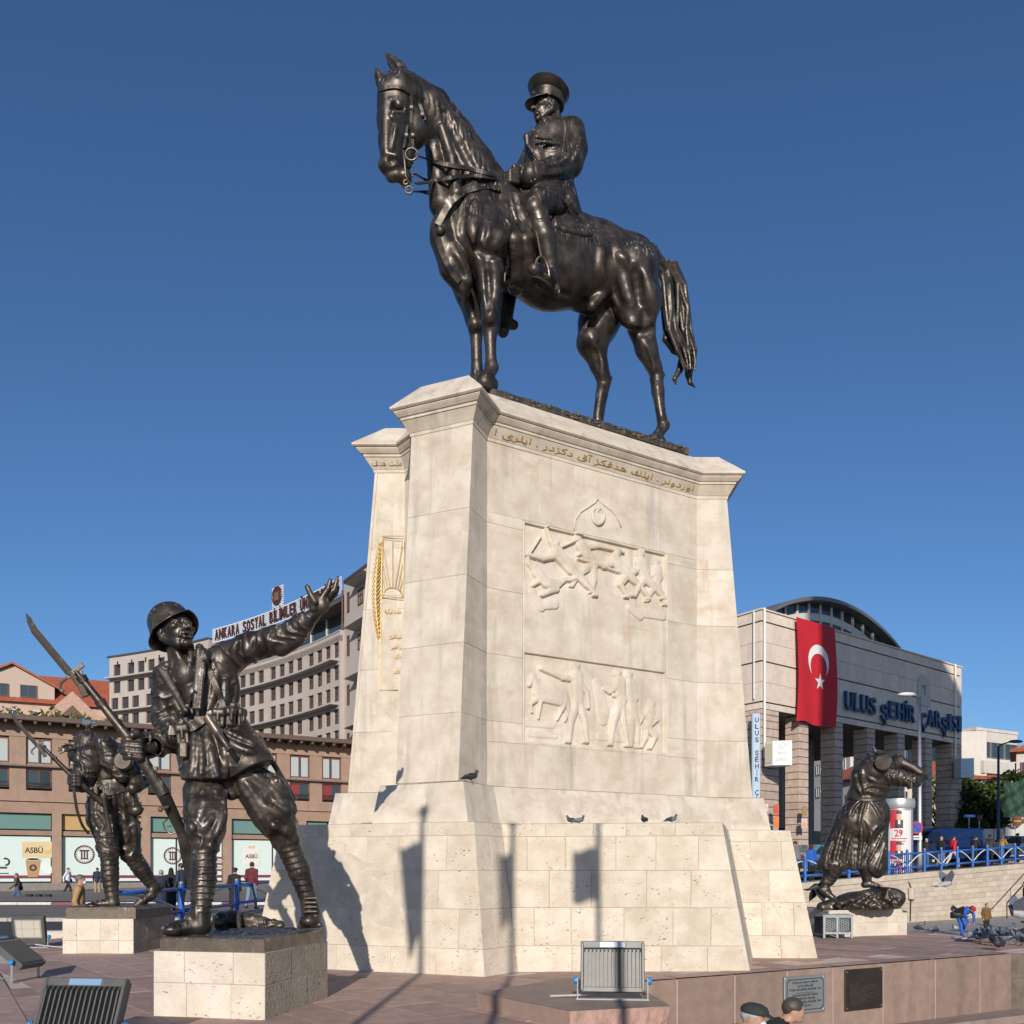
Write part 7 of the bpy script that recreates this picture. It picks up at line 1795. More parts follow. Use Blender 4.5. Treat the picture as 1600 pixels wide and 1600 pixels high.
def market_building():
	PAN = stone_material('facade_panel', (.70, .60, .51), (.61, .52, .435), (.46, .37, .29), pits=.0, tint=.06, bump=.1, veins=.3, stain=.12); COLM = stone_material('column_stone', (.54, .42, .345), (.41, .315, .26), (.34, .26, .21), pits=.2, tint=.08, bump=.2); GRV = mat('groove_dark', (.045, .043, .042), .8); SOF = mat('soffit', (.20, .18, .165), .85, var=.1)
	C = Vector((16.7, 60.0)); a = Vector((.788, .616)); b = Vector((-.581, .814)); na = Vector((a.y, -a.x)); nb = Vector((-b.y, b.x)); nb = nb if nb.x < 0 else -nb
	root = thing('market_building', 'stone faced market hall on tall square columns under an arched glass roof', 'building', (16.7, 60, 1)); off = Vector((16.7, 60, 1)); rz = math.atan2(a.y, a.x)
	L, LB = 28.0, 16.0
	W = lambda t, o, z: (*(C + a * t + na * o), z)
	def slab(name, t0, t1, o0, o1, z0, z1, m, par=root, bev=0):
		mb = MB(); mb.box(Vector(W((t0 + t1) / 2, (o0 + o1) / 2, (z0 + z1) / 2)), (t1 - t0, o1 - o0, z1 - z0), rz=rz, bev=bev); return mb.build(name, m, par)
	q = [C + a * .12 + b * .12, C + a * (L - .1) + b * .12, C + a * (L - .1) + b * LB, C + a * .12 + b * LB]
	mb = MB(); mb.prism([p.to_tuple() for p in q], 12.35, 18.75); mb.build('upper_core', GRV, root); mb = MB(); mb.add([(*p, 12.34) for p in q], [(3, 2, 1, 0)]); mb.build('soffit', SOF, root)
	rng = random.Random(12)
	bands = [(12.3, 12.72), (12.80, 14.1), (14.1, 15.45), (15.53, 16.8), (16.8, 18.12), (18.20, 18.9)]
	def tiles(p0, dirv, length, nrm_sign, w):
		for zi, (z0, z1) in enumerate(bands):
			n_ = int(length / w)
			for i in range(n_):
				s0, s1 = length * i / n_ + .006, length * (i + 1) / n_ - .006; A, B = p0 + dirv * s0, p0 + dirv * s1
				if nrm_sign < 0: A, B = B, A
				stone_blocks(root, PAN, (A.x, A.y, z0 + .006), (B.x, B.y, z0 + .006), (A.x, A.y, z1 - .006), (B.x, B.y, z1 - .006), [0, 1], rng, 'stone_panel', t=.14, gap=.004)
	tiles(C, a, L, 1, 1.12); tiles(C, b, LB, -1, 1.2)
	mb = MB(); A, B = C + a * L, C + a * L + b * 4; mb.prism([A.to_tuple(), B.to_tuple(), (B - a * .2).to_tuple(), (A - a * .2).to_tuple()], 12.3, 18.9); mb.build('end_wall', PAN, root)
	mb = MB(); mb.prism([(C - a * .1 - b * .1).to_tuple(), (C + a * (L + .05) - b * .1).to_tuple(), (C + a * (L + .05) + b * .5).to_tuple(), (C + a * .5 + b * .5).to_tuple(), (C + a * .5 + b * LB).to_tuple(), (C - a * .1 + b * LB).to_tuple()], 18.905, 19.0); mb.build('parapet_coping', PAN, root)
	# columns with recessed joints
	def column(p, w, wd):
		col = thing_part('column', root, p, off)
		z = 1.1; k = 0
		while z < 12.25:
			h = 1.06 if k else .9; e = min(z + h, 12.3); mb = MB()
			for j in range(2): mb.box((0, 0, z + (e - z) * (.25 + .5 * j) - 1 - .0), (w, wd, (e - z) / 2 - .012 - (.05 if j else 0)), bev=.02)
			mb2 = mb.mesh('stone_course', COLM); put(mb2, 'stone_course', col, Matrix.Identity(4)); z = e; k += 1
		mb = MB(); mb.box((0, 0, 5.7), (w - .12, wd - .12, 11.2)); put(mb.mesh('column_core', GRV), 'column_core', col, Matrix.Identity(4))
		return col
	def thing_part(name, par, p, off_):
		o = bpy.data.objects.new(name, None); link(o, par); o.location = Vector((p.x, p.y, 1)) - off_; o.rotation_euler = (0, 0, rz); WLOC[o.name] = Vector((p.x, p.y, 1)); return o
	for t in (.95,): column(C + a * t + b * .7, 1.9, 1.4)
	for t in (4.85, 9.2, 13.6, 18.0, 22.4): column(C + a * t + b * .6, 1.05, 1.2)
	column(C + a * 27.1 + b * .7, 1.8, 1.4)
	for t in (5.5, 11.0): column(C + b * t + a * .7, 1.2, 1.1)
	# inner walls and shop fronts behind the columns
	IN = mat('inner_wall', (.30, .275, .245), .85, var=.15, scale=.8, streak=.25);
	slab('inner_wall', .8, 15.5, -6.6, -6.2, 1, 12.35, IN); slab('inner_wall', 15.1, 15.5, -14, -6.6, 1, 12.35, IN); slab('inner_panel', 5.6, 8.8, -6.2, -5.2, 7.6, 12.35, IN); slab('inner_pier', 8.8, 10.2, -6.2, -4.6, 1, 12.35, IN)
	for t0, t1, z0, z1 in ((2.2, 4.2, 1.2, 6.4), (5.8, 8.4, 1.2, 7.4), (10.8, 14.6, 1.2, 7.0)):
		slab('shop_glass', t0, t1, -6.2, -6.12, z0, z1, GLASS);
		for k in range(3): slab('shop_mullion', lerp(t0, t1, k / 2) - .05, lerp(t0, t1, k / 2) + .05, -6.12, -6.05, z0, z1, mat('alu_frame', (.25, .26, .27), .4, .6))
	slab('balustrade', 2, 15, -4.6, -4.5, 3.4, 4.6, IN); slab('shop_awning', 6.2, 9.2, -3.6, -3.2, 2.6, 4.6, mat('awning_black', (.02, .022, .026), .6)); slab('shop_sign', 4.6, 6.0, -3.4, -3.3, 1.8, 2.8, mat('sign_navy', (.01, .02, .06), .5)); slab('poster_red', 2.6, 3.4, -5.0, -4.9, 3.6, 5.2, mat('poster_red', (.35, .02, .03), .6))
	# arched glass roof
	tc, hw, rise = 11.6, 9.6, 2.75; R_ = (hw * hw + rise * rise) / (2 * rise); zc = 18.95 + rise - R_; oo = -2.2
	arc = [(tc + R_ * math.sin(u), zc + R_ * math.cos(u)) for u in [math.asin(hw / R_) * (2 * k / 28 - 1) for k in range(29)]]
	mb = MB(); mb.loft([[W(t, oo + .9, z), W(t, oo + .9, z + .28), W(t, oo - 13, z + .28), W(t, oo - 13, z)] for t, z in arc]); mb.build('vault_roof', mat('vault_metal', (.20, .19, .18), .5, .4, var=.1), root)
	mb = MB(); mb.add([W(t, oo, z) for t, z in arc] + [W(t, oo, 18.7) for t, z in arc], [(k, 29 + k, 30 + k, k + 1) for k in range(28)]); mb.build('tympanum_glass', GLASS, root)
	WH = mat('tympanum_white', (.58, .56, .52), .6)
	for k in range(13):
		t = tc - hw + 2 * hw * (k + .5) / 13; z = zc + math.sqrt(max(R_ ** 2 - (t - tc) ** 2, 0)); slab('mullion', t - .1, t + .1, oo, oo + .12, 18.7, z - .05, WH)
	mb = MB()
	lo_, hi_ = [(t, max(18.8, z - 1.3)) for t, z in arc], [(t, max(18.8, z - .75)) for t, z in arc]; mb.add([W(t, oo + .06, z) for t, z in lo_] + [W(t, oo + .06, z) for t, z in hi_], [(k, 29 + k, 30 + k, k + 1)[::-1] for k in range(28)]); mb.build('louvre_band', WH, root)
	# drainpipes
	PW = mat('pipe_white', (.72, .70, .66), .5)
	mb = MB(); p = C - b * .18 + a * .12; mb.tube([(*p, 19), (*p, 9.0)], .09, 8); p2 = C + nb * .15 + b * .5; mb.tube([(*p2, 18.9), (*p2, 13.0)], .05, 6); mb.build('drainpipe', PW, root); mb = MB(); p = C + a * 26.6 - b * .15; mb.tube([(*p, 19), (*p, 9.4)], .08, 8); mb.build('drainpipe', PW, root)
	# lettering
	LB_ = mat('letter_blue', (.012, .05, .13), .35, .1); LS = mat('letter_side', (.45, .46, .45), .5)
	sg = thing('market_lettering', 'large dark blue letters reading ULUS ŞEHİR ÇARŞISI on the market facade', 'lettering', W(10, .1, 13))
	def X(px): kx = (px - 800) / FPX; return (kx * 60 - 16.7) / (.788 - kx * .616)
	def Zp(py, t): return CAMZ + (HOR - py) / FPX * (60 + .616 * t)
	for word, x0, x1 in (('ULUS', 1316, 1366), ('ŞEHİR', 1372, 1427), ('ÇARŞISI', 1434, 1498)):
		ta, tb = X(x0), X(x1); wd = {'I': .55, 'İ': .55, 'L': .85, 'A': 1.12, 'U': 1.05}; tot = sum(wd.get(c, 1) for c in word); s = ta; zb = 13.32
		for ch in word:
			w = wd.get(ch, 1) * (tb - ta) / tot; M = frame3(W(s, .10, zb - (.28 if ch in 'ŞÇ' else 0)), (a.x, a.y, 0), (0, 0, 1)); hgt = 1.30 + (.28 if ch in 'ŞÇ' else .34 if ch == 'İ' else 0)
			text('letter_back', ch, 1.6, frame3(W(s - .05, .06, zb - .05 - (.28 if ch in 'ŞÇ' else 0)), (a.x, a.y, 0), (0, 0, 1)), LS, sg, ext=.05, width=w * .92, height=hgt + .1, bold=.04)
			lo_ = text('letter', ch, 1.6, frame3(W(s, .22, zb - (.28 if ch in 'ŞÇ' else 0)), (a.x, a.y, 0), (0, 0, 1)), LB_, sg, ext=.10, width=w * .84, height=hgt, bold=.02)
			mb = MB(); wl_ = w * .84
			for (x, z, ww) in {'U': ((.12, 1.26, .34), (.88, 1.26, .34)), 'L': ((.2, 1.26, .38), (.2, .04, .38)), 'E': ((.18, 1.26, .36), (.18, .04, .36)), 'H': ((.14, 1.26, .3), (.86, 1.26, .3), (.14, .04, .3), (.86, .04, .3)), 'İ': ((.5, 1.26, .95), (.5, .04, .95)), 'I': ((.5, 1.26, .95), (.5, .04, .95)), 'R': ((.16, 1.26, .34), (.16, .04, .36), (.9, .04, .28)), 'A': ((.1, .04, .3), (.9, .04, .3))}.get(ch, ()):
				mb.box(W(s + x * wl_, .23, zb + z), (ww * wl_, .18, .085), rz=rz)
			if mb.v: mb.build('serif', LB_, sg)
			s += w
	NV = mat('sign_text_navy', (.015, .03, .11), .5); SW = mat('sign_panel_pale', (.42, .52, .62), .4)
	vs = thing('vertical_sign', 'narrow pale blue vertical sign lettered ULUS ŞEHİR ÇARŞISI on the corner column', 'sign', (*(C - b * .4 - a * .3), 7)); e = C - b * .12 - a * .30
	vx = Vector((1, .12)).normalized(); p = C - a * .52 + b * .05
	mb = MB(); mb.box((p.x, p.y, 8.0), (.58, .3, 7.8), rz=math.atan2(vx.y, vx.x), bev=.08); mb.build('sign_panel', SW, vs)
	for i, ch in enumerate('ULUS ŞEHİR ÇARŞISI'):
		if ch != ' ': text('letter', ch, .5, frame3((p.x - vx.x * 0 + .16 * vx.y, p.y - .16 * vx.x, 11.3 - i * .44), (vx.x, vx.y, 0), (0, 0, 1)), NV, vs, ext=.005, align='CENTER', width=.26 if ch not in 'Iİ' else .09, height=.33 if ch not in 'ŞÇİ' else .42, bold=.01)
	BXW = mat('sign_box_white', (.66, .66, .63), .5)
	def boxsign(px0, px1, py0, py1, D, label, lit):
		c = at((px0 + px1) / 2, (py0 + py1) / 2, D); w = (px1 - px0) / FPX * D; h = (py1 - py0) / FPX * D; s = thing('box_sign', label, 'sign', c)
		mb = MB(); w2 = w * .5; poly = [(-w2, .15), (-w2 * .55, -.45), (w2, -.62), (w2, .3), (0, .7)]; mb.prism([(c.x + x, c.y + y) for x, y in poly], c.z - h / 2, c.z + h / 2); mb.build('sign_box', BXW if lit else SW, s); Zt = c.z  # sign out of the light: shade given as a blue-grey body colour
		M = frame3((c.x - w2 * .5, c.y - .475, c.z), (1.55, -.17, 0), (0, 0, 1)); gm = mat('sign_text_grey', (.42, .43, .43), .6)
		for i, tx in enumerate(('ULUS', 'ŞEHİR', 'ÇARŞISI')): text('lettering', tx, .4, M @ Matrix.Translation((w * .36, .34 - i * .42, .012)), gm, s, ext=.004, align='CENTER', width=w * (.34, .4, .5)[i], height=.28)
		mb = MB(); mb.add([(c.x - w2 * 1.003, c.y + .1, c.z - h * .4), (c.x - w2 * .6, c.y - .41, c.z - h * .4), (c.x - w2 * .6, c.y - .41, c.z + h * .4), (c.x - w2 * 1.003, c.y + .1, c.z + h * .4)], [(0, 1, 2, 3)])
		mb.v = [(x - .02, y - .02, z) for x, y, z in mb.v]; mb.build('side_panel', mat('sign_cream', (.55, .5, .36), .5), s)
	boxsign(1196, 1233, 1159, 1197, 59.0, 'white box sign with faint lettering on the corner column beside the vertical sign', True); boxsign(1492, 1516, 1186, 1216, 75.5, 'white box sign coloured blue grey for shade on the far right market column', False)
	# posters on the columns
	def poster(px0, px1, py0, py1, m, label, D):
		A, B = at(px0, py1, D), at(px1, py1, D); z1_ = at(px0, py0, D).z; o = MB(); o.box(((A.x + B.x) / 2, D, (A.z + z1_) / 2), (B.x - A.x, .06, z1_ - A.z)); tag(o.build('column_poster', m), label, 'poster', 'posters on the market columns')
	ORM = mat('poster_orange', (.62, .13, .02), .5, col2=(.35, .02, .02), scale=2.5); YLM = mat('poster_yellow', (.68, .27, .02), .5, col2=(.55, .08, .01), scale=2.2); WHM = mat('poster_mixed', (.6, .55, .5), .5, col2=(.5, .12, .05), scale=3); OCH = mat('poster_ochre', (.26, .15, .03), .5)
	poster(1209, 1217, 1257, 1273, ORM, 'red orange poster on the corner column, upper of two', 59.2); poster(1209, 1217, 1276, 1292, YLM, 'yellow orange poster on the corner column, lower of two', 59.2); poster(1195, 1200, 1256, 1268, WHM, 'small white and red notice at the left of the corner column', 59.0)
	poster(1253, 1260.5, 1260, 1275, OCH, 'ochre panel on the second column, above a white picture poster', 61.6); poster(1252, 1261, 1279, 1294, WHM, 'white poster with reddish picture on the second column', 61.6)
	# wall clock
	ck = thing('wall_clock', 'round topped pale wall clock on the market facade', 'clock', W(X(1443), .1, 15.8)); M = frame3(W(X(1443), .06, 16.1), (a.x, a.y, 0), (0, 0, 1)); mb = MB(); pts = [(-1.05, -1.2), (1.05, -1.2)] + [(1.05 * math.cos(u), .3 + 1.05 * math.sin(u)) for u in [k * math.pi / 12 for k in range(13)]]; mb.add([M @ Vector((x, y, .0)) for x, y in pts], [tuple(range(15))]); mb.build('clock_face', mat('clock_pale', (.48, .45, .41), .7), ck)
	mb = MB(); mb.bar(M @ Vector((0, .3, .03)), M @ Vector((.12, -.25, .03)), .05, .02, up=(na.x, na.y, 0)); mb.bar(M @ Vector((0, .3, .03)), M @ Vector((-.35, .45, .03)), .05, .02, up=(na.x, na.y, 0)); mb.bar(M @ Vector((0, .3, .03)), M @ Vector((.28, .55, .03)), .04, .02, up=(na.x, na.y, 0)); mb.build('clock_hand', GRV, ck)
	# flag
	fl = thing('flag', 'huge red flag with white crescent and star hanging down the market facade', 'flag', W(X(1272), .3, 12)); RF = mat('flag_red', (.50, .012, .022), .7, var=.12, scale=.7, bump=.2, bscale=6); WF = mat('flag_white', (.72, .70, .67), .7)
	t0, t1 = X(1237.5), X(1298); zt_, zb_ = 18.95, 11.75; nx, nz = 24, 30
	def fp(u, v, e=0.0):
		wv = .07 * math.sin(u * 7 + v * 3) * (1 - v) + .05 * math.sin(u * 13 + 2 * v) * (1 - v); t = lerp(t0, t1, u) + .05 * math.sin(v * 4) * u; return Vector(W(t, .34 + wv + .12 * math.sin(v * math.pi) + e, lerp(zb_ - .25 * u * 0 + .08 * math.sin(u * 9), zt_, v)))
	mb = MB(); G = [[fp(i / nx, j / nz) for i in range(nx + 1)] for j in range(nz + 1)]; mb.loft(G, close=False, cap=False); mb.build('cloth', RF, fl, smooth=True)
	Wd = t1 - t0; Hh = zt_ - zb_;
	def disc(fn, pts): return [fp(*fn(p), .02) for p in pts]
	cu, cv = .53, .615; Rr = 1.22
	outer = [(cu + Rr * math.sin(u) / Wd, cv + Rr * math.cos(u) / Hh) for u in [(-2.45 + 4.9 * k / 36) for k in range(37)]]; ri = Rr * .79; iy = cv - .30 * Rr / Hh
	inner = [(cu + ri * math.sin(u) / Wd, iy + ri * math.cos(u) / Hh) for u in [(-2.10 + 4.2 * k / 36) for k in range(37)]]
	mb = MB(); mb.add([fp(*p, .02) for p in outer] + [fp(*p, .02) for p in inner], [(k, k + 1, 38 + k, 37 + k) for k in range(36)]); mb.build('crescent', WF, fl)
	st = []; sv = .425
	for k in range(10): a_ = math.pi / 2 + k * math.pi / 5; r_ = .62 if k % 2 == 0 else .24; st.append(fp(cu + .03 + r_ * math.cos(a_) / Wd, sv + r_ * math.sin(a_) / Hh, .02))
	mb = MB(); mb.add(st + [fp(cu + .03, sv, .025)], [(k, (k + 1) % 10, 10) for k in range(10)]); mb.build('star', WF, fl)

def simple_block(name, label, cat, base, dx, w, dpt, z0, z1, wallm, rows, win=None, roof=None, grp=None):
	"""far building: front from base along dx, windows built in rows [(z, h, n, ww)]"""
	d = Vector((dx[0], dx[1])).normalized(); n = Vector((d.y, -d.x)); root = thing(name, label, cat, (*base, z0), grp); B = Vector(base); off = Vector((*base, z0)); rz = math.atan2(d.y, d.x)
	q = [B, B + d * w, B + d * w - n * dpt, B - n * dpt]; mb = MB(); mb.prism([p.to_tuple() for p in q], z0, z1); mb.build('wall', wallm, root)
	for (z, h, k, ww) in rows:
		ms = window_meshes(ww, h, .16, win or mat('pale_frame', (.5, .48, .44), .6), GLASS, 1, .1)
		for i in range(k):
			p = B + d * (w * (i + .5) / k) + n * .06; M = fM((p.x, p.y, z), d); M.translation -= off; add_window(ms, root, M)
		kk = max(1, int(dpt / (w / k)))
		for i in range(kk):
			p = B - n * (dpt * (i + .5) / kk) - d * .06; M = fM((p.x, p.y, z), n); M.translation -= off; add_window(ms, root, M)
	if roof:
		e = .6; q = [B - d * e + n * e, B + d * (w + e) + n * e, B + d * (w + e) - n * (dpt + e), B - d * e - n * (dpt + e)]; r0, r1 = (q[0] + q[3]) / 2 + d * min(3, w * .2), (q[1] + q[2]) / 2 - d * min(3, w * .2)
		mb = MB(); vs = [(*p, z1) for p in q] + [(*r0, z1 + roof), (*r1, z1 + roof)] + [(*p, z1 - .2) for p in q]; mb.add(vs, [(0, 1, 5, 4), (1, 2, 5), (2, 3, 4, 5), (3, 0, 4), (6, 7, 1, 0), (7, 8, 2, 1), (8, 9, 3, 2), (9, 6, 0, 3), (9, 8, 7, 6)]); mb.build('roof', ROOFRED, root)
		if True:
			mb = MB()
			nrow = 14
			for k in range(nrow):
				u = k / nrow; mb.bar(Vector((*q[0], z1)).lerp(Vector((*r0, z1 + roof)), u) + Vector((0, 0, .03)), Vector((*q[1], z1)).lerp(Vector((*r1, z1 + roof)), u) + Vector((0, 0, .03)), .10, .06)
			tag(mb.build('roof_tile_rows', ROOFRED, root), kind='stuff')
	else:
		mb = MB(); mb.prism([(B - d * .1 + n * .1).to_tuple(), (B + d * (w + .1) + n * .1).to_tuple(), (B + d * (w + .1) - n * (dpt + .1)).to_tuple(), (B - d * .1 - n * (dpt + .1)).to_tuple()], z1, z1 + .35); mb.build('parapet', wallm, root)
	return root
ROOFRED = mat('roof_tile_red', (.36, .10, .055), .8, var=.25, scale=2, bump=.4, bscale=8)
def far_buildings():
	WHT = mat('white_render', (.60, .56, .50), .85, var=.1, scale=.4, streak=.2); PNK = mat('pink_render', (.50, .36, .29), .85, var=.12, scale=.5); CRM = mat('cream_render', (.58, .50, .42), .85, var=.1)
	# stepped white office block at the right
	b = at(1525, 1330, 108); r = simple_block('office_block', 'white office block with ribbon windows beyond the trees on the right', 'building', (b.x, 108), (1, .55), 8.2, 10, 3, 18.4, WHT, [(15.2, 1.9, 3, 2.5), (11.3, 1.8, 4, 1.7), (7.5, 1.8, 4, 1.7)], mat('alu_frame', (.25, .26, .27), .4, .6))
	e = at(1503, 1330, 107.5); mb = MB(); mb.box((e.x + 1.2, 109.5, 10.6), (3.6, 4, 15.2), bev=.05); mb.build('stair_tower', WHT, r)
	for z in (13.9, 10.1, 6.2): mb = MB(); q = Vector((b.x, 108)) + Vector((.55, -1)).normalized() * .5; d = Vector((1, .55)).normalized(); mb.bar((q.x, q.y, z), (q.x + d.x * 8.3, q.y + d.y * 8.3, z), 1.0, 1.5); mb.build('balcony_front', WHT, r)
	mb = MB(); mb.tube([(b.x + 1, 112, 18.7), (b.x + 1, 112, 21)], .06, 5); mb.tube([(b.x + 1.6, 112, 18.7), (b.x + 1.9, 112, 20.4)], .05, 5); mb.build('antenna', mat('antenna_grey', (.3, .3, .3), .5), r)
	c = at(1588, 1330, 95); simple_block('office_block', 'white building with red window panels cut by the right picture edge', 'building', (c.x, 95), (.87, -.49), 9, 9, 2, 14.2, WHT, [(11.2, 1.7, 3, 2.2), (8.0, 1.7, 3, 2.2)], mat('red_frame', (.38, .04, .05), .5), roof=1.2)
	c = at(1576, 1330, 84); simple_block('low_house', 'low house with an orange tiled roof behind the green tarpaulin', 'house', (c.x, 84), (.87, -.49), 9, 7, 2, 7.9, PNK, [(5, 1.3, 3, 1.0)], roof=1.5)
	# old houses seen through the market columns
	c = at(1404, 1330, 104); simple_block('old_house', 'cream old building with a red tiled roof seen between the market columns', 'house', (c.x - 3, 104), (1, .25), 17, 9, 2, 12.6, CRM, [(8.6, 2.2, 6, .9), (4.2, 2.4, 6, .9)], roof=2.4)
	c = at(1372, 1330, 128); simple_block('old_house', 'taller pale block behind the cream old building', 'building', (c.x - 4, 128), (1, .2), 24, 10, 2, 19.5, WHT, [(16, 1.6, 8, 1.2), (12.6, 1.6, 8, 1.2)], roof=None)
	# left: old red roofed buildings on the rise
	a = at(-60, 1330, 112); r = simple_block('old_mansion', 'old pink stone mansion with long red tiled roof behind the trees at the left', 'building', (a.x, 104), (.9, .42), 38, 10, 2, 19.2, PNK, [(16.6, 1.5, 14, 1.1), (12.8, 1.9, 12, 1.2)], mat('white_frame', (.6, .62, .62), .5), roof=4.2)
	d = Vector((.9, .42)).normalized(); n = Vector((d.y, -d.x)); B = Vector((a.x, 104)); W = lambda t, o, z: Vector((*(B + d * t + n * o), z)); MO = mat('moulded_pink_stone', (.48, .31, .24), .85, var=.2, scale=3, bump=.5)
	# dormer with gable
	dm = [W(4.5, .1, 0), W(13.5, .1, 0)]
	mb = MB(); mb.add([W(5, .2, 19.3), W(14, .2, 19.3), W(14, .2, 21.2), W(9.5, .2, 23.4), W(5, .2, 21.2), W(5, -7, 19.3), W(14, -7, 19.3), W(14, -7, 21.2), W(9.5, -7, 23.4), W(5, -7, 21.2)], [(0, 1, 2, 3, 4), (5, 0, 4, 9), (1, 6, 7, 2)]); mb.build('dormer_wall', mat('dormer_beige', (.46, .36, .29), .85), r)
	mb = MB(); mb.add([W(4.3, .7, 20.95), W(9.5, .7, 23.75), W(14.7, .7, 20.95), W(14.7, -8, 20.95), W(9.5, -8, 23.75), W(4.3, -8, 20.95), W(4.3, .7, 20.7), W(9.5, .7, 23.45), W(14.7, .7, 20.7)], [(0, 1, 4, 5), (1, 2, 3, 4), (6, 7, 1, 0), (7, 8, 2, 1)]); mb.build('dormer_roof', ROOFRED, r)
	ms = window_meshes(1.8, 1.5, .12, BROWNF, GLASS, 1, .1)
	for t in (8.2, 11.2): M = fM(W(t, .28, 19.6), d); M.translation -= Vector((a.x, 104, 2)); add_window(ms, r, M)
	# corbelled parapets and the pointed stone gable
	for t0, t1, z in ((-1, 11.5, 15.8), (20.5, 30, 15.2)):
		mb = MB(); mb.bar(W(t0, .6, z), W(t1, .6, z), 1.0, .45); mb.build('parapet', MO, r); k = t0 + .3
		while k < t1: mb = MB(); mb.box(W(k, .5, z - .6), (.42, .8, .75), rz=math.atan2(d.y, d.x), bev=.1); mb.build('corbel', MO, r); k += .85
	prof = [(11.5, 12.5), (11.5, 17.6), (13.2, 17.8), (16, 20.6), (18.8, 17.8), (20.5, 17.6), (20.5, 12.5)]; inn = [(13.6, 12.5), (13.6, 16.4), (16, 18.9), (18.4, 16.4), (18.4, 12.5)]
	mb = MB(); mb.loft([[W(t, 1.3, z) for t, z in prof], [W(t, .2, z) for t, z in prof]], cap=True); mb.build('stone_gable', MO, r); mb = MB(); mb.loft([[W(t, 1.34, z) for t, z in inn], [W(t, 1.3, z) for t, z in inn]]); mb.build('gable_recess', mat('recess_dark', (.14, .085, .07), .9), r)
	mb = MB(); mb.tube([W(13.8 + 4.4 * k / 10, 1.5, 14.2 + 2.6 * math.sin(math.pi * k / 10)) for k in range(11)], .35, 6); mb.ell(W(16, 1.6, 17.0), (.6, .4, .6), 8, 6); mb.build('gable_carving', MO, r)
	r.location.z += 2.8
	W0 = W; W = lambda t, o, z: W0(t, o, z + 2.8)
	ds = thing('satellite_dish', 'white satellite dish on the mansion roof edge', 'satellite dish', W(22.3, 1.2, 16)); mb = MB(); R = Matrix.Rotation(math.radians(-75), 3, 'X'); c = W(22.3, 1.4, 17.3)
	mb.lathe([(.001, -.18), (.4, -.15), (.75, -.05), (.95, .08), (.93, .1), (.72, -.02), (.001, -.13)], c, 20, Matrix.Rotation(math.radians(80), 3, 'X')); mb.build('dish', mat('dish_white', (.75, .75, .73), .5), ds, smooth=True); mb = MB(); mb.tube([W(22.3, 1.2, 15.6), W(22.3, 1.3, 17.3)], .06, 6); mb.build('mast', FLOODG, ds)

LEAF = [mat('leaf_%s' % n, c, .75, var=.3, scale=1.5, tint=.0, spec=.25) for n, c in (('olive', (.085, .105, .018)), ('green', (.055, .085, .016)), ('yellow', (.15, .15, .028)), ('dark', (.03, .05, .014)))]
BARK = mat('bark', (.09, .065, .045), .9, var=.3, bump=.5)
def tree(label, base, h, crown, seed, mats, n=2600, leaf=.22, grp=None, name='broadleaf_tree', clumps=26):
	rng = np.random.default_rng(seed); B = Vector(base); t = thing(name, label, 'tree', base, grp)
	mb = MB(); top = h * .55; mb.tube([B, B + Vector((.1, 0, top * .5)), B + Vector((.05, .1, top))], [h * .03, h * .022, h * .012], 8); rr = random.Random(seed)
	for k in range(7):
		a = rr.uniform(0, 6.28); z = rr.uniform(.35, .55) * h; p = B + Vector((0, 0, z)); q = p + Vector((math.cos(a) * crown[0] * .6, math.sin(a) * crown[1] * .6, h * .22)); mb.tube([p, p.lerp(q, .5) + Vector((0, 0, .1)), q], [h * .012, h * .008, h * .003], 5)
	mb.build('trunk', BARK, t)
	cz = h - crown[2]; cl = []
	for k in range(clumps):
		v = rng.normal(size=3); v /= np.linalg.norm(v); rad = rng.uniform(.45, .95); cl.append((v * rad * np.array(crown) * np.array([1, 1, 1]) + np.array([0, 0, cz]), rng.uniform(.28, .45) * min(crown)))
	cl = [(c, r) for c, r in cl if c[2] > h * .18]
	per = max(1, n // len(cl)); P = []; MI = []
	for c, r in cl:
		v = rng.normal(size=(per, 3)); v /= np.linalg.norm(v, axis=1)[:, None]; P.append(c + v * (r * rng.uniform(.55, 1.08, (per, 1))) * np.array([1.15, 1.15, .85])); MI.append(rng.choice(len(mats), per, p=None))
	P = np.concatenate(P); MI = np.concatenate(MI); k = len(P)
	nrm = rng.normal(size=(k, 3)); nrm[:, 2] = np.abs(nrm[:, 2]) + .3; nrm /= np.linalg.norm(nrm, axis=1)[:, None]; u = np.cross(nrm, rng.normal(size=(k, 3))); u /= np.linalg.norm(u, axis=1)[:, None]; w = np.cross(nrm, u); s = leaf * rng.uniform(.6, 1.3, (k, 1))
	V = np.stack([P - u * s, P - w * s * .5, P + u * s, P + w * s * .5], 1).reshape(-1, 3)
	me = bpy.data.meshes.new('crown'); me.vertices.add(k * 4); me.vertices.foreach_set('co', V.astype(np.float32).ravel()); me.loops.add(k * 4); me.loops.foreach_set('vertex_index', np.arange(k * 4, dtype=np.int32)); me.polygons.add(k); me.polygons.foreach_set('loop_start', np.arange(0, k * 4, 4, dtype=np.int32))
	for m in mats: me.materials.append(m)
	me.polygons.foreach_set('material_index', MI.astype(np.int32)); me.update(calc_edges=True); o = bpy.data.objects.new('crown', me); link(o, t)
	return t
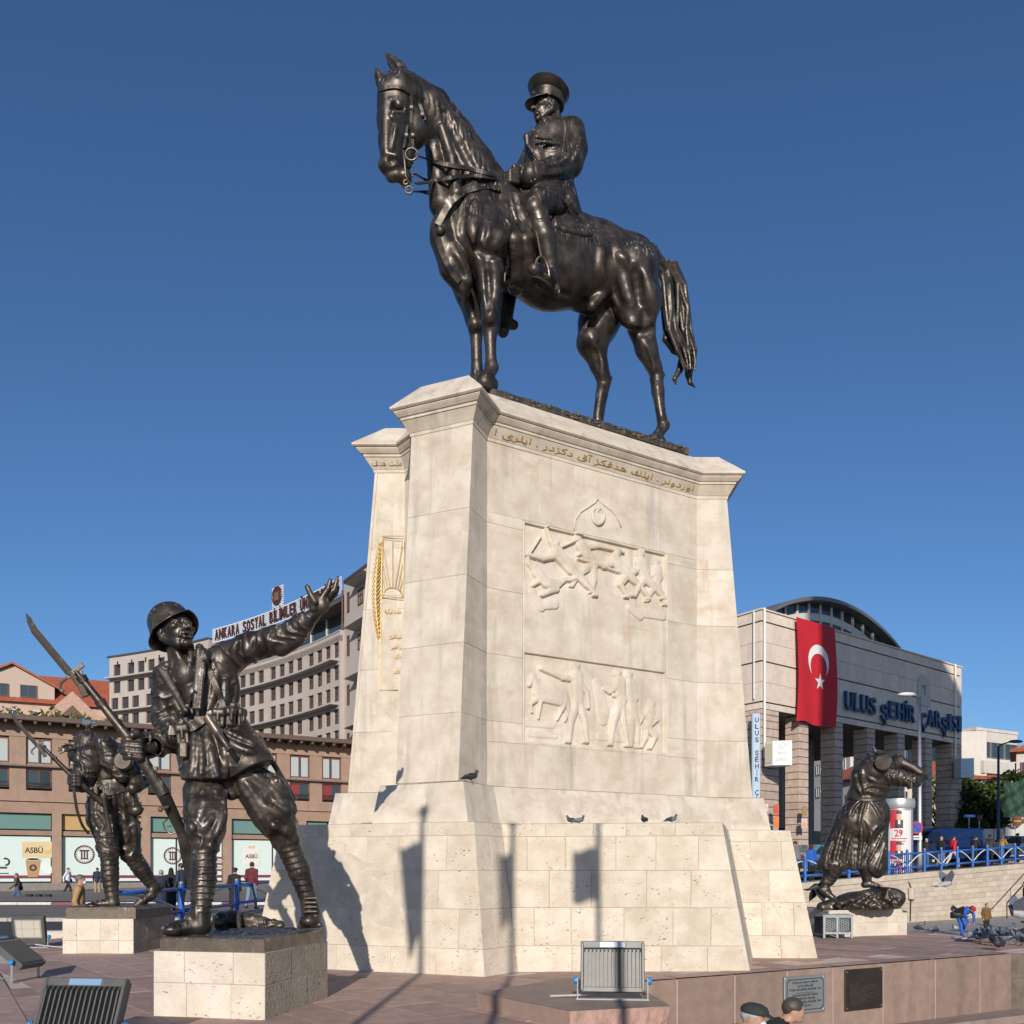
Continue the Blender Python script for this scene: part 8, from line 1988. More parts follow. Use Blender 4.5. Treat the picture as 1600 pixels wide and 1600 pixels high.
def trees():
	g = 'trees behind the brown arcade building'; y = LEAF[:3]
	for i, (px, py, D, w, lab) in enumerate(((38, 1108, 80, 4.0, 'olive green tree top above the brown roof, first from the left picture edge'), (78, 1104, 84, 3.8, 'bushy olive tree above the brown roof below the pointed stone gable'), (112, 1108, 82, 3.4, 'yellow green tree above the brown roof left of the pigeon on the helmet'), (146, 1100, 86, 3.6, 'green tree right behind the rifle of the pointing soldier'), (172, 1114, 84, 3.0, 'small tree closest to the beige university building'))):
		p = at(px, py, D); tree(lab, (p.x, D, 2), p.z - 2 - .5, (w, 3.5, 3.6), 20 + i, y if i % 2 else [LEAF[0], LEAF[1], LEAF[2], LEAF[2]], 4200, .26, g, clumps=40)
	g = 'trees right of the market hall'
	for i, (px, py, D, w, h3, lab) in enumerate(((1520, 1204, 82, 2.6, 3.0, 'pale leaved tree against the white office block'), (1545, 1212, 85, 2.4, 3.0, 'green tree beside the dark street lamp'), (1512, 1232, 78, 2.0, 2.4, 'low dark tree next to the last market column'), (1580, 1203, 96, 3.2, 3.0, 'dark green tree behind the green tarpaulin'), (1535, 1240, 77, 2.2, 2.2, 'dark bush above the white hoarding'))):
		p = at(px, py, D); tree(lab, (p.x, D, 2), p.z - 2, (w, 2.4, h3), 40 + i, [LEAF[1], LEAF[3], LEAF[3]] if i > 1 else [LEAF[0], LEAF[1], LEAF[3]], 2800, .25, g)
	p = at(1464, 1232, 90); tree('green tree glimpsed between the last two market columns', (p.x, 90, 2), p.z - 1, (2.2, 2, 3.4), 60, [LEAF[1], LEAF[2]], 1500, .22, g)
def shadow_tower():
	"""unseen high-rise behind the viewer, shaped and placed to shade the market facade"""
	CON = mat('tower_concrete', (.42, .40, .37), .85); root = thing('shadow_tower', 'unseen top-heavy concrete tower added behind the viewer to shade the market facade', 'building', (18, -40, -1))
	prof = [(17.7, 37.5), (35.2, 37.5), (35.2, 54.2), (31.0, 57.0), (17.7, 57.4)]  # made-up overhanging outline, set by the shadow it has to throw
	mb = MB(); mb.loft([[(x, -42, z) for x, z in prof], [(x, -28, z) for x, z in prof]]); mb.build('shadow_casting_block', CON, root); mb = MB(); mb.prism([(32.6, -42), (35.2, -42), (35.2, -28), (32.6, -28)], -1, 37.6); mb.build('support_stem', CON, root)
	ms = window_meshes(1.6, 1.6, .15, mat('alu_frame', (.25, .26, .27), .4, .6), GLASS, 1, .1)
	for k in range(5):
		for i in range(5):
			M = fM((33.4 - i * 3.3, -27.95, 38.6 + k * 3.2), (-1, 0)); M.translation -= Vector((18, -40, -1)); add_window(ms, root, M)
	P = mat('pole_white', (.6, .6, .6), .4)
	for i, (x, H, fx, fw, lab) in enumerate(POLES):
		t = thing('flagpole', lab, 'flagpole', (x, -3, -1), 'flagpoles behind the viewer'); mb = MB(); mb.tube([(x, -3, -1.05), (x, -3, H)], [.055, .035], 10); mb.ell((x, -3, H + .06), (.075, .075, .10), 10, 6); mb.build('pole', P, t)
		mb = MB(); top, bot = H - .45, H - .45 - fw[1]; R = [[(x + fx * fw[0] * u * (1 - fw[2] * (1 - v)), -3 + .1 * math.sin(u * 6), lerp(bot - fw[3] * u, top, v)) for u in (0, .25, .5, .75, 1)] for v in (0, .25, .5, .75, 1)]; mb.loft(R, close=False, cap=False); mb.build('flag_cloth', mat('flag_red', (.5, .01, .02), .7), t)
POLES = [(-1.93, 7.80, -1, (.34, 1.25, .5, .35), 'white flagpole with furled flag behind the viewer, farthest left'), (-.70, 7.75, -1, (.20, .95, .2, .2), 'white flagpole with furled flag behind the viewer, in the middle'), (.50, 7.80, -1, (.36, .75, .0, .0), 'white flagpole with square flag behind the viewer, farthest right')]

# ---------------------------------------------------------------- people, birds, vehicles, street objects
SKIN = mat('skin', (.42, .25, .17), .55, var=.1, scale=30); SHOE = mat('shoe_dark', (.03, .025, .022), .5)
def cloth(name, c): return mat('cloth_' + name, c, .85, var=.18, scale=14, bump=.25, bscale=50)
def person(label, loc, rz, top, legs, hair=(.03, .022, .018), pose='walk', h=1.72, coat=0.0, shoe=None, cap=None, mask=False, bag=None, scarf=None, ph=1.0, skirt=False, grp=None):
	"""figure facing local +Y; body is one sculpted mesh, hair and accessories are its children"""
	root = thing('person', label, 'person', loc, grp, rz); S = h / 1.72; V = lambda x, y, z: np.array((x * S, y * S, z * S), np.float32)
	F = Field((-.52 * S, -.62 * S, -.05), (.52 * S, .72 * S, 1.9 * S), .024 * S); seg = []
	def C(a, b, ra, rb, m, k=.03, sq=1.0): F.cone(a, b, ra * S, rb * S, k, sq=sq); seg.append((a, b, max(ra, rb) * S, m))
	# 0 skin, 1 top, 2 legs, 3 shoes
	bend = {'bend': 1.05, 'sit': .25, 'lean': .2}.get(pose, .04)
	hip = V(0, 0, .92) if pose != 'sit' else V(0, 0, .50)
	if pose == 'bend': hip = V(0, -.15, .80)
	up = np.array((0, math.sin(bend), math.cos(bend)), np.float32)
	sh = hip + up * .50 * S; neck = hip + up * .56 * S; head = hip + (up * .70 + np.array((0, .03 if pose != 'sit' else .10, -.02 if pose == 'sit' else 0))) * S
	if pose == 'bend': head = hip + up * .66 * S + V(0, .06, -.06)
	C(hip, hip + up * .25 * S, .155, .15, 1, .05, .78); C(hip + up * .25 * S, sh - up * .06 * S, .15, .165, 1, .06, .78)
	for q in (-1, 1): C(sh + V(0, 0, 0), sh + V(.17 * q, 0, -.01), .085, .075, 1, .05)
	C(neck - up * .04 * S, head - up * .03 * S, .062, .058, 0, .02)
	f = np.array((0, 1, 0), np.float32)
	sculpt_head(F, head + up * .0, (0, math.cos(bend * .6), -math.sin(bend * .6)), up, .225 * S, .012); seg.append((head, head, .13 * S, 0))
	w = .26 * ph if pose == 'walk' else .03
	for q in (-1, 1):
		hp = hip + V(.09 * q, 0, -.02)
		if pose == 'sit': kn = hp + V(.04 * q, .42, .03); ft = V(.14 * q, .40, .07)
		elif pose == 'bend': kn = hp + V(.02 * q, .16, -.36); ft = V(.12 * q, -.02 + .1 * q, .06)
		else: kn = hp + V(.01 * q, w * q * .75 + .04, -.42); ft = V(.10 * q, w * q * 1.1 - (.10 if q < 0 and pose == 'walk' else 0), .075 + (.05 if q < 0 and pose == 'walk' else 0))
		C(hp, kn, .095, .07, 2, .03); C(kn, ft + V(0, 0, .03), .07, .048, 2, .03); C(ft + V(0, -.04, -.025), ft + V(.015 * q, .15, -.035), .05, .042, 3, .015)
		if pose == 'bend': el = sh + V(.22 * q, .05, -.24); hd = sh + V(.14 * q, .14, -.50)
		elif pose == 'sit': el = sh + V(.24 * q, .04, -.27); hd = sh + V(.10 * q, .28, -.30)
		elif pose == 'lean': el = sh + V(.24 * q, .10, -.24); hd = sh + V(.16 * q, .32, -.28)
		else: el = sh + V(.23 * q, -.06 - w * q * .4, -.28); hd = sh + V(.22 * q, .08 - w * q * .9, -.52)
		C(sh + V(.17 * q, 0, -.01), el, .068, .056, 1, .03); C(el, hd, .056, .042, 1, .02)
		d = (hd - el) / np.linalg.norm(hd - el); C(hd, hd + d * .07 * S, .036, .036, 0, .01)
		for i in range(4): C(hd + d * .07 * S + V((i - 1.5) * .016, 0, 0), hd + d * .14 * S + V((i - 1.5) * .018, .015, 0), .011, .009, 0, .004)
		C(hd + d * .02 * S + V(-.03 * q, .02, 0), hd + d * .09 * S + V(-.04 * q, .035, 0), .013, .010, 0, .005)
	if coat: C(hip + up * .05 * S, hip - V(0, 0, coat), .165, .19, 1, .04, .8)
	if skirt: C(hip, V(0, 0, .32), .17, .24, 2, .04)
	mats = [SKIN, cloth(top[0], top[1]), cloth(legs[0], legs[1]), shoe or SHOE]
	o = F.mesh('body', mats[0]); o.parent = root
	me = o.data
	for m in mats[1:]: me.materials.append(m)
	n = len(me.polygons); c = np.empty(n * 3, np.float32); me.polygons.foreach_get('center', c); c = c.reshape(-1, 3); best = np.full(n, 9.0); mi = np.zeros(n, np.int32)
	for a, b, r, m in seg:
		ba = b - a; L2 = max(float(ba @ ba), 1e-9); t = np.clip(((c - a) @ ba) / L2, 0, 1); d = np.linalg.norm(c - a - t[:, None] * ba, axis=1) - r; u = d < best; best[u] = d[u]; mi[u] = m
	me.polygons.foreach_set('material_index', mi); me.update()
	R = np.array(((1, 0, 0), (0, math.cos(bend * .6), math.sin(bend * .6)), (0, -math.sin(bend * .6), math.cos(bend * .6))))
	HR = Matrix(((1, 0, 0), (0, math.cos(bend * .6), math.sin(bend * .6)), (0, -math.sin(bend * .6), math.cos(bend * .6)))); hc = Vector(head)
	if hair is not None:
		H = Field(tuple(head - .2 * S), tuple(head + .22 * S), .013 * S); H.ell(head + R @ V(0, -.022, .030), (.082 * S, .104 * S, .096 * S), .01, R=R, fold=(.004, 90, (1, .3, .5), 1))
		H.ell(head + R @ V(0, .105, -.03), (.10 * S, .085 * S, .10 * S), .02, 's', R=R); H.box(head + R @ V(0, .07, -.10), (.2 * S, .12 * S, .10 * S), .02, 's', R=R)
		if scarf: H.ell(head + R @ V(0, -.02, -.08), (.10 * S, .10 * S, .12 * S), .03, R=R); H.ell(head + R @ V(0, .11, -.02), (.06 * S, .05 * S, .085 * S), .02, 's', R=R)
		hm = mat('hair_%02d%02d' % (int(hair[0] * 99), int(hair[2] * 99)), hair, .55, var=.3, scale=60) if not scarf else cloth(*scarf); x = H.mesh('headscarf' if scarf else 'hair', hm); x.parent = root
	if cap:
		mb = MB(); mb.lathe([(.001, .115 * S), (.05 * S, .112 * S), (.09 * S, .09 * S), (.108 * S, .055 * S), (.105 * S, .03 * S), (.095 * S, .03 * S)], hc + HR @ Vector((0, -.005, .02 * S)), 20, HR @ Matrix.Diagonal((1, 1.18, 1)))
		mb.add([hc + HR @ Vector(v) * S for v in ((-.07, .09, .06), (.07, .09, .06), (.05, .165, .035), (-.05, .165, .035), (-.07, .09, .045), (.07, .09, .045), (.05, .165, .028), (-.05, .165, .028))], [(0, 1, 2, 3), (7, 6, 5, 4), (0, 3, 7, 4), (1, 5, 6, 2), (3, 2, 6, 7)]); mb.build('cap', cloth(*cap), root, smooth=True, world=False, sharp=60)
	if mask: mb = MB(); mb.ell(hc + HR @ Vector((0, .075 * S, -.052 * S)), (.062 * S, .045 * S, .05 * S), 12, 8, HR); mb.build('face_mask', mat('mask_white', (.62, .68, .70), .7), root, smooth=True, world=False)
	if bag:
		b = Vector(hip) + Vector((bag[1] * .24 * S, -.05, .0)); mb = MB(); mb.box(b, (.12 * S, .36 * S, .26 * S), bev=.03); mb.build('shoulder_bag', cloth(*bag[0]), root, world=False); strap2 = MB(); a0, a1 = Vector(sh) + Vector((-bag[1] * .12, .1, .06)), b + Vector((0, .1, .13)); strap2.tube([a0, a0.lerp(a1, .5) + Vector((0, .09, .0)), a1], .014, 5); strap2.build('bag_strap', cloth(*bag[0]), root, world=False)
	return root
def street_z(D): return -.19 if D < 42 else (-.03 + (D - 42) * .0097)
NAVY = ('navy', (.018, .024, .05)); BLACK = ('black', (.014, .014, .016)); OLIVE = ('olive', (.10, .085, .055)); JEANS = ('denim', (.06, .11, .20)); WHITE = ('white', (.62, .66, .72)); TAN = ('tan', (.40, .24, .11)); MAROON = ('maroon', (.13, .018, .028)); BEIGE = ('beige', (.36, .26, .17)); RED = ('red', (.60, .02, .04)); BLUE = ('blue', (.02, .09, .42)); GREY = ('grey', (.16, .16, .17)); BROWN = ('brown', (.17, .085, .025))
def people():
	def left(px, D, *a, **k): x = (px - 800) / FPX * D; return a, k, (x, D, street_z(D))
	def P(label, px, D, rz, top, legs, **k):
		z = k.pop('z', street_z(D)); return person(label, ((px - 800) / FPX * D, D, z), rz, top, legs, **k)
	P('person in an olive jacket walking past the coffee poster with a black shoulder bag', 27, 48.5, 1.9, OLIVE, JEANS, hair=(.10, .09, .08), bag=(BLACK, 1), z=-.45)
	P('person in a white shirt and dark trousers walking along the shop windows', 106, 56, -1.7, WHITE, BLACK, hair=(.10, .045, .02), mask=True, bag=(BLACK, -1), z=-.13)
	P('person in a navy jacket and beige trousers standing behind the soldier with a shading hand', 152, 55, .3, NAVY, BEIGE, hair=(.05, .04, .035), pose='stand', z=-.12)
	P('grey haired person in a tan coat and white mask beside the left stone pedestal', 122, 20.5, -1.2, TAN, ('brown_grey', (.09, .075, .06)), hair=(.12, .11, .10), mask=True, coat=.30, pose='stand', z=-.46, h=1.76)
	P('grey haired person in a dark navy coat by the blue railing, back turned', 252, 31, .4, NAVY, BLACK, hair=(.30, .29, .28), pose='lean', coat=.3, z=-.28)
	P('person with a black hood between two others behind the blue railing', 267, 32, .2, BLACK, BLACK, scarf=BLACK, hair=(.02, .02, .02), pose='stand', coat=.35, z=-.22)
	P('dark haired person in a navy jacket and white mask turned left at the blue railing', 284, 31.5, 1.2, ('slate_navy', (.03, .04, .07)), BLACK, mask=True, pose='stand', z=-.12, h=1.78)
	P('person in a long black coat and black beret behind the blue railing', 366, 33.5, -.1, BLACK, BLACK, cap=BLACK, hair=(.05, .05, .05), pose='stand', coat=.48, z=-.22)
	P('person in a maroon jacket and light jeans walking away behind the blue railing', 393, 34.0, -.15, MAROON, ('light_denim', (.16, .25, .38)), z=-.05, ph=.5, h=1.78)
	zr = lambda px, D: .94 + ((px - 800) / FPX * D - 12.3) * .0551 + .0
	def Q(label, px, D, rz, top, legs, **k): z = k.pop('z', zr(px, D)); return person(label, ((px - 800) / FPX * D, D, z), rz, top, legs, **k)
	Q('dark haired person in grey beside the railing at the edge of the monument', 1247, 39.5, .6, GREY, BLACK, z=1.0, pose='lean'); Q('long haired person in a bright blue jacket behind the railing left of the bent woman', 1268, 40.0, .3, BLUE, BLACK, hair=(.06, .03, .02), z=.85, pose='stand', scarf=('dark_hair', (.045, .022, .015)))
	Q('grey haired person in a black jacket behind the railing right of the poster column', 1446, 47.5, -.8, BLACK, JEANS, hair=(.35, .34, .33), pose='lean', h=1.66); Q('bald person in a dark coat behind the railing next to the person in red', 1470, 48.5, -1.1, BLACK, GREY, hair=None, pose='walk', ph=.4)
	Q('person in a red shirt and pale shorts walking behind the railing', 1489, 49.0, -1.3, RED, ('pale_shorts', (.55, .48, .44)), pose='walk'); Q('person in dark clothes pushing along behind the railing right of the red shirt', 1522, 51.0, -1.0, BLACK, BLACK, pose='lean', h=1.68)
	Q('person in a dark coat behind the railing left of the person in tan', 1547, 52.0, -.3, ('charcoal', (.035, .035, .04)), BLACK, pose='stand', hair=(.06, .05, .045)); Q('grey haired person in a tan jacket and jeans behind the railing', 1564, 52.0, -1.2, ('ochre_tan', (.38, .21, .06)), JEANS, hair=(.35, .33, .30), pose='lean', h=1.68); Q('person in black close to the teal car behind the railing', 1591, 53.5, .9, BLACK, BLACK, pose='stand')
	Q('distant person in black standing alone on the road beyond the railing', 1543, 70, .2, BLACK, BLACK, pose='stand', z=2.0); Q('distant person in brown on the road, left of the lamp post', 1525, 68, .6, ('dark_brown', (.05, .03, .02)), BLACK, pose='stand', z=1.8); Q('distant person in green grey near the last market column', 1508, 66, -.5, ('green_grey', (.05, .06, .045)), BLACK, pose='stand', z=1.5); Q('distant person in black walking near the brown heap', 1517, 67, 1.2, BLACK, BLACK, z=1.6)
	# on the lower plaza
	p = at(1492, 1458, 34); person('person in blue with a red cap bending down to the pigeons', (p.x + .3, 34.0, -1.04), 1.2 + math.pi * .72, BLUE, ('blue_trousers', (.025, .10, .40)), pose='bend', h=1.62, cap=('red_cap', (.42, .015, .03)), hair=(.03, .02, .02), bag=(BLACK, 1))
	p = at(1541, 1458, 34.6); person('small child in an orange brown jacket facing the viewer among pigeons', (p.x, 34.6, -1.04), math.pi, BROWN, BLACK, pose='stand', h=1.18, hair=(.02, .018, .016))
	p = at(1604, 1425, 37); person('person in dark red cut by the right picture edge near the steps', (p.x, 37, -.75), 1.0, ('dark_red', (.10, .012, .02)), BLACK, pose='stand')
	# two seated men under the plaques, facing right and left
	p = at(1130, 1600, 8.0); person('old person in a dark green flat cap seated low before the brown wall', (p.x, 8.0, -1.04), -2.0, ('anthracite', (.03, .032, .036)), BLACK, pose='sit', hair=(.40, .39, .38), cap=('green_tweed', (.025, .032, .028)), h=1.70, mask=True)
	p = at(1196, 1600, 8.35); person('person with short cropped hair in a black hooded jacket seated under the silver plaque', (p.x, 8.35, -1.06), -1.55, BLACK, BLACK, pose='sit', hair=(.06, .045, .04), h=1.72)
	for x, y, w in ((2.18, 8.0, 2.1),):
		b = thing('stone_bench', 'low dark stone bench under the two seated people', 'bench', (2.5, 8.15, -1.05)); mb = MB(); mb.box((2.45, 8.1, -.80), (1.6, .5, .46), rz=.3, bev=.03); mb.build('seat_block', WALLST, b)

# pigeons
PG = [mat('pigeon_grey', (.13, .15, .19), .6, var=.35, scale=40), mat('pigeon_dark', (.025, .027, .035), .6, var=.3, scale=40), mat('pigeon_white', (.36, .37, .40), .6, var=.2, scale=40), mat('pigeon_neck', (.05, .06, .07), .4, .1), mat('pigeon_leg', (.25, .10, .08), .6), mat('bill_dark', (.03, .03, .03), .5)]
def pigeon_proto(kind, flying=False, peck=False):
	body, wing = {'grey': (0, 0), 'dark': (1, 1), 'white': (2, 0), 'bar': (0, 1)}[kind]
	root = bpy.data.objects.new('pigeon', None); COL.objects.link(root)
	F = Field((-.09, -.24, -.02), (.09, .22, .30), .008); V = lambda *a: np.array(a, np.float32); t = .0 if not peck else -.055
	F.chain([(V(0, -.10, .10), .035), (V(0, -.02, .115), .062), (V(0, .06, .13 + t * .2), .056)], .03); F.chain([(V(0, .07, .14 + t * .4), .042), (V(0, .10, .19 + t), .028), (V(0, .105, .215 + t * 1.6), .025)], .02); F.ell(V(0, .115, .225 + t * 1.7), (.024, .03, .024), .01)
	F.chain([(V(0, -.08, .095), .03), (V(0, -.20, .065), .018)], .02); F.box(V(0, -.18, .068), (.032, .06, .008), .02, rd=.006)
	o = F.mesh('body', PG[body]); o.parent = root; me = o.data; me.materials.append(PG[3]); c = np.empty(len(me.polygons) * 3, np.float32); me.polygons.foreach_get('center', c); c = c.reshape(-1, 3); me.polygons.foreach_set('material_index', (c[:, 1] > .082).astype(np.int32))
	mb = MB(); hz = .222 + t * 1.7; mb.tube([(0, .138, hz), (0, .165, hz - .008)], [.008, .002], 6); mb.build('bill', PG[5], root)
	mb = MB()
	if not flying:
		for q in (-1, 1): mb.ell((.052 * q, -.045, .118), (.018, .105, .045), 10, 7, Matrix.Rotation(.12 * q, 3, 'Z')); mb.tube([(.05 * q, -.12, .115), (.022 * q, -.205, .085)], [.02, .004], 6)
		mb.build('wing', PG[wing], root, smooth=True)
		mb = MB()
		for q in (-1, 1): mb.tube([(.025 * q, .0, .06), (.025 * q, .005, .008)], .006, 5); mb.tube([(.025 * q, -.015, .005), (.025 * q, .03, .004)], .005, 4)
		mb.build('leg', PG[4], root)
	else:
		for q in (-1, 1):
			a = Matrix.Rotation(-q * flying, 3, 'Y'); pts = [(.03, .07, .0), (.16, .11, .01), (.24, .09, .012), (.36, -.01, .0), (.30, -.035, 0), (.24, -.06, 0), (.16, -.08, 0), (.04, -.07, 0)]; vs = [Vector((0, 0, .13)) + a @ Vector((x * q, y, z)) for x, y, z in pts]; lo = [v - Vector((0, 0, .012)) for v in vs]
			mb.add(vs + lo, [tuple(range(8)), tuple(range(8, 16))[::-1]] + [(k, 8 + k, 8 + (k + 1) % 8, (k + 1) % 8) for k in range(8)])
		mb.build('wing', PG[wing], root)
		mb = MB(); mb.add([(-.02, -.16, .08), (.02, -.16, .08), (.075, -.27, .075), (-.075, -.27, .075), (-.02, -.16, .07), (.02, -.16, .07), (.075, -.27, .068), (-.075, -.27, .068)], [(0, 1, 2, 3), (7, 6, 5, 4), (2, 6, 7, 3)]); mb.build('tail_feathers', PG[wing], root)
	return root
def pigeons():
	protos = {}
	def place(kind, loc, rz, label, fly=False, peck=False, group='pigeons around the monument', s=1.15, tilt=0):
		k = (kind, fly, peck)
		if k not in protos: protos[k] = pigeon_proto(*k); r = protos[k]; fresh = True; tag(r, label, 'pigeon', group); r.location = loc; r.rotation_euler = (tilt, 0, rz); r.scale = (s,) * 3; return r
		r = copy_tree(protos[k], loc, rz, label, group, s); r.rotation_euler = (tilt, 0, rz); return r
	place('grey', at(137, 1141, 15.62), 1.2, 'grey pigeon perched on the helmet of the soldier shading his eyes', s=1.0); place('dark', at(737, 1222.5, 12.42), -1.1, 'dark pigeon resting on the ledge at the foot of the front pier', s=.72)
	place('bar', at(1364, 1194, 19.1), .9, 'pigeon on the back of the bent woman, left of the shell', s=1.0); place('dark', at(1371, 1184, 18.9), 2.0, 'dark pigeon sitting high by the end of the shell', s=1.0)
	for px, kind, rz, lab in ((893, 'dark', 1.6, 'dark pigeon lying flat on the ledge, left of the square shadow'), (905, 'grey', -1.5, 'pigeon on the ledge right beside the square flag shadow'), (1006, 'dark', .2, 'single small dark pigeon on the ledge facing away'), (1050, 'bar', -1.4, 'pigeon stretched on the ledge near its right end')): D = 12.95 - (px - 890) * .0018; place(kind, (at(px, 1288, D).x, D, 2.07), rz, lab, s=.55)
	place('white', at(1478, 1390, 18), -1.5, 'white and grey pigeon flying with raised wings before the cream wall', fly=.85, s=1.0); place('dark', at(1276, 1396, 19.5), -1.3, 'dark pigeon flying low behind the bare foot of the bent woman', fly=-.9, s=1.2)
	place('dark', at(1497, 1437, 27), 1.5, 'dark pigeon flying just left of the person in blue', fly=.6, s=1.3); place('white', at(1592, 1440, 16), 1.3, 'pigeon flying in at the right picture edge with dark wings', fly=.8, s=1.2)
	rng = random.Random(21)
	L = [(1434, 1452, 'dark'), (1440, 1446, 'grey'), (1457, 1454, 'grey'), (1464, 1455, 'bar'), (1494, 1452, 'white'), (1518, 1469, 'white'), (1525, 1464, 'grey'), (1542, 1462, 'bar'), (1546, 1452, 'white'), (1555, 1456, 'white'), (1553, 1475, 'dark'), (1560, 1482, 'dark'), (1566, 1460, 'grey'), (1572, 1466, 'bar'), (1577, 1458, 'grey'), (1584, 1464, 'dark'), (1590, 1470, 'grey'), (1596, 1474, 'bar'), (1586, 1456, 'white'), (1533, 1470, 'bar'), (1600, 1462, 'dark'), (1570, 1472, 'grey'), (1550, 1464, 'grey'), (1536, 1456, 'dark')]
	ORD = ['left of a paler one', 'farther back', 'in the middle', 'farthest right', 'next to the bag', 'in front of the child', 'behind another', 'at the feet of the child', 'farther back', 'by the grain', 'foremost on its left', 'foremost of all', 'farther back', 'in the thick of the flock', 'behind the flock', 'in the flock', 'in the front row', 'foremost at right', 'farthest right behind', 'leftmost of the flock', 'cut by the edge', 'on the grain', 'close to the child', 'beyond the child']
	for i, (px, py, kind) in enumerate(L):
		z = .012 if py > 1457 else -1.03
		p = atz(px, py + 3, z); tone = {'dark': 'blackish', 'grey': 'grey', 'white': 'pale', 'bar': 'dark-winged'}[kind]
		wh = 'near the child' if px < 1560 and py < 1468 else 'at the terrace corner' if px < 1580 else 'near the right picture edge'
		if px < 1500: wh = 'left of the person in blue'
		place(kind, p, rng.uniform(0, 6.28), '%s pigeon %s %s, %s' % (tone, ('pecking' if i % 3 == 0 else 'standing'), wh, ORD[i]), peck=(i % 3 == 0), group='pigeons feeding on the ground', s=1.08 if z > 0 else 1.15)
	t = MB(); rr = random.Random(5)
	for k in range(260):
		p = atz(1545 + rr.uniform(-25, 55), 1472 + rr.uniform(-8, 8), .016); t.box((p.x, p.y, .017), (.012, .012, .008), rz=rr.random())
	tag(t.build('scattered_grain', mat('grain', (.35, .16, .05), .8)), kind='stuff', label='scattered brown grain on the terrace corner')
	t = MB()
	for k in range(220):
		x, y = rr.uniform(-6, 9), rr.uniform(8.4, 19)
		if inside((x, y), TERR): t.lathe([(.001, .003), (rr.uniform(.006, .02), .002), (.0, .0)], (x, y, .012), 6)
	tag(t.build('droppings', mat('dropping_white', (.6, .58, .54), .8)), kind='stuff', label='white bird droppings on the terrace')

